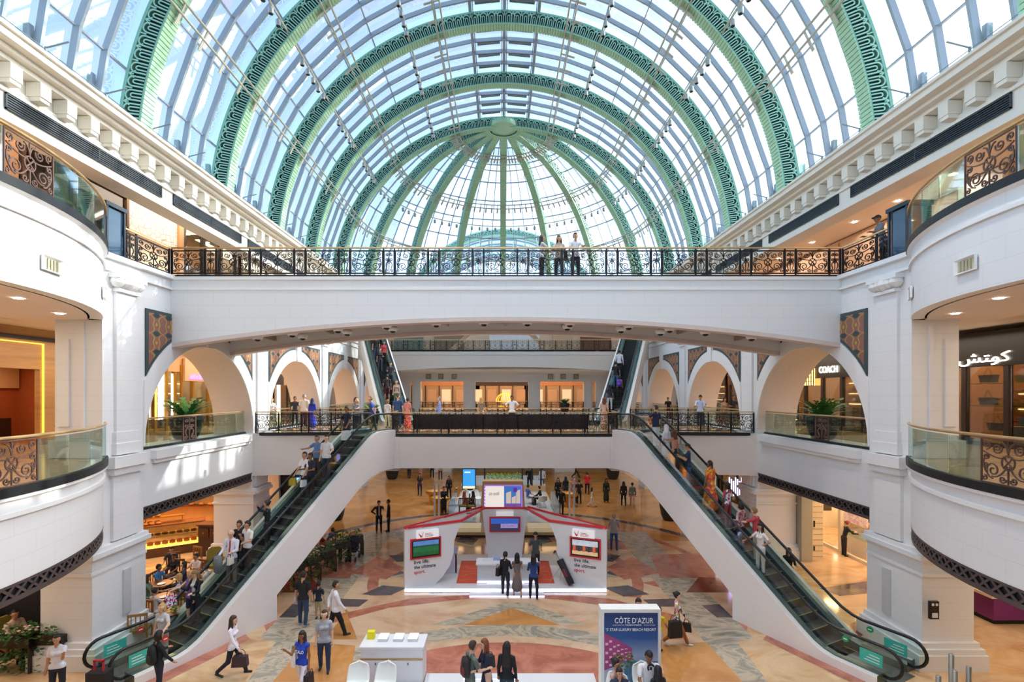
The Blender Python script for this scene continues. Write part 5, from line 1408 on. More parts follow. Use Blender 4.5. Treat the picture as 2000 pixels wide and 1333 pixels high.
# second floor
for s in (-1, 1):
    nm = 'left' if s < 0 else 'right'
    if s < 0:
        t = thing('shop_front', 'second floor shop front of framed clear glass with cream backing, top left', 'shop', (-14, 15, L2), 'shop fronts')
        MB().box(-15.2, -15.3, 4, 18.4, L2, 15.4).build('cream_backing', [M('#e8c8a4', .6, noise=.1)], t)
        MB().box(-14, -14.02, 4, 18.4, L2, 15.1).build('glass_pane', [glass_mat('#efe6d8', .3, refl=1.5, name='reflective_glass')], t)
        f = MB()
        for y in (8, 11.5, 14.4, 16.1, 18.4): f.box(-13.92, -14.06, y - .06, y + .06, L2, 15.2)
        f.box(-13.92, -14.08, 4, 18.4, 15.05, 15.2).box(-13.92, -14.08, 4, 18.4, 13.95, 14.02); f.build('frame', [M('#6a4c38', .4, .3)], t)
        MB().box(-13.9, -14.3, 4, 14.2, L2, 15.4).build('wood_end', [M('#b98a64', .5, noise=.1)], t)
        t = thing('patterned_screen', 'white lit screen wall with a web pattern on the second floor at left', 'screen', (-14, 20, L2), None)
        m, N, L, b = new_mat('crackle_web_glass'); v = N.new('ShaderNodeTexVoronoi'); v.feature = 'DISTANCE_TO_EDGE'; v.inputs['Scale'].default_value = 3.4
        g = N.new('ShaderNodeNewGeometry'); L.new(g.outputs['Position'], v.inputs['Vector']); r = N.new('ShaderNodeValToRGB'); r.color_ramp.elements[0].color = srgb('#a8987e'); r.color_ramp.elements[1].color = srgb('#eceeed'); r.color_ramp.elements[1].position = .05
        L.new(v.outputs['Distance'], r.inputs[0]); L.new(r.outputs[0], b.inputs['Base Color'])
        MB().box(-14.0, -14.05, 18.5, 21.3, 14.0, 15.4).build('panel', [m], t); MB().box(-13.95, -14.1, 18.46, 21.6, 13.85, 14.0).box(-13.9, -14.1, 21.3, 21.6, L2, 15.4).build('edge', [M('#c9986a', .5)], t)
        MB().box(-14.02, -14.1, 18.4, 21.3, L2, 13.85).build('plinth_wall', [M('#e2c09c', .5)], t)
        shop(-1, L2, 21.7, 26, 14, reg('orange lit second floor shop beyond the patterned screen', 'second floor shop beyond the patterned screen'), H=3.3, header='#6a4a34', head_h=.15, wall='#e0a878', glow=1.2)
        shop(-1, L2, 26.5, 50, 14, reg('far second floor shop on the left', 'far second floor shop on the left'), H=3.3, header='#6a4a34', head_h=.15, wall='#e0b48a', glow=1.0, panels=8)
    else:
        t = thing('wall_panelling', 'pale beige panelled wall of the second floor gallery on the right', 'wall panel', (16.5, 20, L2))
        MB().box(16.5, 16.6, 6, 50, L2, 15.4).build('panels', [M('#dcb79a', .6, noise=.02)], t)
        f = MB()
        for y in (12, 15, 18.2, 21.5, 24.6, 28, 32): f.box(16.45, 16.5, y, y + .02, L2, 15.3)
        f.build('joints', [M('#a98266', .6)], t)
        MB().box(16.3, 16.5, 16.4, 18.0, L2, 15.4).build('white_pier', [WHITE], t)
    dlm = MB().lathe([(0, 0), (.09, 0), (.09, -.012), (0, -.012)], n=12).mesh('downlight', [lightmat('#fff2dd', 30)])
    for y in (12, 14.5, 17.2, 19.6, 22, 25, 28, 31, 34):
        for x in ((13.8, 15.4) if s > 0 else (13.1,)):
            o = bpy.data.objects.new('downlight', dlm); COL.objects.link(o); o.location = (s * x, y, 15.44); o['_o'] = tuple(o.location)
            tag(o, 'round recessed ceiling light over the %s second floor gallery' % nm, 'light', 'ceiling lights of the %s second floor gallery' % nm)
    for x, y in ((11.2, 11.4), (12.8, 10.6), (12.2, 13.6), (13.6, 12.6), (10.6, 8.6)):
        o = bpy.data.objects.new('downlight', dlm); COL.objects.link(o); o.location = (s * x, y, 10.065); o['_o'] = tuple(o.location)
        tag(o, 'round recessed light in the soffit of the curved %s second floor balcony' % nm, 'light', 'soffit lights of the curved %s balcony' % nm)
# ground floor, right: jewellery shop and perfume shop
E_ = reg('bright ground floor jewellery shop seen through the right opening', 'jewellery shop')
t = shop(1, 0, 19.3, 30, 16.6, E_, H=4.3, header='#4a3c34', head_h=.4, wall='#efe2c8', frame=M('#e6d9c0', .4), glow=2.0, panels=2, door='all', depth=3.6)
MB().box(18.4, 18.5, 25.4, 27.2, 1.0, 2.3).build('floral_light_box', [marble('floral_lilac', ['#f3e6f0', '#d6a8c8', '#f7f0f4', '#b58ab0'], 2.2, 1.0, rough=.5)], t)
for i, (x, y) in enumerate(((17.6, 24.6), (17.8, 21.4))):
    c = thing('display_counter', ['white glass topped counter beside the shop assistant in black', 'white jewellery counter nearest the pier, mostly hidden'][i], 'counter', (x, y, 0), 'jewellery counters')
    MB().box(x - .5, x + .5, y - 1.0, y + 1.0, 0, .8).build('cabinet', [M('#f1e4cc', .5)], c); MB().box(x - .48, x + .48, y - .98, y + .98, .8, 1.0).build('glass_top', [SGLASS], c)
G_ = reg('ground floor shop with timber column beyond the near right pier', 'shop beyond the near right pier')
shop(1, 0, -1, 17.6, 18.5, G_, H=4.3, header='#4a3c34', head_h=.4, wall='#e2c7a0', frame=DKW, glow=1.8, panels=5, door=3, depth=2)
c = thing('display_counter', 'violet fronted counter with cream top beyond the right pier', 'counter', (17.4, 17.2, 0))
MB().box(16.6, 18.0, 17.0, 17.9, .15, .9).build('violet_front', [M('#7a2f72', .5)], c); MB().box(16.5, 18.1, 16.95, 18.0, .9, 1.0).build('counter_top', [M('#ead9be', .4)], c); MB().box(16.65, 17.95, 17.05, 17.85, 0, .15).build('toe_kick', [BLACK], c)
c = thing('timber_column', 'honey timber column on a black foot beside the near right pier', 'column', (15.7, 17.9, 0)); MB().box(15.4, 16.0, 17.6, 18.2, .5, 5).build('shaft', [M('#b9773c', .4, noise=.1)], c); MB().box(15.35, 16.05, 17.55, 18.25, 0, .5).build('foot', [BLACK], c)
for k, (y0, y1) in enumerate(((30.6, 38), (38.6, 50))):
    for s in (-1, 1):
        shop(s, 0, y0, y1, 16.6, reg('ground floor shop beyond the escalator on the %s, %s' % ('left' if s < 0 else 'right', 'with dark front' if k == 0 else 'farthest'), ('dark fronted ground floor shop on the ' if k == 0 else 'farthest ground floor shop on the ') + ('left' if s < 0 else 'right')), H=4.2, header='#1a1716', head_h=.7, wall='#c98f5a', glow=1.5, goods=False)
# blue lit sign beyond the left escalator, violet lights beyond the right one
t = thing('lit_sign', 'small blue lit sign high beyond the left escalator', 'sign', at(583, 937, 27)); p = at(583, 937, 27); MB().box(p.x - .3, p.x + .3, p.y, p.y + .06, p.z - .08, p.z + .08).build('sign_face', [lightmat('#5aa0ff', 4)], t)
t = thing('dark_portal', 'tall black doorway panel beyond the left escalator', 'doorway', at(570, 1000, 27.2)); p = at(570, 1000, 27.2); MB().box(p.x - .95, p.x + .5, p.y, p.y + .1, 0, p.z + 2.0).build('panel', [BLACK], t)
t = thing('light_curtain', 'violet glowing light rods beyond the right escalator', 'light', at(1437, 955, 27))
for i in range(7):
    p = at(1425 + i * 4, 955, 27); MB().box(p.x - .02, p.x + .02, p.y, p.y + .04, p.z - .4, p.z + .6 - .1 * (i % 3)).build('light_rod', [lightmat('#b9b4ff', 6)], t)
# orange glow strip and light panels beyond on the far ground floor are the far shops
for s in (-1, 1):
    shop(s, 0, 55, 78, 17.5, reg('far ground floor shop beyond the bridge on the ' + ('left' if s < 0 else 'right'), 'far ground floor shop'), H=4.2, header='#3a2a22', wall='#d79a62', glow=2.5, goods=False)
# far first floor shops in the three openings
def far_shop(px, label, carriage=False):
    c = at(px, 768, 66); t = thing('shop_front', label, 'shop', (c.x, 66, L1), 'far first floor shops')
    MB().box(c.x - 5, c.x + 5, 66, 66.2, L1, 10.4).build('back_wall', [M('#b59a80', .6, noise=.1)], t)
    MB().box(c.x - 4.2, c.x + 4.2, 65.9, 66.0, L1 + 2.9, L1 + 3.5).build('header', [M('#3a2c3a' if carriage else '#c98a5c', .5)], t)
    for q in range(5): MB().box(c.x - 4 + q * 1.8, c.x - 3.9 + q * 1.8, 65.8, 65.9, L1, L1 + 2.9).build('post', [DKW], t)
    MB().box(c.x - 4, c.x + 4, 62, 62.5, 10.3, 10.4).box(c.x - 4, c.x + 4, 58, 58.5, 10.3, 10.4).build('ceiling_light', [lightmat('#ffd9a8', 5)], t)
    for q in range(4): MB().box(c.x - 3.8 + q * 1.9, c.x - 2.6 + q * 1.9, 65.85, 65.9, L1 + .5, L1 + 2.4).build('lit_display', [lightmat('#b08a68' if q % 2 else '#e8d8c0', .2)], t)
far_shop(863, 'warm lit shop in the left opening of the far first floor wall'); far_shop(1098, 'warm lit shop in the right opening of the far first floor wall')
far_shop(980, 'shop with blue lit lettering in the middle opening of the far wall', True)
p = at(985, 765, 60); t = thing('carriage_display', 'golden domed wire carriage in the middle opening of the far wall', 'display', (p.x, 60, L1))
g = MB()
for q in range(8):
    a = PI * q / 8; g.tube([(p.x + 1.0 * math.cos(u) * math.cos(a), 60 + 1.0 * math.cos(u) * math.sin(a), L1 + .9 + 1.0 * math.sin(u)) for u in [PI * j / 12 for j in range(13)]], .035, 5)
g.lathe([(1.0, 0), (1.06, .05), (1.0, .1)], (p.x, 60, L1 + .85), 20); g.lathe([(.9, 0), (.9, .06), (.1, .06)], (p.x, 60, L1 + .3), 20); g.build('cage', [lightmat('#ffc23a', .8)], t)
# high wall squares above the far openings
for i, px in enumerate((837, 861, 887, 1075, 1100, 1125)):
    p = at(px, 736, 52.9); t = thing('wall_plaque', 'small square patterned plaque on the far wall, %s of three over the %s opening' % (['first', 'second', 'third'][i % 3], 'left' if i < 3 else 'right'), 'plaque', p)
    MB().box(p.x - .27, p.x + .27, 52.82, 52.9, p.z - .27, p.z + .27).build('frame', [M('#8c8f7c', .5)], t); MB().box(p.x - .2, p.x + .2, 52.8, 52.83, p.z - .2, p.z + .2).build('tile', [marble('plaque_tile', ['#50604a', '#c9c29a', '#7a6a58'], 4, 2, rough=.4)], t)
# bakery in the left ground floor opening
t = thing('bakery', 'warm lit bakery shop behind the left ground floor opening', 'shop', (-16.5, 25, 0))
MB().box(-20.3, -11.9, 27.6, 27.8, 0, 4.95).build('back_wall', [M('#c99a62', .6, noise=.2, scale=2)], t)
MB().box(-15.35, -14.6, 26.6, 27.5, 0, 4.95).build('black_pillar', [M('#15181b', .5)], t)
MB().box(-14.6, -12.2, 27.0, 27.2, 0, 4.95).build('cream_wall', [SALMON], t)
for z in (1.7, 2.5, 3.3): MB().box(-20, -15.5, 27.1, 27.6, z, z + .06).build('shelf', [M('#6b3d1f', .5)], t)
MB().box(-19, -16, 25.6, 27.2, 4.9, 4.95).build('ceiling_light', [lightmat('#ffb45a', 14)], t)
tag(MB().box(-17.5, -16.5, 26.9, 27.0, 2.5, 4.2).build('menu_board', [M('#33291f', .7, noise=.3, scale=25)]), 'tall dark chalk menu board on the bakery wall', 'menu board')
c = thing('display_counter', 'long lit glass bakery counter full of loaves', 'counter', (-17, 23.7, 0)); u = Vector((2.9, 1.9, 0)).normalized(); n_ = Vector((u.y, -u.x, 0)); o_ = Vector((-18.6, 22.7, 0))
def cb(a0, a1, d0_, d1_, z0, z1, nm_, m):
    b = MB(); q = [o_ + u * a + n_ * d for a, d in ((a0, d0_), (a1, d0_), (a1, d1_), (a0, d1_))]; b.prism([(v.x, v.y, z0) for v in q], (0, 0, z1 - z0)); return b.build(nm_, [m], c)
cb(0, 4.3, -.9, 0, 0, .45, 'base', M('#5a3a24', .5)); cb(0, 4.3, -.85, .0, .45, .5, 'lit_tray', lightmat('#ffb347', 3)); cb(0, 4.3, -.85, -.0, .95, 1.0, 'middle_tray', M('#d9b070', .4)); cb(0, 4.3, -.03, 0, .45, 1.45, 'glass_front', SGLASS); cb(0, 4.3, -.9, 0, 1.45, 1.52, 'counter_top', M('#7a4c2a', .4)); cb(0, 4.3, -.5, -.46, 1.36, 1.4, 'light_tube', lightmat('#ffd27a', 14)); cb(.2, 3.4, -.75, -.35, 1.8, 1.84, 'upper_shelf', GOLD)
for a_ in (.25, 1.8, 3.3): cb(a_, a_ + .04, -.57, -.53, 1.5, 1.82, 'shelf_post', GOLD)
lf = MB().lathe([(0, 0), (.1, .015), (.13, .06), (.08, .12), (0, .135)], n=9).mesh('bread_loaf', [M('#b8702c', .6, noise=.25, scale=14)], True)
for r_, (z, nq, dd) in enumerate(((.5, 13, -.35), (1.0, 13, -.35), (.5, 13, -.62), (1.52, 9, -.3), (1.52, 8, -.55), (1.84, 8, -.55))):
    for i in range(nq):
        v = o_ + u * (.2 + (3.9 if r_ < 3 else 2.4) * i / nq) + n_ * dd; o = bpy.data.objects.new('bread_loaf', lf); COL.objects.link(o); o.location = (v.x, v.y, z); o.scale = (1.2, .9, 1); o['_o'] = tuple(o.location)
        tag(o, 'round brown loaf in or on the bakery counter', 'bread', 'loaves of the bakery counter')
for k in range(3):
    for i in range(8):
        o = bpy.data.objects.new('bread_loaf', lf); COL.objects.link(o); o.location = (-19.7 + i * .52, 27.3, (1.76, 2.56, 3.36)[k]); o.scale = (1.4, 1, 1.3); o['_o'] = tuple(o.location)
        tag(o, 'round brown loaf on the bakery wall shelves', 'bread', 'loaves on the bakery wall shelves')
t = thing('sideboard', 'dark wooden sideboard with drawers beside the bakery', 'cabinet', (-14.3, 24.4, 0))
MB().box(-14.8, -13.75, 24.1, 24.7, 0, 1.5).build('body', [M('#3a1f14', .4)], t); MB().box(-14.85, -13.7, 24.0, 24.75, 1.5, 1.56).build('top', [M('#5a3420', .4)], t)
for i in range(2):
    d_ = MB().box(-14.75 + i * .52, -14.28 + i * .52, 24.06, 24.1, .95, 1.35).build('drawer', [M('#4a2818', .4)], t)
    MB().box(-14.56 + i * .52, -14.48 + i * .52, 24.02, 24.06, 1.12, 1.16).build('knob', [GOLD], d_)
# dark wall and curtain of the restaurant at far left
tag(MB().box(-17.6, -13.05, 16.0, 16.3, 0, 4.95).build('dark_partition', [M('#141a20', .6)]), 'black partition wall behind the diners at lower left', 'partition')

tag(MB().box(13.85, 14.35, 23.3, 23.9, 0, 5.0).build('shop_pillar', [M('#a9a798', .4, noise=.04)]), 'grey green pillar beside the open door of the jewellery shop', 'pillar')
t = thing('door_leaf', 'cream ribbed door leaf standing open beside the grey green pillar', 'door', (14.7, 23.5, 0)); MB().box(14.45, 14.95, 23.45, 23.52, .05, 3.9).build('leaf', [M('#ead9b8', .5)], t)
rb = MB()
for q in range(14): rb.box(14.48, 14.92, 23.43, 23.45, .2 + q * .26, .24 + q * .26)
rb.build('ribs', [M('#c9ae7a', .5)], t); MB().box(14.5, 14.54, 23.4, 23.45, 1.6, 1.9).box(14.5, 14.54, 23.4, 23.45, .5, .7).build('handles', [BLACK], t)
t = thing('wall_cabinet', 'tall white wall cabinet with dark shelves inside the jewellery shop', 'cabinet', (19.6, 30, 0)); MB().box(18.6, 20.1, 29.3, 29.8, 0, 3.4).build('case', [M('#f2ead8', .5)], t)
for q in range(5): MB().box(18.75, 19.2, 29.26, 29.3, 1.0 + q * .45, 1.35 + q * .45).build('niche', [M('#4a4440', .5)], t)
MB().box(19.35, 19.95, 29.2, 29.3, 1.2, 1.9).build('lit_niche', [lightmat('#fff0dc', 1.5)], t)
# ---------------------------------------------------------------- stands on the ground floor
KW = M('#e4e4e6', .3, noise=.01, name='glossy_white'); KR = M('#d8303a', .4, noise=.02, name='red_trim')
LED = M('#cfd8ff', .5, noise=0, emit=2.2, name='white_led')
def stand():
    t = thing('exhibition_stand', 'white property exhibition stand with red edged open roof and lit platform', 'exhibition stand', (0, 21, 0))
    MB().box(-4.0, 4.0, 19.75, 24.0, .0, .03).box(-3.97, 3.97, 19.8, 23.95, .11, .15).build('platform', [KW], t)
    MB().box(-4.0, 4.0, 19.75, 19.8, .03, .11).box(-4.0, -3.96, 19.8, 24, .03, .11).box(3.96, 4.0, 19.8, 24, .03, .11).build('led_edge', [LED], t)
    MB().box(-1.4, 1.5, 19.3, 19.75, 0, .05).build('step', [KW], t); MB().box(-1.4, 1.5, 19.28, 19.3, .01, .05).build('step_led', [LED], t)
    wing_pts = [(0, .15), (0, 2.45), (2.38, 2.52), (2.2, 2.2), (2.05, 1.8), (2.02, 1.3), (1.85, .8), (1.55, .4), (1.25, .15)]
    for s in (-1, 1):
        o = Vector((s * 4.0, 19.78, 0)); u = Vector((-s * .925, .38, 0)).normalized(); nn = Vector((-s * .38 * -1, 0, 0))
        nrm = Vector((s * .38 * -1, -.925, 0)).normalized() if s < 0 else Vector((-.38, -.925, 0)).normalized()
        nrm = Vector((-u.y, u.x, 0)) if (Vector((-u.y, u.x, 0)).y < 0) else Vector((u.y, -u.x, 0))
        P = lambda a, z, d=0: o + u * a + nrm * d + Vector((0, 0, z))
        w = MB().prism([P(a, z) for a, z in wing_pts], tuple(nrm * -.18)); w.build('wing_panel', [KW], t)
        # screen, red surround, logo box, slogan
        a0, a1 = (.28, 1.42); z0, z1 = 1.32, 2.0
        MB().prism([P(a0 - .06, z0 - .07, .002), P(a1 + .06, z0 - .07, .002), P(a1 + .06, z1 + .07, .002), P(a0 - .06, z1 + .07, .002)], tuple(nrm * .05)).build('screen_surround', [KR], t)
        sc = MB().prism([P(a0, z0, .05), P(a1, z0, .05), P(a1, z1, .05), P(a0, z1, .05)], tuple(nrm * .02)).build('screen', [M('#12161a', .3, noise=0, emit=.0)], t)
        rows = [('#5a86c8', .70, 1.0), ('#274a38', .60, .72), ('#1d6b3a', .3, .62), ('#1a5a2c', .05, .3)] if s < 0 else [('#c9d2da', .62, 1.0), ('#4a3a34', .3, .64), ('#d9b98a', .05, .3)]
        for c, k0, k1 in rows:
            za, zb = z0 + .03 + (z1 - z0 - .06) * k0, z0 + .03 + (z1 - z0 - .06) * k1
            MB().poly([P(a0 + .05, za, .073), P(a1 - .05, za, .073), P(a1 - .05, zb, .073), P(a0 + .05, zb, .073)]).build('picture_band', [M(c, .5, noise=.35, scale=6, emit=.25)], sc)
        if s > 0:
            for i in range(5):
                aa = a0 + .15 + i * .2; MB().poly([P(aa, z0 + .2, .075), P(aa + .11, z0 + .2, .075), P(aa + .11, z0 + .42, .075), P(aa, z0 + .42, .075)]).build('picture_seat', [M('#2a2a38' if i % 2 else '#b5503a', .5, noise=0, emit=.5)], sc)
        lb = MB().prism([P(.45, 2.1, .0), P(1.35, 2.1, .0), P(1.35, 2.4, .0), P(.45, 2.4, .0)], tuple(nrm * .16)).build('logo_box', [M('#ffffff', .5, noise=0, emit=.15)], t)
        rx, ux = (1, u) if s < 0 else (-1, -u)
        def txt(body, a, z, wd, mat, nmx, size=.2):
            mb = text_mb(body, size, wd, .01); st = P(a, z, .012); facing(mb, tuple(st), tuple(ux)); return mb.build(nmx, [mat], t)
        A0 = .38 if s < 0 else 1.3
        blk = M('#2b2b2e', .6, noise=0)
        txt('live life.', A0, 1.06, .62, blk, 'slogan_line'); txt('the ultimate', A0, .86, .88, blk, 'slogan_line'); txt('sport.', A0, .66, .45, KR, 'slogan_line')
        la = .52 if s < 0 else 1.28
        # emblem: red striped shield and three grey lines
        em = MB(); q0 = P(la, 2.14, .165); uu = Vector(ux)
        for i in range(4):
            em.prism([q0 + uu * (.03 * i) + Vector((0, 0, .16 - .03 * i)), q0 + uu * (.03 * i + .02) + Vector((0, 0, .17 - .03 * i)), q0 + uu * (.12 + .01 * i) + Vector((0, 0, .02 * i)), q0 + uu * (.10 + .01 * i) + Vector((0, 0, .02 * i - .01))], tuple(nrm * .006))
        em.prism([q0 + uu * .13 + Vector((0, 0, .0)), q0 + uu * .15 + Vector((0, 0, .0)), q0 + uu * .21 + Vector((0, 0, .22)), q0 + uu * .19 + Vector((0, 0, .22))], tuple(nrm * .006)); em.build('emblem', [KR], lb)
        tl = MB()
        for i in range(3):
            q = q0 + uu * .26 + Vector((0, 0, .13 - .055 * i)); tl.prism([q, q + uu * (.34 - .07 * (i == 0)), q + uu * (.34 - .07 * (i == 0)) + Vector((0, 0, .022)), q + Vector((0, 0, .022))], tuple(nrm * .006))
        tl.build('emblem_text', [M('#c9868c', .6, noise=0)], lb)
        # roof ribbons
        A_ = P(0, 2.45); B_ = P(2.36, 2.52); C0 = Vector((s * 1.07, 23.4, 2.45)); C1 = Vector((s * .95, 23.3, 2.45))
        r = MB()
        z_ = Vector((0, 0, .1)); r.prism([A_, A_ + Vector((-s * .1, -.0, 0)), C1 + Vector((s * .35, -.15, 0)), C0], tuple(z_)); r.build('roof_panel', [KW], t)
        e = MB(); e.beam(A_ + z_ * 1.1, C0 + z_ * 1.1, .06, .08).beam(A_ + z_ * .9, B_ + z_ * .9, .07, .09).beam(B_ + z_ * .9, C1 + z_ * .9, .08, .09); e.build('roof_edge', [KR], t)
        g = MB(); g.prism([A_.lerp(B_, .3), B_, B_.lerp(C1, .8), A_.lerp(C0, .45)], (0, 0, .02)); g.build('roof_infill', [M('#b9b3b0', .4)], t)
        # soft grid floor mat
        m = MB().box(s * .75, s * 2.0, 20.3, 23.0, .15, .165); m.build('sport_court_mat', [M('#e0583c', .5, noise=.12, scale=4)], t)
        ln = MB(); W_ = .166
        for x0, x1, ya, yb in ((.85, 1.9, 20.6, 20.63), (.85, 1.9, 22.7, 22.73), (.85, 1.9, 21.6, 21.63)): ln.box(s * x0, s * x1, ya, yb, W_, W_ + .003)
        for cy_, r0 in ((21.0, .35), (22.3, .35)):
            for i in range(14):
                a, b_ = PI * i / 14, PI * (i + 1) / 14
                ln.quad(*[(s * 1.37 + rr * math.cos(q), cy_ + rr * math.sin(q) * (1 if cy_ < 21.5 else -1), W_ + .003) for rr, q in ((r0, a), (r0 + .03, a), (r0 + .03, b_), (r0, b_))])
        ln.build('court_lines', [M('#f08a70', .5, noise=0)], t)
    c = MB(); c.prism([(-.78, 23.4, .15), (.78, 23.4, .15), (1.07, 23.4, 2.45), (-1.07, 23.4, 2.45)], (0, .18, 0)); c.build('centre_panel', [KW], t)
    MB().beam((-1.07, 23.4, 2.5), (1.07, 23.4, 2.5), .1, .08).build('centre_edge', [KR], t)
    MB().box(-.72, .72, 23.3, 23.4, 1.4, 2.1).build('screen_surround', [KR], t)
    sc = MB().box(-.65, .65, 23.27, 23.3, 1.46, 2.04).build('screen', [M('#3a3350', .3, noise=0, emit=.4)], t)
    MB().box(-.65, .65, 23.26, 23.27, 1.8, 2.04).build('picture_band', [M('#2f58b0', .5, noise=.2, emit=.5)], sc); MB().box(-.2, .6, 23.255, 23.265, 1.6, 1.8).build('picture_band', [M('#8f7fb0', .5, noise=.9, scale=22, emit=.5)], sc)
    MB().box(-.4, .4, 23.2, 23.4, 2.17, 2.38).build('logo_box', [M('#ffffff', .5, noise=0, emit=.15)], t)
    c = thing('counter', 'grey white reception counter in the middle of the exhibition stand', 'counter', (0.1, 20.6, .15))
    MB().box(-1.15, 1.3, 20.35, 20.95, .15, .9).build('body', [M('#c9cacd', .35)], c); MB().box(-1.2, 1.35, 20.25, 21.0, .9, .96).build('top', [KW], c); MB().box(-1.15, 1.3, 20.31, 20.35, .17, .22).build('led_strip', [LED], c)
    for x, y, lb in ((-.8, 20.7, 'low stack of leaflets at the left end of the stand counter'), (-.35, 20.75, 'small grey box of cards on the stand counter')):
        tag(MB().box(x - .15, x + .15, y - .1, y + .1, .96, 1.0 if x < -.5 else 1.08).build('leaflet_stack', [M('#9fb0d0' if x > -.5 else '#e0e2ea', .5)]), lb, 'leaflets')
    l = thing('lectern', 'pale translucent lectern with open book in the left part of the stand', 'lectern', (-2.35, 21.6, .15))
    MB().box(-2.6, -2.1, 21.5, 21.55, .15, 1.0).box(-2.6, -2.55, 21.5, 21.9, .15, 1.0).box(-2.15, -2.1, 21.5, 21.9, .15, 1.0).build('legs', [M('#d5d2e6', .3)], l); MB().add([(-2.65, 21.4, .98), (-2.05, 21.4, .98), (-2.05, 21.9, 1.12), (-2.65, 21.9, 1.12), (-2.65, 21.4, 1.02), (-2.05, 21.4, 1.02), (-2.05, 21.9, 1.16), (-2.65, 21.9, 1.16)], [(0, 3, 2, 1), (4, 5, 6, 7), (0, 1, 5, 4), (1, 2, 6, 5), (2, 3, 7, 6), (3, 0, 4, 7)]).build('top', [M('#b5bccb', .3)], l)
    g = thing('golf_bag', 'black and red golf bag on two thin legs, leaning by the right wing', 'golf bag', (2.6, 20.1, .15))
    a, b = Vector((2.66, 20.05, .2)), Vector((2.22, 20.42, 1.08))
    MB().tube([a, a.lerp(b, .1), a.lerp(b, .5), a.lerp(b, .95), b], [.12, .14, .135, .15, .14], 12).build('bag_body', [M('#1d1d22', .5)], g, smooth=True)
    MB().tube([a.lerp(b, .3) + Vector((-.06, -.09, .04)), a.lerp(b, .6) + Vector((-.06, -.09, .04))], .07, 8).build('red_pocket', [M('#7a2634', .5)], g)
    for dx in (0, .25): MB().tube([a.lerp(b, .8), (1.85 + dx * 1.6, 20.5 + dx * .3, .16)], .012, 5).build('leg', [STEEL], g)
    for i in range(5):
        e = b + Vector((-.22 + .02 * i, .16 + .03 * i, .22 + .03 * (i % 3))); cl = MB().tube([b, e], .01, 5).build('club', [STEEL], g); MB().lathe([(0, -.03), (.05, 0), (0, .035)], tuple(e), 8).build('club_head', [BLACK], cl)
stand()
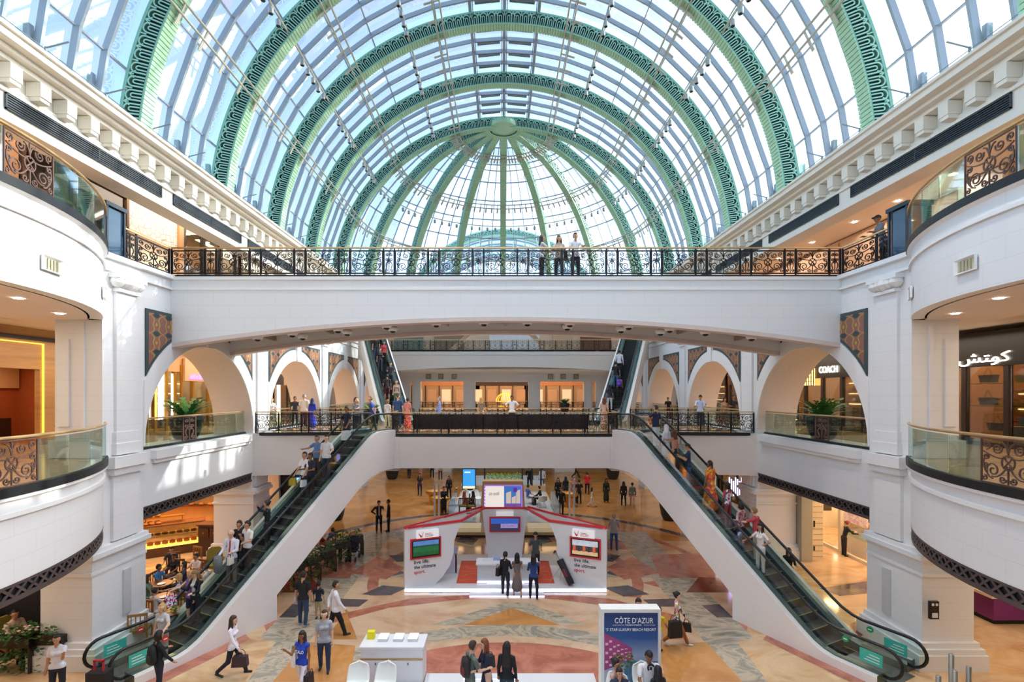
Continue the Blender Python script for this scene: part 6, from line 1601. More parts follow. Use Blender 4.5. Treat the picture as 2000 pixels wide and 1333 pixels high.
# ---- second stand behind
def stand2():
    WD = M('#d2ab78', .4, noise=.08, scale=3, name='pale_wood')
    t = thing('exhibition_stand', 'open pale wood stand with lounge chairs behind the red edged stand', 'exhibition stand', (0, 33, 0))
    MB().box(-3.3, 3.3, 27.3, 38.6, 0, .28).build('platform', [WD], t); MB().box(-3.2, 3.2, 28.5, 38.5, .28, .3).build('floor_top', [M('#cfd2cf', .15)], t)
    MB().box(-3.3, 3.3, 27.25, 27.3, .02, .12).build('dark_plinth', [DKW], t)
    MB().box(-3.2, -1.3, 38.4, 38.8, .3, .75).box(1.3, 3.2, 38.4, 38.8, .3, .75).build('low_wall', [WD], t); MB().box(-3.3, 3.3, 38.8, 43.5, 0, .7).build('rear_platform', [M('#cdd3d2', .3)], t)
    for x in (-4.0, -3.75, 3.75, 4.0): MB().box(x - .05, x + .05, 28.6, 28.7, 0, 2.7).build('post', [KW], t)
    for x in (-2.2, -1.45, 1.45, 2.2, 2.9): MB().box(x - .06, x + .06, 38.5, 38.6, .7, 3.6).build('black_post', [M('#26292c', .5)], t)
    for x in (-3.2, 3.2): MB().box(x - .02, x + .02, 28.7, 34, .3, 1.5).build('glass_side', [glass_mat('#dfeef0', .3)], t)
    for xa, xb in ((-3.3, -1.3), (1.3, 3.3)): MB().box(xa, xb, 27.3, 28.4, .28, .5).build('front_bench', [M('#e8d6a8', .4, emit=.15)], t)
    # planting box
    p = thing('planter', 'long low box of pale green plants behind the big screen', 'planter', (0, 38.9, .7)); MB().box(-1.35, 1.5, 38.7, 39.5, .7, 1.15).build('box', [M('#c9cfcc', .4)], p)
    random.seed(3); g = MB()
    for i in range(420):
        x, y, z = random.uniform(-1.35, 1.5), random.uniform(38.6, 39.6), 1.1 + random.random() * .4; a = random.random() * 6.3; l_ = .12
        g.add([(x, y, z), (x + l_ * math.cos(a), y + l_ * math.sin(a), z + .08), (x + .05 * math.cos(a + 1), y + .05 * math.sin(a + 1), z + .12)], [(0, 1, 2)])
    g.build('foliage', [M('#9fbf6a', .6, noise=.3)], p, fix=False)
    # leaning screen desk
    d = thing('screen_desk', 'pale wooden desk with a wide lit leaning screen of an advert and buildings', 'screen', (-.1, 29.8, .28))
    MB().add([(-1.45, 29.4, .28), (1.3, 29.4, .28), (1.3, 30.9, .28), (-1.45, 30.9, .28), (-1.3, 30.2, 2.55), (1.15, 30.2, 2.55), (1.15, 30.9, 2.55), (-1.3, 30.9, 2.55)], [(0, 3, 2, 1), (4, 5, 6, 7), (0, 1, 5, 4), (1, 2, 6, 5), (2, 3, 7, 6), (3, 0, 4, 7)]).build('desk_body', [WD], d)
    P = lambda x, z, e=.0: (x, 29.4 + .8 * (z - .28) / 2.27 - .02 - e, z)
    MB().prism([P(-1.2, 1.05), P(1.1, 1.05), P(1.1, 2.35), P(-1.2, 2.35)], (0, -.03, 0)).build('screen_border', [M('#a878e0', .5, noise=0, emit=.45)], d)
    MB().poly([P(-1.12, 1.12, .04), P(0, 1.12, .04), P(0, 2.28, .04), P(-1.12, 2.28, .04)]).build('screen_left', [M('#fbf3ee', .5, noise=0, emit=.45)], d)
    sc = MB().poly([P(0, 1.12, .04), P(1.02, 1.12, .04), P(1.02, 2.28, .04), P(0, 2.28, .04)]).build('screen_right', [M('#3f7fd0', .5, noise=.1, emit=.4)], d)
    b = MB()
    for x0, x1, z1 in ((.12, .42, 2.0), (.46, .7, 1.75), (.72, .96, 2.1)): b.poly([P(x0, 1.3, .045), P(x1, 1.3, .045), P(x1, z1, .045), P(x0, z1 - .1, .045)])
    b.build('pictured_buildings', [M('#f1e2d6', .5, noise=0, emit=.3)], sc)
    MB().poly([P(0, 1.12, .046), P(1.02, 1.12, .046), P(1.02, 1.32, .046), P(0, 1.32, .046)]).build('pictured_plaza', [M('#8d5fc0', .5, noise=.6, scale=9, emit=.3)], sc)
    MB().poly([P(.55, 1.95, .047), P(.78, 1.95, .047), P(.78, 2.2, .047), P(.55, 2.2, .047)]).build('violet_square', [M('#7a2fb8', .5, noise=0, emit=.3)], sc)
    mb = text_mb('just cavalli', .3, .62, .008); facing(mb, P(-.92, 1.78, .05), (1, 0, 0), (0, .33, .94)); mb.build('screen_text', [M('#5a5450', .5, noise=0)], d)
    mb = MB()
    for q in range(6): mb.poly([P(-1.18, 1.2 + q * .18, .05), P(-1.13, 1.2 + q * .18, .05), P(-1.13, 1.28 + q * .18, .05), P(-1.18, 1.28 + q * .18, .05)])
    mb.build('border_dashes', [M('#ffffff', .5, noise=0, emit=.4)], d)
    # upright totem screen
    c = at(916, 955, 38.0); T = thing('totem_screen', 'upright black framed totem screen showing a bright blue picture', 'screen', (c.x, 38.0, .3))
    MB().box(c.x - .52, c.x + .52, 38.0, 38.12, .5, 2.15).build('case', [BLACK], T)
    MB().box(c.x - .46, c.x + .46, 37.97, 38.0, .62, 2.08).build('display', [M('#3aa0e8', .5, noise=.12, scale=1.5, emit=.5)], T)
    MB().box(c.x - .46, c.x + .46, 37.96, 37.97, .62, .8).build('sand_band', [M('#e8c8a0', .5, noise=0, emit=.8)], T); MB().box(c.x - .32, c.x + .1, 37.96, 37.97, 1.82, 1.9).build('screen_text', [M('#ffffff', .5, noise=0, emit=1.0)], T)
    return t
stand2()
# moulded white swirl chairs
def shell_chair(loc, rot, label, group, col='#eef0ea', high=False):
    t = thing('shell_chair', label, 'chair', loc, group); m = M(col, .35, noise=.01); b = MB(); n, k = 14, 8; vs = []
    for i in range(n + 1):
        v = i / n
        if v < .45: y, z = .25 - .5 * (v / .45), .44 - .03 * math.sin(PI * v / .45)
        else: u = (v - .45) / .55; y, z = -.25 - .14 * u, .44 + .48 * u
        w = .26 * (1 - .25 * max(0, (v - .45) / .55) ** 3) if v < .9 else .26 * (1 - .25) * math.sqrt(max(0, 1 - ((v - .9) / .1) ** 2)) + .02
        for j in range(k + 1):
            q = -1 + 2 * j / k; vs.append((w * q, y + .08 * q * q * (v > .3), z + .06 * q * q * (1 if v < .6 else .2)))
    fs = [(i * (k + 1) + j, i * (k + 1) + j + 1, (i + 1) * (k + 1) + j + 1, (i + 1) * (k + 1) + j) for i in range(n) for j in range(k)]
    b.add(vs, fs); me = b.mesh('shell', [m], True, fix=False); o = bpy.data.objects.new('shell', me); COL.objects.link(o); o.parent = t; md = o.modifiers.new('s', 'SOLIDIFY'); md.thickness = .025
    for x in (-.2, .2):
        for y in (-.2, .2):
            lb = MB().tube([(x * .6, y * .6, .42), (x, y, 0)], .014, 6); q = bpy.data.objects.new('leg', lb.mesh('leg', [STEEL])); COL.objects.link(q); q.parent = t
    t.rotation_euler = (0, 0, math.radians(rot)); return t
for px, py, r, lb in ((903, 990, 150, 'white moulded armchair left of the leaning screen'), (931, 990, 210, 'second white moulded armchair left of the leaning screen, by the desk')):
    p = onz(px, py, .3); c_ = shell_chair((p.x, p.y + .3, .3), r, lb, 'white lounge chairs of the second stand'); c_.scale = (1.25, 1.25, 1.1)
p = onz(1058, 992, .3); c_ = shell_chair((p.x, p.y, .3), 10, 'round cream wicker tub chair at the right of the second stand', 'tub chairs', '#e2d3bf'); c_.scale = (1.2, 1.2, .95)
# golden drum stools of the jewellery kiosks at the sides
for px, py, lb in ((860, 1000, 'golden round pedestal at the left edge of the second stand'), (1112, 990, 'golden bowl topped pedestal near the group of shoppers'), (1108, 965, 'golden pedestal farther behind the shoppers'), (848, 985, 'golden pedestal farther left behind the second stand')):
    p = onz(px, py); g = MB().lathe([(.42, 0), (.36, .3), (.4, .62), (.62, .8), (.6, .98), (.1, 1.02), (0, 1.02)], tuple(p), 20); tag(g.build('pedestal', [M('#d09a3e', .25, .7)], smooth=True, sharp=35), lb, 'pedestal', 'golden pedestals')
# ---- foreground: counter, poster, white platform
def foreground():
    t = thing('counter', 'white glossy brochure counter with brass line and two cupboard doors at the bottom', 'counter', (-3.1, 13.6, 0))
    x0, x1, y0, y1 = -3.95, -2.28, 13.4, 14.1
    MB().box(x0, x1, y0, y1, .06, 1.02).build('body', [KW], t); MB().box(x0 - .03, x1 + .03, y0 - .03, y1 + .02, 1.02, 1.08).build('top', [KW], t)
    MB().box(x0 - .01, x1 + .01, y0 - .02, y0, .74, .765).build('brass_line', [GOLD], t)
    for i in range(2):
        xa = x0 + .02 + i * .83; d = MB().box(xa, xa + .8, y0 - .018, y0, .08, .72).build('door', [KW], t); MB().box(xa + (.42 if i else .38), xa + (.44 if i else .4), y0 - .03, y0 - .018, .6, .66).build('lock', [BLACK], d)
    f = thing('leaflet_box', 'yellow leaflet box at the left end of the white counter', 'box', (-3.8, 13.85, 1.08)); MB().box(-3.88, -3.68, 13.8, 13.95, 1.08, 1.28).build('box_body', [M('#e8df1c', .5)], f)
    for i, x in enumerate((-3.42, -3.0, -2.6)):
        b = thing('brochure_stack', ['first stack of white brochures beside the yellow box', 'middle stack of white brochures on the white counter', 'right end stack of white brochures on the white counter'][i], 'brochures', (x, 13.8, 1.08), 'brochure stacks on the white counter')
        MB().box(x - .13, x + .13, 13.65, 13.85, 1.08, 1.14).build('paper_stack', [M('#d8d8dc', .6)], b); MB().add([(x - .13, 13.66, 1.145), (x + .13, 13.66, 1.145), (x + .15, 13.88, 1.21), (x - .11, 13.88, 1.21), (x - .13, 13.66, 1.16), (x + .13, 13.66, 1.16), (x + .15, 13.88, 1.225), (x - .11, 13.88, 1.225)], [(0, 3, 2, 1), (4, 5, 6, 7), (0, 1, 5, 4), (1, 2, 6, 5), (2, 3, 7, 6), (3, 0, 4, 7)]).build('open_brochure', [M('#f4f4f6', .5)], b)
    # platform of the near stand
    p = thing('platform', 'white lit platform of the near stand along the bottom edge', 'platform', (0, 11, 0))
    MB().box(-3.6, 4.3, 9.2, 13.32, 0, .1).box(-2.25, 2.4, 13.3, 13.9, 0, .09).build('deck', [KW], p); MB().box(-2.25, .35, 13.9, 13.93, .0, .06).build('led_edge', [LED], p)
    for y in (13.42, 13.58): MB().box(-1.2, .3, y, y + .04, .095, .1).build('deck_light', [LED], p)
    # poster stand
    q = thing('poster_stand', 'tall double sided poster stand advertising a beach resort under a blue sky', 'poster', (3.3, 12.9, 0))
    X0, X1, Y = 2.42, 3.92, 12.95
    MB().box(X0, X1 + .05, Y, Y + .35, 0, 2.28).build('case', [M('#eceae2', .4)], q)
    m, N, L, b = new_mat('printed_sky'); tc = N.new('ShaderNodeTexCoord'); sp_ = N.new('ShaderNodeSeparateXYZ'); g = N.new('ShaderNodeNewGeometry'); L.new(g.outputs['Position'], sp_.inputs[0])
    r = N.new('ShaderNodeMapRange'); r.inputs['From Min'].default_value = .9; r.inputs['From Max'].default_value = 2.3; L.new(sp_.outputs['Z'], r.inputs['Value']); cr = N.new('ShaderNodeValToRGB'); e = cr.color_ramp.elements
    e[0].color = srgb('#a9b8cc'); e[1].color = srgb('#15305f'); k = e.new(.45); k.color = srgb('#2c5a9a'); L.new(r.outputs[0], cr.inputs[0]); L.new(cr.outputs[0], b.inputs['Base Color']); b.inputs['Roughness'].default_value = .4
    pr = MB().box(X0 + .08, X1 - .03, Y - .012, Y, .2, 2.19).build('printed_sheet', [m], q)
    wm = M('#ffffff', .5, noise=0)
    def tx(s_, x, z, w, size=.2, mat=wm, nmx='poster_title'):
        mb = text_mb(s_, size, w, .006); facing(mb, (x, Y - .018, z), (1, 0, 0)); mb.build(nmx, [mat], pr)
    tx('C\u00d4TE D\u2019AZUR', X0 + .35, 1.93, 1.0); tx('\u20185\u2019 STAR LUXURY BEACH RESORT', X0 + .12, 1.73, 1.3, .1, nmx='poster_subtitle'); tx('THE HEART OF EUROPE', X0 + .62, 1.865, .42, .05, nmx='poster_line')
    MB().box(X0 + .3, X0 + .6, Y - .016, Y - .012, 1.875, 1.882).box(X0 + 1.1, X0 + 1.4, Y - .016, Y - .012, 1.875, 1.882).build('title_rules', [wm], pr)
    # pictured pink building, palms and pool
    P = lambda x, z: (X0 + .08 + x, Y - .014, z)
    bd = MB(); wn_ = MB(); bd.poly([P(0, .7), P(.72, .98), P(.72, 1.28), P(.35, 1.5), (X0 + .08, Y - .014, 1.68)]); bd.build('pictured_building', [M('#a8487c', .5, noise=.2)], pr)
    for i in range(7):
        for j in range(7):
            x = .03 + i * .1; zt = 1.6 - x * .58; zb_ = .76 + x * .38; z = zb_ + (zt - zb_) * j / 7; h_ = (zt - zb_) / 7 * .6
            if (i + j) % 2: wn_.poly([(P(x, z)[0], Y - .0155, z), (P(x + .07, z)[0], Y - .0155, z + .01), (P(x + .07, z)[0], Y - .0155, z + h_), (P(x, z)[0], Y - .0155, z + h_)])
    wn_.build('pictured_windows', [M('#f3c3d8', .5, noise=0)], pr)
    pt_ = MB(); random.seed(5)
    for i in range(60): x, z = random.uniform(.3, .75), random.uniform(.75, 1.1); a = random.random() * 6; pt_.poly([(P(x, z)[0], Y - .0165, z), (P(x + .12 * math.cos(a), z)[0], Y - .0165, z + .1 * math.sin(a)), (P(x + .03 * math.cos(a + 1.2), z)[0], Y - .0165, z + .03 * math.sin(a + 1.2))])
    pt_.build('pictured_palms', [M('#7f8f2c', .5, noise=.3)], pr)
    pl = MB().box(X0 + .6, X1 - .03, Y - .0145, Y - .0125, .2, .95); pl.build('pictured_pool', [M('#5a86a8', .5, noise=.5, scale=4)], pr)
foreground()
for x, y, r, lb in ((-3.78, 12.45, 5, 'white shell chair in front of the brochure counter, left one'), (-3.13, 12.45, -8, 'white shell chair in front of the brochure counter, right one'),
                    (2.55, 12.05, 150, 'white shell chair under the woman before the poster'), (3.45, 12.45, 185, 'white shell chair under the man in the white shirt')):
    c_ = shell_chair((x, y, .1), r + 180 if x < 0 else r, lb, 'white shell chairs of the near stand')
    c_.scale = (1.1, 1.1, 1.0)
# ---- planters, plants, cafe furniture
def leaves_ball(b, c, r, n, size, zs=1.0, droop=0):
    for _ in range(n):
        a = random.random() * 2 * PI; q = random.random() ** .5; p = Vector((c[0] + r * q * math.cos(a), c[1] + r * q * math.sin(a), c[2] + zs * (random.random() - droop)))
        a2 = random.random() * 2 * PI; e = random.uniform(-.4, .9); d = Vector((math.cos(a2) * math.cos(e), math.sin(a2) * math.cos(e), math.sin(e))); s = d.cross(Vector((0, 0, 1))).normalized() * size * .35
        m = p + d * size * .5; b.add([p, m + s, p + d * size, m - s], [(0, 1, 2, 3)])
def potted(loc, r, h, label, fern=True, group='dark round planters with plants', size=1.0):
    t = thing('potted_plant' if fern else 'planter', label, 'plant' if fern else 'planter', loc, group)
    MB().lathe([(r * .62, 0), (r * .85, h * .25), (r, h * .7), (r * .97, h), (r * .88, h), (r * .86, h * .9), (0, h * .9)], loc, 24).build('pot', [M('#26292b', .35, noise=.05)], t, smooth=True, sharp=40)
    MB().lathe([(r * .85, h * .88), (0, h * .93)], loc, 16).build('soil', [M('#3a2a20', .9)], t)
    if fern:
        b = MB(); random.seed(int(loc[1] * 10))
        for i in range(60):
            a = random.random() * 2 * PI; L_ = random.uniform(.7, 1.15) * size; el = random.uniform(.85, 1.5); P = []
            for j in range(6):
                v = j / 5; P.append(Vector((loc[0] + math.cos(a) * (r * .25 + L_ * v * math.cos(el - v * .6)), loc[1] + math.sin(a) * (r * .25 + L_ * v * math.cos(el - v * .6)), loc[2] + h * .9 + L_ * v * math.sin(el - v * .5))))
            sd = Vector((-math.sin(a), math.cos(a), 0))
            for j in range(5):
                d = (P[j + 1] - P[j])
                for sg in (-1, 1): b.add([P[j], P[j] + d * .9 + sd * sg * .13 * size, P[j] + d * 1.2 + sd * sg * .02], [(0, 1, 2)])
        b.build('fronds', [M('#3c7a34', .5, noise=.3, scale=3, name='fern_leaf')], t, fix=False)
    return t
potted((-13.35, 20.9, L1), .62, 1.0, 'big dark pot with a green fern behind the glass of the nearest left arch')
potted((13.35, 21.0, L1), .62, .95, 'big dark pot with a green fern behind the glass of the nearest right arch')
potted((13.9, 33.5, L1), .5, .8, 'small dark potted plant behind the fourth right arch', size=.8); potted((-13.9, 33.8, L1), .5, .8, 'small dark potted plant behind the fourth left arch', size=.8)
potted((11.6, 8.6, L2), .35, .6, 'green leafed plant at the very top right behind the curved balcony', size=.9)
potted((-12.2, 9.6, L2), .35, .5, 'plant behind the curved balcony at the top left', size=.7)
for px, py, r, h, lb in ((658, 1016, .5, 1.25, 'tall dark round pot in the shade of the left escalator'), (1308, 1016, .62, 1.3, 'tall dark round pot in the shade of the right escalator'), (766, 936, .62, 1.2, 'dark round pot at the left end far under the bridge'), (1197, 936, .62, 1.2, 'dark round pot at the right end far under the bridge')):
    p = onz(px, py); potted((p.x, p.y, 0), r, h, lb, fern=False, group='tall dark pots on the ground floor')
potted((-8.2, 30.9, L1), .5, .8, 'green plant in a grey tub on the first floor by the far left opening', size=.6); p = at(1103, 795, 51.5); potted((p.x, 51.5, L1), .5, .9, 'plant tub in the right opening of the far wall', size=.6)
def ivy_planter(x, y, rot, w, label, group, z=0, flowers=True):
    t = thing('flower_box', label, 'planter', (x, y, z), group); R = Matrix.Rotation(math.radians(rot), 4, 'Z'); T = Matrix.Translation((x, y, z)) @ R
    MB().box(-w / 2, w / 2, -.16, .16, .72, .98).xf(T).build('box', [DKW], t)
    for sx in (-1, 1): MB().box(sx * w / 2 - .03, sx * w / 2 + .03, -.16, .16, 0, .72).xf(T).build('stand_leg', [DKW], t)
    MB().beam((-w / 2, 0, .1), (w / 2, 0, .7), .03, .03, up=(0, 1, 0)).beam((-w / 2, 0, .7), (w / 2, 0, .1), .03, .03, up=(0, 1, 0)).xf(T).build('cross_brace', [DKW], t)
    b = MB(); random.seed(int(x * 7 + y * 3)); 
    for i in range(3): leaves_ball(b, (-w / 2 + w * (i + .5) / 3, -.17, .95), .14, 60, .12, .9, 1.0)
    leaves_ball(b, (0, 0, 1.05), w * .45, 110, .13, .25, .3); b.xf(T).build('ivy', [M('#3f6a2e', .6, noise=.35, scale=5, name='ivy_leaf')], t, fix=False)
    if flowers:
        f = MB()
        for i in range(int(w * 12)): c = (random.uniform(-w / 2, w / 2), random.uniform(-.15, .1), random.uniform(1.1, 1.25)); f.lathe([(0, -.03), (.045, 0), (0, .03)], c, 6)
        f.xf(T).build('flowers', [M('#e7c9b8', .6, noise=.25, scale=9)], t)
for i, (px, py) in enumerate(((25, 1312), (92, 1305))):
    p = onz(px, py); ivy_planter(p.x, p.y, 2, 1.15, ['flower box with hanging ivy at the bottom left corner', 'flower box with hanging ivy beside the near left pier'][i], 'ivy flower boxes of the near cafe')
pp = [(565, 1150), (598, 1136), (630, 1118), (660, 1098), (686, 1084)]
for i, (px, py) in enumerate(pp):
    p = onz(px, py + 4); ivy_planter(p.x, p.y, 40, 1.1, 'ivy flower box of the cafe fence under the left escalator, %s' % ['nearest', 'second from the near end', 'middle of five', 'fourth from the near end', 'farthest, beside the stroller'][i], 'ivy flower boxes under the left escalator')
def chair(loc, rot, label, group, seatc='#8a7a3a', wood='#7a4a26', back_h=1.0):
    t = thing('dining_chair', label, 'chair', loc, group); w = .25
    def put(b, nm_, m): o = bpy.data.objects.new(nm_, b.mesh(nm_, [m])); COL.objects.link(o); o.parent = t
    put(MB().box(-w, w, -w, w, .4, .48), 'seat', M(seatc, .8)); wd = M(wood, .5)
    for x in (-w, w):
        for y in (-w, w): put(MB().box(x - .02, x + .02, y - .02, y + .02, 0, .42 if y > 0 else back_h), 'leg', wd)
    bk = MB()
    for k in range(4): bk.box(-w + .07 + k * .12, -w + .1 + k * .12, -w - .01, -w + .01, .5, back_h)
    bk.box(-w, w, -w - .02, -w + .02, back_h - .08, back_h); put(bk, 'backrest', wd); t.rotation_euler = (0, 0, math.radians(rot)); return t
def armchair(loc, rot, label, group):
    t = thing('armchair', label, 'chair', loc, group)
    def put(b, nm_, m): o = bpy.data.objects.new(nm_, b.mesh(nm_, [m])); COL.objects.link(o); o.parent = t
    ol = M('#8c8034', .8, noise=.1); put(MB().box(-.3, .3, -.28, .3, .25, .46), 'seat', ol); put(MB().prism([(-.32, -.28, .3), (.32, -.28, .3), (.3, -.4, .95), (.15, -.42, 1.08), (-.15, -.42, 1.08), (-.3, -.4, .95)], (0, -.1, 0)), 'backrest', ol)
    for x in (-.34, .34): put(MB().box(x - .05, x + .05, -.3, .25, .25, .66), 'armrest', M('#8a5a2c', .5))
    for x in (-.26, .26):
        for y in (-.24, .24): put(MB().box(x - .025, x + .025, y - .025, y + .025, 0, .26), 'leg', DKW)
    t.rotation_euler = (0, 0, math.radians(rot)); return t
def table(loc, r, label, group, h=.74, col='#6a3a22'):
    t = thing('round_table', label, 'table', loc, group); MB().lathe([(r, h - .03), (r, h), (0, h)], loc, 22).lathe([(0, h - .03), (r, h - .03)], loc, 22).build('tabletop', [M(col, .35)], t); MB().lathe([(.25, 0), (.05, .05), (.035, h - .03)], loc, 14).build('pedestal', [DKW], t); return t
# ---------------------------------------------------------------- everybody in the mall
S1, S2, S3, S4 = '#e0b596', '#c28f6c', '#94633f', '#5c3b28'
def G(px, py, hd, label, z=0.0, **k):
    p = onz(px, py, z); return person((p.x, p.y, z), hd, label, h=.019 if p.y < 21 else (.024 if p.y < 32 else .03), **k)
def LV(px, Y, z, hd, label, **k):
    p = at(px, 768, Y); return person((p.x, Y, z), hd, label, h=.019 if Y < 21 else (.024 if Y < 32 else .03), **k)
def E(key, px, w, hd, label, **k):
    t, pt, zst = ESC[key]; best = None; s = .4
    while s < 11.6:
        q = pt(s, w, zst(s)); u = 979 + (q[0] - CX) * F / q[1] if key[0] == 'L' else 768 - (q[2] - CZ) * F / q[1]
        if best is None or abs(u - px) < best[0]: best = (abs(u - px), q, s)
        s += .01
    s = best[2]; s = math.floor((s - 1.2) / .4) * .4 + 1.2 + .2 if 1.3 < s < 9.9 else s
    q = pt(s, w, zst(s)); return person(q, hd, label, h=.019 if q[1] < 21 else .024, **k)
DN, UPR = 207, -27
WHT, BLK, NVY, GRY, BLU = '#e9e9ec', '#1d1d21', '#22304a', '#8b8f92', '#4a6fae'
JEAN, KHK = '#33496b', '#a89a80'
def FAB(cols, sc=9.0, name='printed_fabric', wave=False):
    m, N, L, b = new_mat(name); tc = N.new('ShaderNodeTexCoord')
    if wave: v = N.new('ShaderNodeTexWave'); v.bands_direction = 'Z'; v.inputs['Scale'].default_value = sc; out = v.outputs['Fac']
    else: v = N.new('ShaderNodeTexVoronoi'); v.inputs['Scale'].default_value = sc; q = N.new('ShaderNodeSeparateColor'); L.new(v.outputs['Color'], q.inputs[0]); out = q.outputs[0]
    L.new(tc.outputs['Object'], v.inputs['Vector']); r = N.new('ShaderNodeValToRGB'); r.color_ramp.interpolation = 'CONSTANT'; e = r.color_ramp.elements
    while len(e) < len(cols): e.new(.5)
    for i, c in enumerate(cols): e[i].position = i / len(cols); e[i].color = srgb(c)
    L.new(out, r.inputs[0]); L.new(r.outputs[0], b.inputs['Base Color']); b.inputs['Roughness'].default_value = .8; return m
FLOR = FAB(['#d8502a', '#e8892c', '#f0b83a', '#c03060', '#e86a2a'], 11, 'orange_floral_print'); ROSE = FAB(['#a8808a', '#d0b0b0', '#7a4a50', '#b8727a'], 16, 'rose_print')
FL2 = FAB(['#e8dccf', '#2c3038', '#d88a9a', '#c9b070', '#f0eae2'], 15, 'floral_shirt_print'); STRP = FAB(['#c9ccd2', '#7d8490'], 14, 'grey_stripes', True); RWB = FAB(['#c9ccd6', '#b02f38', '#3a5fa8', '#e6e6ea'], 12, 'red_white_blue_print')
CHK = FAB(['#2c3350', '#e9e9f0', '#e85a8a', '#e9e9f0'], 26, 'check_print'); SWIRL = FAB(['#6a7086', '#c4c6d2', '#3a3f58'], 18, 'blue_pattern'); LEO = FAB(['#9a9a7a', '#c9c6ae', '#5a5f4a'], 16, 'leaf_print')
random.seed(11)
# --- upper footbridge
LV(1058, 18.45, L2, 80, 'woman in pale grey top and black trousers, left of the three on the upper footbridge', sex='f', H=1.66, top='#c8c8ca', bot=BLK, hair='long', hc='b', skin=S2, arms=('lean', 'lean'))
p = LV(1092, 18.5, L2, 185, 'long haired woman in a beige top, middle of the three on the upper footbridge', sex='f', H=1.66, top='#b8a898', bot='#2a2a30', hair='long', hc='a', skin=S2, arms=('bent', 'lean')); hang(p, 0, 'dark shoulder bag held by the middle woman on the upper footbridge', .3, .12, .24, '#26222a')
p = LV(1124, 18.45, L2, 175, 'man in white t-shirt and dark trousers, right of the three on the upper footbridge', H=1.74, top='#dcdde0', bot='#26262c', skin=S2, arms=('lean', 'bent'))
person((12.55, 16.6, L2), -75, 'man in black cap and grey shirt leaning on the upper railing at far right', H=1.78, top='#7d828c', bot=BLK, hair='cap', hc='#15161a', skin=S3, arms=('bent', 'bent'), lean=14)
# --- first floor bridge and galleries
LV(531, 28.3, L1, 150, 'woman in a white blouse at the left end of the first floor bridge', sex='f', H=1.62, top=WHT, bot='#cfcfd2', hair='bob', hc='n', skin=S1, arms=('down', 'bent'))
LV(576, 28.6, L1, 175, 'man in a dark shirt beside the man in white on the left bridge wing', H=1.7, top='#3a3a44', bot='#26262c', skin=S3)
LV(594, 28.3, L1, -5, 'broad man in a cream shirt seen from behind on the left bridge wing', H=1.82, top='#e6d9cc', bot='#6a3040', skin=S1, build=1.2, hair='short', hc='g')
LV(610, 28.2, L1, 10, 'woman in a royal blue dress and dark scarf on the left bridge wing', sex='f', H=1.6, top='#2438b8', bot='#2438b8', dress=(.7, .24), trousers='none', sleeve='long', hair='scarf', hc='#1c2a58', skin=S3)
p = LV(697, 24.9, 5.95, 190, 'blonde woman in a grey t-shirt at the top of the left lower escalator', sex='f', H=1.64, top='#8a8a90', bot=JEAN, hair='bob', hc='y', skin=S1, arms=('reach', 'down'))
LV(695, 27.6, L1, 60, 'dark haired person behind the blonde woman at the left escalator head', sex='f', H=1.66, top='#3f4a48', bot=BLK, hair='pony', skin=S2)
LV(729, 25.0, 5.95, 265, 'stout man in a blue polo shirt stepping towards the left escalator', H=1.76, top='#3f5aa6', bot='#3f4a40', skin=S1, hc='n', lean=10, build=1.15, arms=('behind', 'behind'), legs='step')
LV(757, 27.5, L1, 20, 'small woman in white beside the man in blue, by the left upper escalator', sex='f', H=1.55, top='#dcdcde', bot='#d8c8a8', hair='bob', hc='n', skin=S1)
LV(777, 28.0, L1, 0, 'broad man in a blue t-shirt seen from behind near the left upper escalator', H=1.8, top='#2f4f80', bot=JEAN, hc='b', skin=S1, build=1.2)
LV(796, 27.7, L1, 10, 'woman in a long coral dress near the foot of the left upper escalator', sex='f', H=1.64, top='#e08a84', bot='#e8705c', dress=(.75, .24), trousers='none', hair='pony', hc='a', skin=S2)
LV(858, 27.3, L1, 265, 'man in a light blue shirt and patterned trousers walking left on the middle bridge', H=1.76, top='#7a9ae0', bot=LEO, hc='g', skin=S1, legs='walk', sleeve='long', arms=('down', 'fore'))
LV(940, 28.2, L1, 15, 'blonde woman in grey brown seen from behind on the middle bridge', sex='f', H=1.66, top='#8d8070', bot='#7d7468', dress=(.55, .2), trousers='none', hair='long', hc='y', skin=S1, arms=('down', 'fore'))
LV(1000, 27.0, L1, 185, 'man in a white shirt and black trousers in the centre of the first floor bridge', H=1.78, top='#e6e6f0', bot='#15161a', skin=S3, arms=('hip', 'hip'))
LV(1180, 27.2, L1, 10, 'brown haired woman in dusty pink at the right of the middle railing', sex='f', H=1.66, top='#c8a89a', bot='#b09080', dress=(.6, .22), trousers='none', hair='long', hc='#6a3a26', skin=S1)
LV(1368, 28.6, L1, 205, 'man in a pale blue shirt looking at his phone by the right bridge railing', H=1.78, top='#bccdf0', bot=NVY, skin=S2, arms=('phone', 'lean'), sleeve='long', nod=20, hair='short')
LV(1415, 29.4, L1, 180, 'woman in a patterned blouse standing in the second right arch', sex='f', H=1.62, top='#b8927a', bot='#4a3a34', hair='bob', skin=S2)
LV(1432, 29.2, L1, 180, 'man in a black t-shirt standing in the second right arch', H=1.78, top=BLK, bot=BLK, skin=S3, arms=('bent', 'bent'))
LV(1306, 36.5, L1, 220, 'dark haired person leaning at the third right arch', H=1.6, top=BLK, bot=BLK, skin=S2, lean=15)
person((-15.9, 18.0, L1), 160, 'woman in a magenta top and dark skirt in the first floor gallery at far left', sex='f', H=1.64, top='#a82450', bot=BLK, dress=(.5, .24), trousers='none', hair='long', skin=S4, arms=('bent', 'down'), sleeve='long')
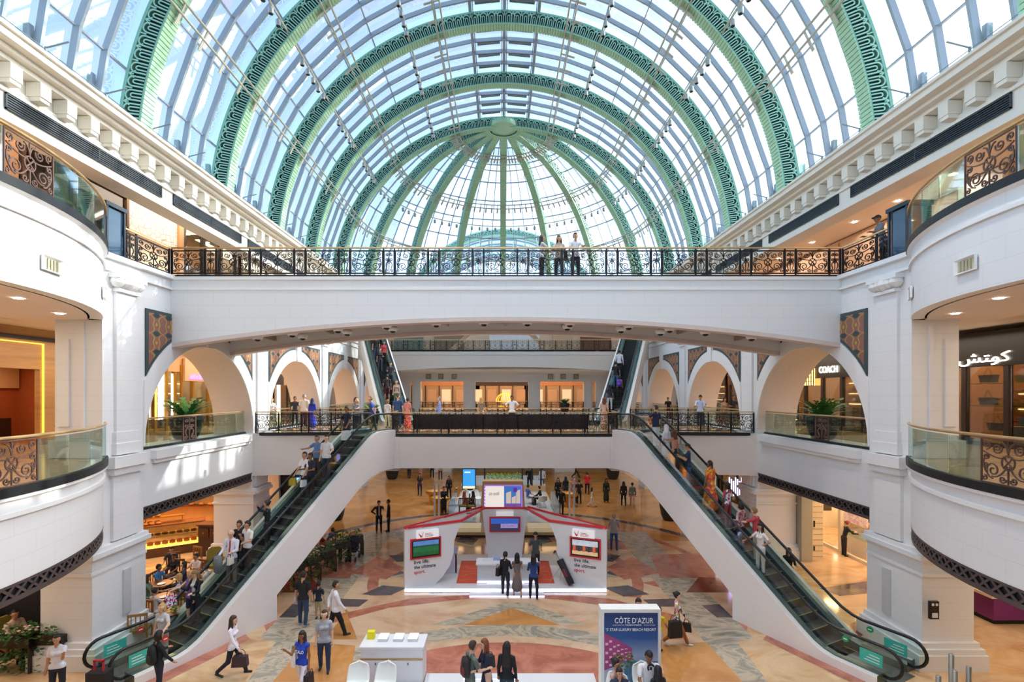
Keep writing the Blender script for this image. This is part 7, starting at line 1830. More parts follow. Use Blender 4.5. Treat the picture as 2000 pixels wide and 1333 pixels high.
# --- upper escalators
E('UL', 702, .25, 150, 'man in black at the top of the left upper escalator', H=1.76, top=BLK, bot=JEAN, skin=S2)
E('UL', 708, -.25, 155, 'woman in a red and black top near the top of the left upper escalator', sex='f', H=1.64, top='#c04048', bot=BLK, hair='long', skin=S2)
E('UL', 726, .2, 155, 'woman in dark clothes high on the left upper escalator', sex='f', H=1.62, top='#26262c', bot='#3a3a44', hair='long', skin=S2, arms=('bent', 'down'))
E('UL', 757, -.22, 160, 'dark haired man halfway down the left upper escalator', H=1.74, top='#33343c', bot='#2a2a30', skin=S2, arms=('bent', 'bent'))
E('UL', 783, .25, -20, 'man with a dark backpack and maroon shorts on the left upper escalator', H=1.74, top='#3a3438', bot='#5c2430', trousers='short', skin=S2)
E('UL', 790, -.28, 165, 'woman in a pale top and green trousers low on the left upper escalator', sex='f', H=1.64, top='#c9a898', bot='#6f8a60', hair='long', hc='n', skin=S1)
E('UR', 734, .3, 24, 'man in a white shirt high on the right upper escalator', H=1.78, top='#d8dae6', bot=BLK, skin=S2, sleeve='long')
E('UR', 758, .3, 24, 'man in a black t-shirt and jeans on the right upper escalator', H=1.78, top=BLK, bot='#3f6a9a', skin=S2)
p = E('UR', 772, -.1, 24, 'child with a violet backpack on the right upper escalator', H=1.35, top='#d888b8', bot=BLK, sex='f', hair='bob', skin=S2, kid=True); backpack(p, 'violet backpack on the child on the right upper escalator', '#5a30a8', '#6a48c0')
E('UR', 800, .3, 20, 'woman in a dark top and white trousers low on the right upper escalator', sex='f', H=1.66, top='#2c3448', bot='#d8dae0', hair='long', hc='a', skin=S2)
# --- left lower escalator, coming down
p = E('LL', 679, .2, DN, 'man in a black t-shirt with a big white bag near the left escalator top', H=1.76, top='#1e2638', bot='#26262c', skin=S3, arms=('fore', 'down')); hang(p, 0, 'big white carrier bag held near the top of the left lower escalator', .42, .2, .4, '#d9ddda', 'shopping_bag')
E('LL', 633, -.25, DN - 10, 'man in a white t-shirt with a dark shoulder strap on the left escalator', H=1.8, top='#e3e0e0', bot=NVY, skin=S1, hc='b', arms=('rail', 'down'), build=1.1)
E('LL', 607, -.22, DN, 'man in a navy shirt between two others on the left escalator', H=1.74, top='#1c2236', bot=BLK, skin=S3, arms=('bent', 'bent'))
E('LL', 624, .28, DN, 'man in a grey blue polo shirt holding the rail of the left escalator', H=1.76, top='#6484b4', bot='#4a4038', skin=S2, hc='b', arms=('bent', 'reach'), build=1.12)
p = E('LL', 598, .1, DN, 'man in a white v-neck t-shirt and dark jeans on the left escalator', H=1.76, top='#ece9e8', bot=NVY, skin=S2, arms=('fore', 'fore'), build=1.1); hang(p, 0, 'white shopping bag held by the man in the v-neck', .26, .1, .26, '#dcdcdc', 'shopping_bag')
p2 = p; bag('shopping_bag', 'yellow and black bag beside the man in the v-neck', 'bag', (p['at'](.45, .2, .75).x, p['at'](.45, .2, .75).y, p['at'](.45, .2, .45).z), .3, .12, .3, '#c9a838')
E('LL', 516, -.25, 262, 'woman in black standing sideways with a hand to her head on the left escalator', sex='f', H=1.72, top='#17171c', bot='#1a1a20', hair='bun', skin=S2, arms=('head', 'down'), sleeve='long')
E('LL', 476, -.28, DN, 'young man in a white t-shirt behind the man in black on the left escalator', H=1.76, top='#ece6e2', bot=BLK, skin=S2, arms=('bent', 'down'))
E('LL', 474, .15, 195, 'man in a black t-shirt with hand at his chin on the left escalator', H=1.72, top='#1b1a1f', bot='#24242a', skin=S2, arms=('chin', 'down'))
p = E('LL', 447, .0, 190, 'bald man in a white shirt and red tie carrying a grey jacket', H=1.82, top='#e9e6ee', bot='#6a6866', hair='bald', skin=S1, arms=('bent', 'carry'), sleeve='long', top2=('#b02038', 'tie'), build=1.08, nod=20); hang(p, 0, 'small cream paper bag held by the bald man', .24, .1, .24, '#e6ded2', 'paper_bag')
j = MB(); q = p['hands'][1]; j.lathe([(.04, -.55), (.13, -.5), (.16, -.2), (.12, .02), (.0, .08)], (q.x, q.y, q.z), 12, 0, 1, .6); tag(j.build('jacket', [M('#7b7d80', .8, noise=.1)], smooth=True), 'grey jacket folded over the arm of the bald man', 'jacket')
p = E('LL', 379, .05, 200, 'blonde woman in a black jacket with white stripe low on the left escalator', sex='f', H=1.7, top='#16181f', bot='#1a1c24', hair='long', hc='n', skin=S1, arms=('bent', 'phone'), sleeve='long', nod=25, top2=('#d9d4d0', 'open'))
E('LL', 318, -.3, 190, 'grey blonde woman in a pale grey tee, lowest at the outer rail', sex='f', H=1.68, top='#c9c6c8', bot='#bdb8b4', hair='bob', hc='y', skin=S1, arms=('rail', 'down'), build=1.12)
p = E('LL', 362, .3, 200, 'blonde woman in a violet top with a checked bag on the left escalator', sex='f', H=1.64, top='#8a68b0', bot='#2c3350', hair='long', hc='y', skin=S1, arms=('down', 'reach'), sleeve='none', trousers='short'); hang(p, 1, 'black and white checked bag with a pink spot on the left escalator', .34, .12, .32, '#888', 'tote_bag', mat=CHK)
# --- right lower escalator, going up
E('LR', 1284, .1, UPR - 10, 'man in a navy polo and white trousers at the top of the right escalator', H=1.8, top='#1f2c4c', bot='#dfe4e6', skin=S1, hc='b', arms=('reach', 'down'), build=1.12)
E('LR', 1298, .3, UPR, 'person in loose white clothes behind the navy polo man', sex='f', H=1.6, top='#e2e4ec', bot='#dfe2ea', dress=(.4, .24), trousers='none', hair='scarf', hc='#e4e2e6', skin=S2, sleeve='long')
E('LR', 1317, .25, UPR, 'long haired woman in black with a raised arm on the right escalator', sex='f', H=1.68, top='#c08a70', bot='#1f1d24', dress=(.6, .24), trousers='none', hair='long', hc='#5a3220', skin=S2, sleeve='none', arms=('point', 'down'))
E('LR', 1347, .3, 285, 'man in a navy t-shirt and jeans looking at his phone on the right escalator', H=1.78, top='#1c2a44', bot='#3a6084', skin=S2, arms=('phone', 'phone'), nod=25)
E('LR', 1382, .0, UPR, 'woman in a long orange and yellow flowered dress on the right escalator', sex='f', H=1.76, top=FLOR, bot=FLOR, dress=(.85, .3), trousers='none', hair='pony', skin=S3, sleeve='short', build=1.15)
E('LR', 1416, .0, UPR, 'woman in a red, white and blue patterned top on the right escalator', sex='f', H=1.64, top=RWB, bot='#8a3a34', hair='bob', skin=S4, sleeve='short')
p = E('LR', 1441, .3, UPR, 'woman in a rose patterned blouse with a brown bag on the right escalator', sex='f', H=1.66, top=ROSE, bot='#2c3350', hair='bob', skin=S3, sleeve='long'); q = p['at'](.2, -.05, .82); bag('handbag', 'tan shoulder bag of the woman in the rose blouse', 'bag', tuple(q), .3, .12, .2, '#8a5236', 20)
E('LR', 1484, .0, UPR - 15, 'man in a red t-shirt and beige trousers on the right escalator', H=1.8, top='#c2454e', bot='#b3ab98', skin=S1, hc='n', arms=('reach', 'down'), build=1.05, lean=6)
E('LR', 1492, .35, 250, 'young woman in a white top facing back on the right escalator', sex='f', H=1.68, top='#e9dfda', bot='#d8cfca', hair='long', skin=S2, arms=('hip', 'rail'))
person((11.35, 20.0, 0), 200, 'woman in black seen behind the right escalator rail on the ground floor', sex='f', H=1.66, top='#17161a', bot='#e0cdbc', hair='long', skin=S2, sleeve='long', arms=('bent', 'bent'))
# --- ground floor, near
p = person((onz(155, 1338).x - .05, 12.9, 0), 165, 'woman in a white t-shirt pulling a black suitcase at the bottom left', sex='f', H=1.62, top='#e6e4ec', bot='#1f222c', hair='bob', skin=S2, arms=('chin', 'down'), build=1.12)
c = thing('suitcase', 'small black suitcase with a red handle at the bottom left', 'suitcase', (-10.55, 12.9, 0)); MB().box(-10.8, -10.3, 12.75, 13.05, .06, .72).build('case', [M('#1b1b20', .6)], c); MB().box(-10.68, -10.65, 12.85, 12.91, .72, 1.0).box(-10.45, -10.42, 12.85, 12.91, .72, 1.0).box(-10.68, -10.42, 12.85, 12.91, .97, 1.01).build('handle', [M('#b03038', .5)], c)
for x in (-10.72, -10.38): MB().lathe([(0, -.02), (.05, -.02), (.05, .02), (0, .02)], (x, 12.85, .05), 10).build('wheel', [BLACK], c)
p = person((onz(328, 1338).x + .1, 13.0, 0), 35, 'woman in black with a black backpack at the foot of the left escalator', sex='f', H=1.68, top='#17181e', bot='#1a1f33', hair='bob', skin=S2, legs='step', arms=('bent', 'fore'), sleeve='long'); backpack(p, 'black leather backpack at the foot of the left escalator', '#17171b', '#22222a')
p = G(455, 1320, 85, 'woman in a white blouse walking right with a dark handbag', sex='f', H=1.7, top='#ebe4ec', bot='#20232e', hair='long', hc='b', skin=S1, legs='walk', sleeve='long', arms=('back', 'fore')); hang(p, 1, 'dark plum handbag carried by the woman in the white blouse', .42, .16, .28, '#3a2632')
G(592, 1222, 8, 'tall man in a black t-shirt and jeans seen from behind beside a boy', H=1.8, top='#1b1b1f', bot='#2b3c58', shoe='#8a929c', skin=S2, legs='relax', build=1.1)
G(622, 1210, 5, 'boy in a navy t-shirt and beige shorts between two men', H=1.28, top='#1f2838', bot='#b3a070', trousers='short', skin=S2, kid=True)
G(655, 1243, 60, 'man in a white shirt and black trousers striding to the right', H=1.8, top='#e9e6ec', bot='#17181f', skin=S2, legs='walk2', sleeve='long', arms=('behind', 'fore'), build=1.12)
p = person((onz(596, 1345).x, 13.15, 0), 190, 'woman in a blue vest top with white letters and white trousers', sex='f', H=1.66, top='#2346b4', bot='#e6e2ea', hair='long', hc='a', skin=S3, arms=('down', 'chin'), sleeve='none', legs='walk'); hang(p, 0, 'black bag on the arm of the woman in the blue vest', .3, .14, .3, '#1d1c22')
q = p['at'](.22, .02, .78); bag('tote_bag', 'white cotton bag with red print beside the woman in blue', 'bag', tuple(q), .34, .1, .34, '#e9e2da', 100)
R_ = p['R']; mb = text_mb('ITALO', .12, .24, .006); v = p['at'](.12, .155, 1.16); facing(mb, tuple(v), R_ @ Vector((-1, 0, 0))); o = mb.build('shirt_lettering', [M('#ffffff', .6, noise=0)], origin=tuple(p['pos'])); o.parent = p['root']; o.matrix_parent_inverse = Matrix.Identity(4); o.location = (0, 0, 0); o.data.transform(R_.inverted())
p = person((onz(626, 1322).x, 14.2, 0), 170, 'woman in a grey patterned t-shirt and jeans behind the woman in blue', sex='f', H=1.7, top=STRP, bot='#2a3c5c', hair='bob', hc='b', skin=S1, arms=('down', 'down'), legs='step', build=1.12)
G(740, 1041, 160, 'man in a black suit gesturing, left of the two suited men', H=1.78, top='#15151a', bot='#15151a', skin=S2, sleeve='long', arms=('point', 'hip'), top2=('#d8d8dc', 'tie'))
G(759, 1039, 250, 'man in a black suit listening, right of the two suited men', H=1.8, top='#131318', bot='#131318', skin=S3, sleeve='long')
p = G(987, 1165, 25, 'woman in black with a round bag at the stand counter', sex='f', H=1.7, top='#15181e', bot='#1a1e26', shoe='#d9d4d2', hair='pony', skin=S1, legs='relax', sleeve='long', arms=('down', 'bent')); q = p['at'](-.22, -.12, .85); bag('handbag', 'round black shoulder bag at the stand counter', 'bag', tuple(q), .34, .14, .28, '#1a1518', 60)
p = G(1010, 1166, -5, 'woman in a grey sleeveless dress at the stand counter', sex='f', H=1.66, top='#6d6262', bot='#6d6262', dress=(.5, .22), trousers='none', hair='long', skin=S2, sleeve='none', arms=('bent', 'bent'), legs='relax')
G(1042, 1170, 5, 'woman in a blue top and black trousers pointing at the stand counter', sex='f', H=1.68, top='#233f7c', bot='#15161c', hair='long', skin=S2, sleeve='long', arms=('bent', 'reach'), legs='relax')
person((1.3, 21.4, .15), 185, 'young man in a dark grey polo with a name badge behind the stand counter', H=1.76, top='#454b4b', bot='#26262c', skin=S2, arms=('bent', 'bent'), nod=20)
G(1199, 1075, 10, 'balding man in a grey t-shirt and jeans looking away beside the stand', H=1.76, top='#8f8a86', bot='#2a4468', skin=S2, hc='g', arms=('bent', 'bent'), legs='relax', build=1.05)
person((onz(1231, 1254).x, 14.9, 0), 175, 'man in a white collar behind the poster with a child at his chest', H=1.74, top='#d9d6da', bot='#2a2a30', skin=S2, arms=('bent', 'bent'))
G(1287, 1270, 45, 'boy in a yellow t-shirt beside the poster stand', H=1.28, top='#ddc52e', bot='#cfd2d4', trousers='short', skin=S2, arms=('down', 'fore'), kid=True, legs='step')
p = G(1322, 1262, 110, 'woman in a flowered shirt and brown trousers striding with black bags', sex='f', H=1.72, top=FL2, bot='#a0622c', shoe='#e6e2dc', hair='bun', skin=S1, legs='walk', sleeve='long', arms=('fore', 'down')); hang(p, 0, 'smaller black bag of the woman in the flowered shirt', .3, .12, .26, '#1b1c20'); q = p['at'](.34, -.05, .42); bag('paper_bag', 'large black paper bag of the woman in the flowered shirt', 'bag', tuple(q), .42, .16, .5, '#17191c', 10)
p = LV(918, 12.1, .1, 60, 'man in a grey green t-shirt with a big dark backpack in front', H=1.74, top='#5f6b64', bot='#3a3f46', skin=S1, hc='b', lean=6, arms=('down', 'bent')); backpack(p, 'big black and red backpack on the man at the bottom middle', '#2a2426', '#6a2a2a')
p = LV(951, 12.3, .1, 250, 'red haired woman in navy facing the man with the backpack', sex='f', H=1.72, top='#20283c', bot='#20283c', dress=(.4, .2), trousers='none', hair='long', hc='#7a3f22', skin=S1, sleeve='long', arms=('bent', 'bent'), lean=5); q = p['at'](.22, -.1, .9); bag('handbag', 'round black bag of the red haired woman', 'bag', tuple(q), .36, .16, .3, '#17181c', 40)
LV(990, 12.2, .1, 15, 'woman with very long black hair in a black top at the bottom middle', sex='f', H=1.68, top='#16171b', bot='#1f3a44', hair='verylong', skin=S3, sleeve='long')
person((2.6, 12.1, .15), 130, 'woman in a dusty pink top seated before the poster', sex='f', H=1.68, top='#c9a39c', bot='#7a4a44', hair='bun', skin=S2, legs='sit', sleeve='none', arms=('table', 'lap'))
p = person((3.45, 12.25, .2), 178, 'man in a white t-shirt with a dark print seated before the poster', H=1.82, top='#e9e8ea', bot='#4f7ea0', skin=S3, legs='sit', arms=('lap', 'lap'), nod=25, build=1.08)
pr_ = MB(); cc = p['at'](0, .155, 1.0)
for i in range(9):
    a, b_ = PI * (.1 + .13 * i), PI * (.1 + .13 * (i + 1)); pr_.prism([cc + Vector((r_ * math.cos(q), 0, r_ * math.sin(q) * 1.1)) for r_, q in ((.05, a), (.095, a), (.095, b_), (.05, b_))], (0, -.012, 0))
pr_.box(cc.x - .03, cc.x + .02, cc.y - .012, cc.y, cc.z - .05, cc.z + .02); o = pr_.build('shirt_print', [M('#23262e', .6, noise=0)], origin=tuple(p['pos'])); o.parent = p['root']; o.location = (0, 0, 0); o.data.transform(p['R'].inverted())
person((onz(1203, 1420).x + .1, 11.9, .1), 175, 'dark haired man whose head shows at the bottom edge before the poster', H=1.55, top='#2a3248', bot=BLK, skin=S2, legs='sit')
person((onz(1290, 1420).x, 12.0, .1), -10, 'person with a black scarf at the bottom edge right of the poster', sex='f', H=1.52, top=BLK, bot=BLK, hair='scarf', hc='#15141a', skin=S2, legs='sit')
# --- ground floor, far
far = [(820, 969, 180, 'woman in a dark top and jeans walking between the suited men and the stand', dict(sex='f', top='#3a3438', bot='#2a3850', hair='long', skin=S2, legs='step')),
       (1147, 966, 5, 'man in a bright red t-shirt walking away', dict(top='#d8262e', bot='#1b1c22', hc='b', skin=S2, legs='step')),
       (1156, 991, 100, 'child in long white with black hair running right', dict(H=1.35, top='#e0cfc8', bot='#dcc6c0', dress=(.5, .2), sex='f', hair='long', skin=S2, legs='walk', sleeve='long', kid=True)),
       (1105, 977, 10, 'woman in a dark coat seen from behind beside the golden pedestals', dict(sex='f', top='#26262e', bot='#20222a', hair='scarf', hc='#1a1a20', skin=S2, sleeve='long')),
       (1122, 983, 20, 'woman in a lilac patterned top in the group by the pedestals', dict(sex='f', top=ROSE, bot='#2c3040', hair='scarf', hc='#b08a9a', skin=S2, sleeve='long')),
       (1131, 985, 0, 'slim dark haired man in black in the group by the pedestals', dict(top='#1c1a1f', bot='#17181d', skin=S2)),
       (1184, 982, 180, 'woman in a long dark green coat walking alone', dict(sex='f', top='#2a3028', bot='#262c26', dress=(.6, .22), hair='long', skin=S3, sleeve='long')),
       (1218, 989, 5, 'woman in black clothes and scarf walking away at the right', dict(sex='f', top='#17181d', bot='#17181d', hair='scarf', hc='#15161a', skin=S2, sleeve='long', legs='step')),
       (1235, 990, 15, 'person in a grey green jacket and pink trousers at the right', dict(sex='f', top='#6a7468', bot='#c9948a', hair='pony', skin=S1, sleeve='long', legs='walk')),
       (1096, 1008, 200, 'man in black beside the right posts of the second stand', dict(H=1.8, top='#131418', bot='#131418', skin=S2, sleeve='long', legs='step')),
       (1090, 982, 180, 'tall woman in black in front of the golden pedestal', dict(sex='f', H=1.76, top='#15151a', bot='#15151a', hair='long', skin=S2, sleeve='long')),
       (867, 1005, 150, 'thin woman in black at the left posts of the second stand', dict(sex='f', H=1.78, top='#131318', bot='#131318', dress=(.5, .16), hair='bun', skin=S2, sleeve='long', arms=('bent', 'bent'))),
       (877, 975, 190, 'woman in black farther back at the left of the second stand', dict(sex='f', top='#15151a', bot='#15151a', hair='long', skin=S2, sleeve='long')),
       (799, 935, 10, 'man in dark trousers far away under the bridge at left', dict(top='#6a6a72', bot='#1b1c22', skin=S2, legs='step')),
       (844, 934, 5, 'person in black far away under the bridge', dict(top='#2a2a30', bot='#17181c', skin=S2)),
       (822, 934, 180, 'woman in a pink skirt far away under the bridge', dict(sex='f', top='#d8a8a8', bot='#c98a90', dress=(.4, .2), trousers='none', hair='long', skin=S2, legs='walk')),
       (1125, 934, 95, 'man in dark clothes striding far away under the bridge', dict(top='#2a2c34', bot='#17181c', skin=S2, legs='walk')),
       (860, 938, 180, 'woman in a beige coat far behind the totem screen', dict(sex='f', top='#b89a7a', bot='#4a4038', hair='long', hc='b', skin=S1, sleeve='long'))]
for px, py, hd, lb, kw in far: G(px, py, hd, lb, **kw)
G(1034, 957, 5, 'man in black standing on the second stand seen from behind', z=.3, H=1.8, top='#17181d', bot='#15161a', skin=S3, sleeve='long', arms=('bent', 'down'))
G(1059, 956, 350, 'person in a white top standing beside the tall plants of the second stand', z=.3, H=1.7, top='#dfe2ea', bot='#5a6478', skin=S2, sleeve='long')
# seated in the second stand
for px, py, hd, lb, kw in ((907, 1000, 60, 'woman in rust orange robe and scarf seated at the left of the second stand', dict(sex='f', top='#b0523a', bot='#b0523a', dress=(.4, .3), hair='scarf', hc='#a84a34', skin=S2, sleeve='long')),
                           (924, 1000, 300, 'woman in black seated beside the woman in rust orange', dict(sex='f', top='#17171c', bot='#17171c', hair='long', skin=S1, sleeve='long', dress=(.3, .3))),
                           (1031, 985, 60, 'man in a blue shirt seated right of the leaning screen', dict(top='#4a5ea8', bot='#c0a898', skin=S2)),
                           (1057, 988, 290, 'man in a black suit seated in the cream tub chair', dict(top='#1a1a22', bot='#1a1a22', skin=S1, sleeve='long', lean=12))):
    p = onz(px, py, .3); person((p.x, p.y, .3), hd, lb, H=1.7, legs='sit', h=.028, arms=('lap', 'lap'), **kw)
p = onz(1043, 985, .3); table((p.x, p.y, .3), .4, 'small white round table between the two seated men', 'small tables of the second stand', .6, '#e6e6e6'); p = onz(917, 978, .3); table((p.x, p.y, .3), .45, 'small white round table before the white armchairs', 'small tables of the second stand', .6, '#dfe6ea')
for px in (905, 921):
    p = onz(px, 1002, .3); chair((p.x, p.y, .3), 0, 'small chair under the seated women of the second stand, %s' % ('left' if px < 910 else 'right'), 'small chairs of the second stand')
# --- cafe under the near left balcony
def seat(x, y, hd, label, clabel, arm=False, **k):
    f = armchair if arm else chair
    f((x, y, 0), -hd, clabel, 'armchairs of the cafe' if arm else 'dining chairs of the cafe')
    return person((x, y, 0), hd, label, legs='sit', h=.022, **k)
seat(-14.9, 15.1, 100, 'dark haired man in a cream shirt seated at the lower left', 'olive armchair of the man in the cream shirt', True, H=1.72, top='#dcc3ae', bot='#8a7a6a', skin=S2, sleeve='long', arms=('lap', 'lap'), build=1.1)
seat(-16.3, 16.6 - .9, 150, 'man in a salmon pink shirt seated farther back at lower left', 'wooden chair of the man in the pink shirt', H=1.76, top='#d8927c', bot='#3a3434', skin=S2, sleeve='short', arms=('table', 'table'))
seat(-16.2, 14.6, 75, 'person in a pale top at the very left edge of the cafe', 'wooden chair at the left edge of the cafe', sex='f', H=1.66, top='#d8bfae', bot='#4a5a70', hair='long', skin=S1, arms=('table', 'table'))
armchair((-13.45, 15.3, 0), 90, 'empty olive armchair beside the near left pier', 'armchairs of the cafe'); armchair((-13.9, 14.6, 0), 150, 'empty olive armchair behind the ivy boxes', 'armchairs of the cafe')
table((-15.5, 14.5, 0), .5, 'dark round table of the diners at lower left', 'cafe tables'); table((-14.2, 15.4, 0), .4, 'low brown table between the olive armchairs', 'cafe tables', .5, '#9a6a3a')
tag(MB().add([(-14.3, 15.3, .5), (-14.1, 15.3, .5), (-14.1, 15.4, .5), (-14.3, 15.4, .5), (-14.3, 15.35, .65), (-14.1, 15.35, .65)], [(0, 1, 5, 4), (2, 3, 4, 5), (0, 3, 2, 1), (0, 4, 3), (1, 2, 5)]).build('menu_card', [WHITE]), 'small white tent card on the low brown table', 'menu card')
dn = [(-13.35, 19.2, 90, 'm', '#3f7fb8', 'short', 'k', S3, 'man in a sky blue t-shirt drinking in the cafe before the bakery', 'phone'), (-13.6, 20.5, 180, 'f', '#1a1a20', 'short', 'k', S3, 'person in black seated below the bakery counter', 'table'),
      (-12.7, 20.5, 200, 'm', '#e6d9d4', 'short', 'k', S2, 'man in white seated beside the sideboard', 'phone'), (-12.55, 19.5, 230, 'f', '#2f3444', 'bob', 'k', S1, 'woman in dark blue with bob hair in the middle of the cafe', 'table'),
      (-11.9, 18.2, 250, 'f', SWIRL, 'bob', 'y', S1, 'woman in a blue patterned dress seated in the cafe', 'table'), (-11.9, 16.9, 20, 'f', '#d9cdc4', 'bun', 'k', S2, 'woman in cream seen from behind at the near cafe table', 'table'),
      (-11.5, 19.2, 260, 'm', '#e2e2e6', 'short', 'b', S1, 'man in a white shirt by the escalator side of the cafe', 'table'), (-11.1, 17.5, 350, 'm', '#7db0c4', 'short', 'b', S2, 'person in pale blue seated close to the escalator', 'table'),
      (-13.0, 18.1, 60, 'f', '#5a7a6a', 'long', 'b', S2, 'woman in green at the far left cafe table', 'table'), (-14.3, 21.4, 160, 'm', '#2b2b33', 'short', 'k', S2, 'man in charcoal just under the bread counter', 'table')]
for x, y, hd, sx, c_, hr, hcc, sk_, lb, ar in dn: seat(x, y, hd, lb, 'wooden dining chair of the ' + lb.split(' seated')[0].split(' in the middle')[0].split(' by the')[0].split(' at the')[0].split(' drinking')[0].split(' seen')[0].split(' just')[0], sex=sx, H=1.68, top=c_, bot='#3a3a46', hair=hr, hc=hcc, skin=sk_, arms=(ar, 'table'))
for i, (x, y) in enumerate(((-13.0, 18.75), (-12.1, 19.9), (-12.0, 17.6), (-13.6, 17.6), (-10.95, 16.4))):
    table((x, y, 0), .42, 'small dark round cafe table, %s' % ['beside the man in sky blue', 'beside the woman in dark blue', 'before the woman in cream', 'before the woman in green', 'with the green salad, by the escalator'][i], 'cafe tables')
for i, (x, y) in enumerate(((-12.9, 18.7), (-12.2, 19.8), (-12.0, 17.5), (-11.95, 20.0))):
    tag(MB().lathe([(0, .74), (.08, .74), (.14, .765), (.13, .765), (.08, .75), (0, .75)], (x, y, 0), 16).build('plate', [WHITE]), 'white round plate on a cafe table, %s' % ['near the man in sky blue', 'near the woman in dark blue', 'before the woman in cream', 'on the table with two plates'][i], 'plate')
b = MB(); random.seed(4); leaves_ball(b, (-10.95, 16.4, .76), .22, 90, .09, .12, 0); tag(b.build('salad', [M('#6a8a3a', .6, noise=.4, scale=12)], fix=False), 'heap of green salad leaves on the cafe table by the escalator', 'salad', kind='stuff')
chair((-11.6, 15.8, 0), 20, 'empty light wooden chair beside the near left pier', 'dining chairs of the cafe', '#9a7a4a', '#a9783c'); chair((-13.9, 22.2, 0), 160, 'empty wooden chair before the sideboard', 'dining chairs of the cafe', '#9a7a4a', '#8a5a2c')
armchair((-12.7, 21.7, 0), 200, 'empty olive armchair beyond the cafe tables', 'armchairs of the cafe')
# cafe under the left escalator
for px, py, hd, sx, c_, hr, lb in ((628, 1088, 60, 'f', '#a83a34', 'long', 'woman in red seated behind the ivy fence'), (650, 1084, 300, 'm', '#3a4f7a', 'short', 'man in navy seated behind the ivy fence'), (612, 1098, 30, 'f', '#d8b4a0', 'bob', 'woman in peach seated half hidden by the escalator side')):
    p = onz(px, py); seat(p.x, p.y, hd, lb, 'dining chair of the ' + lb, sex=sx, H=1.68, top=c_, bot='#3a3a46', hair=hr, skin=S2, arms=('table', 'table'))
p = onz(640, 1090); table((p.x, p.y, 0), .4, 'cafe table behind the ivy fence', 'cafe tables')
t = thing('balloon', 'small yellow balloon above the ivy fence', 'balloon', at(665, 1047, 25)); p = at(665, 1047, 25); MB().lathe([(0, -.16), (.06, -.12), (.15, 0), (.14, .1), (.07, .17), (0, .19)], tuple(p), 16).build('skin', [M('#e6e01e', .3)], t, smooth=True); MB().tube([(p.x, p.y, p.z - .16), (p.x + .05, p.y, .8)], .008, 4).build('string', [WHITE], t)
p = onz(689, 1094); t = thing('stroller', 'dark child stroller parked at the far end of the ivy fence', 'stroller', tuple(p))
MB().prism([(p.x - .22, p.y - .2, .4), (p.x - .22, p.y + .25, .45), (p.x - .22, p.y + .35, .95), (p.x - .22, p.y + .2, .98), (p.x - .22, p.y + .05, .55), (p.x - .22, p.y - .2, .5)], (.44, 0, 0)).build('seat', [M('#2a2a32', .8)], t)
MB().lathe([(.26, 0), (.24, .12), (.14, .22), (0, .26)], (p.x, p.y + .15, .85), 12).build('hood', [M('#20222a', .8)], t)
for sx in (-.2, .2): MB().tube([(p.x + sx, p.y - .3, .12), (p.x + sx, p.y, .5), (p.x + sx, p.y + .5, 1.05)], .014, 5).tube([(p.x + sx, p.y + .3, .12), (p.x + sx, p.y, .5)], .014, 5).build('frame', [STEEL], t)
for sx in (-.22, .22):
    for y in (-.3, .3): MB().tube([(p.x + sx - .02, p.y + y, .11), (p.x + sx + .02, p.y + y, .11)], .11, 14).build('wheel', [BLACK], t)
# shop staff at the right
person((16.45, 24.2, 0), 100, 'shop assistant in a black suit and scarf leaning over the jewellery counter', sex='f', H=1.7, top='#1c1b20', bot='#1a1a20', hair='bun', hc='#7a3a24', skin=S1, sleeve='long', arms=('table', 'table'), lean=14, h=.024)
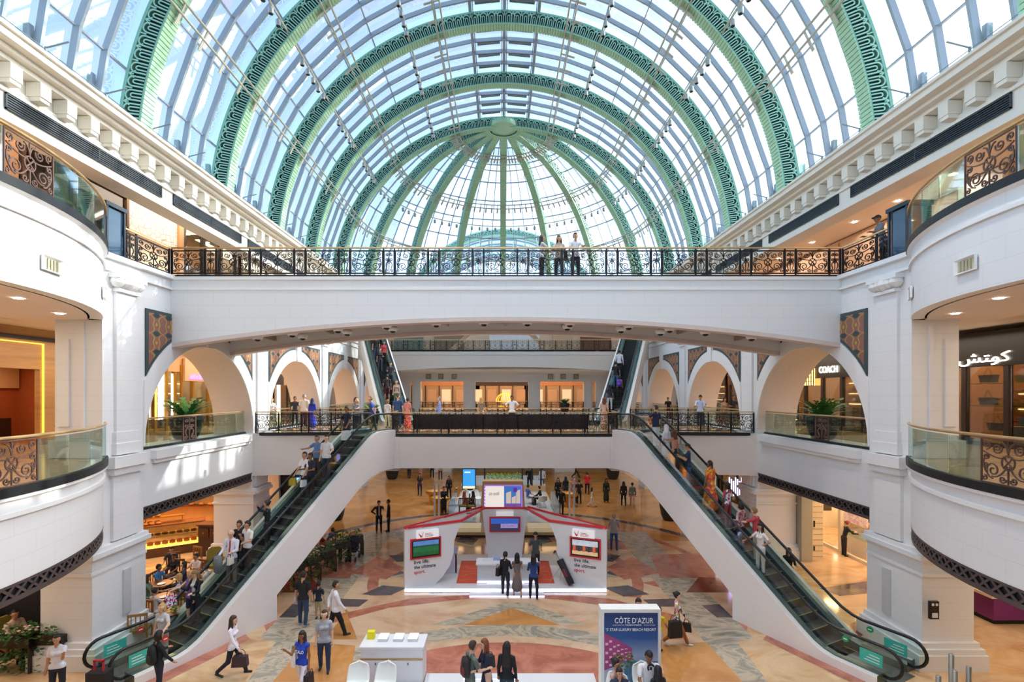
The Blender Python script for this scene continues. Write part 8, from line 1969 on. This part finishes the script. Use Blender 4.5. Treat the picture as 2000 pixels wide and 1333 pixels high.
# steel posts at the bottom right, wall sign, goods in the windows
for i, (px, top, Y) in enumerate(((1858, 1278, 12.4), (1865, 1310, 12.0), (1892, 1302, 12.5), (1833, 1320, 12.6))):
    p = at(px, top, Y); t = thing('bollard', ['tallest brushed steel post at the bottom right', 'steel post just in front of the tallest one', 'steel post standing alone farthest right', 'short steel post by the escalator newel'][i], 'post', (p.x, Y, 0), 'steel posts at the bottom right')
    MB().lathe([(.055, 0), (.055, p.z - .02), (.04, p.z), (0, p.z)], (p.x, Y, 0), 16).build('tube', [STEEL], t, smooth=True, sharp=40); MB().lathe([(.09, 0), (.09, .02), (0, .02)], (p.x, Y, 0), 16).build('base', [STEEL], t)
t = thing('wall_sign', 'small black sign plate with white figures on the near right pier', 'sign', (12.05, 14.2, 2.2)); z = 1.55
MB().box(11.95, 12.2, 14.1, 14.18, 1.5, 2.0).build('plate', [M('#1c1a1a', .4)], t); MB().box(12.0, 12.15, 14.085, 14.1, 1.55, 1.68).box(11.99, 12.05, 14.085, 14.1, 1.88, 1.95).box(12.1, 12.16, 14.085, 14.1, 1.88, 1.95).build('symbols', [WHITE], t)
for i, (y, z, c_, lb, k) in enumerate(((17.55, 8.25, '#d8b05c', 'yellow tote bag hanging in the bag shop window', 1.15), (18.95, 8.3, '#2b3328', 'dark green bag on the upper shelf of the bag shop', 1), (18.95, 7.45, '#34302a', 'dark bag on the lower shelf of the bag shop', 1), (18.6, 6.5, '#7a4a34', 'brown bag low in the bag shop window', 1.1), (17.5, 6.75, '#8d8a80', 'grey bag on white boxes in the bag shop window', .9), (18.0, 6.1, '#b89a8a', 'pink beige bag at the foot of the bag shop window', 1))):
    t = thing('handbag', lb, 'handbag', (18.3, y, z), 'handbags in the bag shop window')
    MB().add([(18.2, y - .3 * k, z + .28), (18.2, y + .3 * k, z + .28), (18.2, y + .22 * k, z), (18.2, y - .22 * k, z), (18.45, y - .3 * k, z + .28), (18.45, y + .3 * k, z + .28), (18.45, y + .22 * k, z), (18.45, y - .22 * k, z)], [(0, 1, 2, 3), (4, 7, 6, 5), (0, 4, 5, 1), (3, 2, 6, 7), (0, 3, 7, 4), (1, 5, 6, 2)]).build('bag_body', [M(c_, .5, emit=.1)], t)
    MB().tube([(18.3, y - .16, z + .28), (18.3, y - .02, z + .55), (18.3, y + .02, z + .55), (18.3, y + .16, z + .28)], .012, 5).build('handle', [M('#e0d0b0' if i == 0 else '#26201c', .5)], t)
for y, z in ((18.95, 8.27), (18.95, 7.42)): tag(MB().box(18.1, 18.6, y - .6, y + .6, z - .03, z).build('glass_shelf', [GOLD]), 'narrow brass shelf in the bag shop window, %s' % ('upper' if z > 8 else 'lower'), 'shelf')
tag(MB().box(18.0, 18.8, 17.0, 18.0, L1, 6.7).build('white_plinth', [M('#e6d2b8', .4)]), 'white display plinth in the bag shop window', 'plinth')
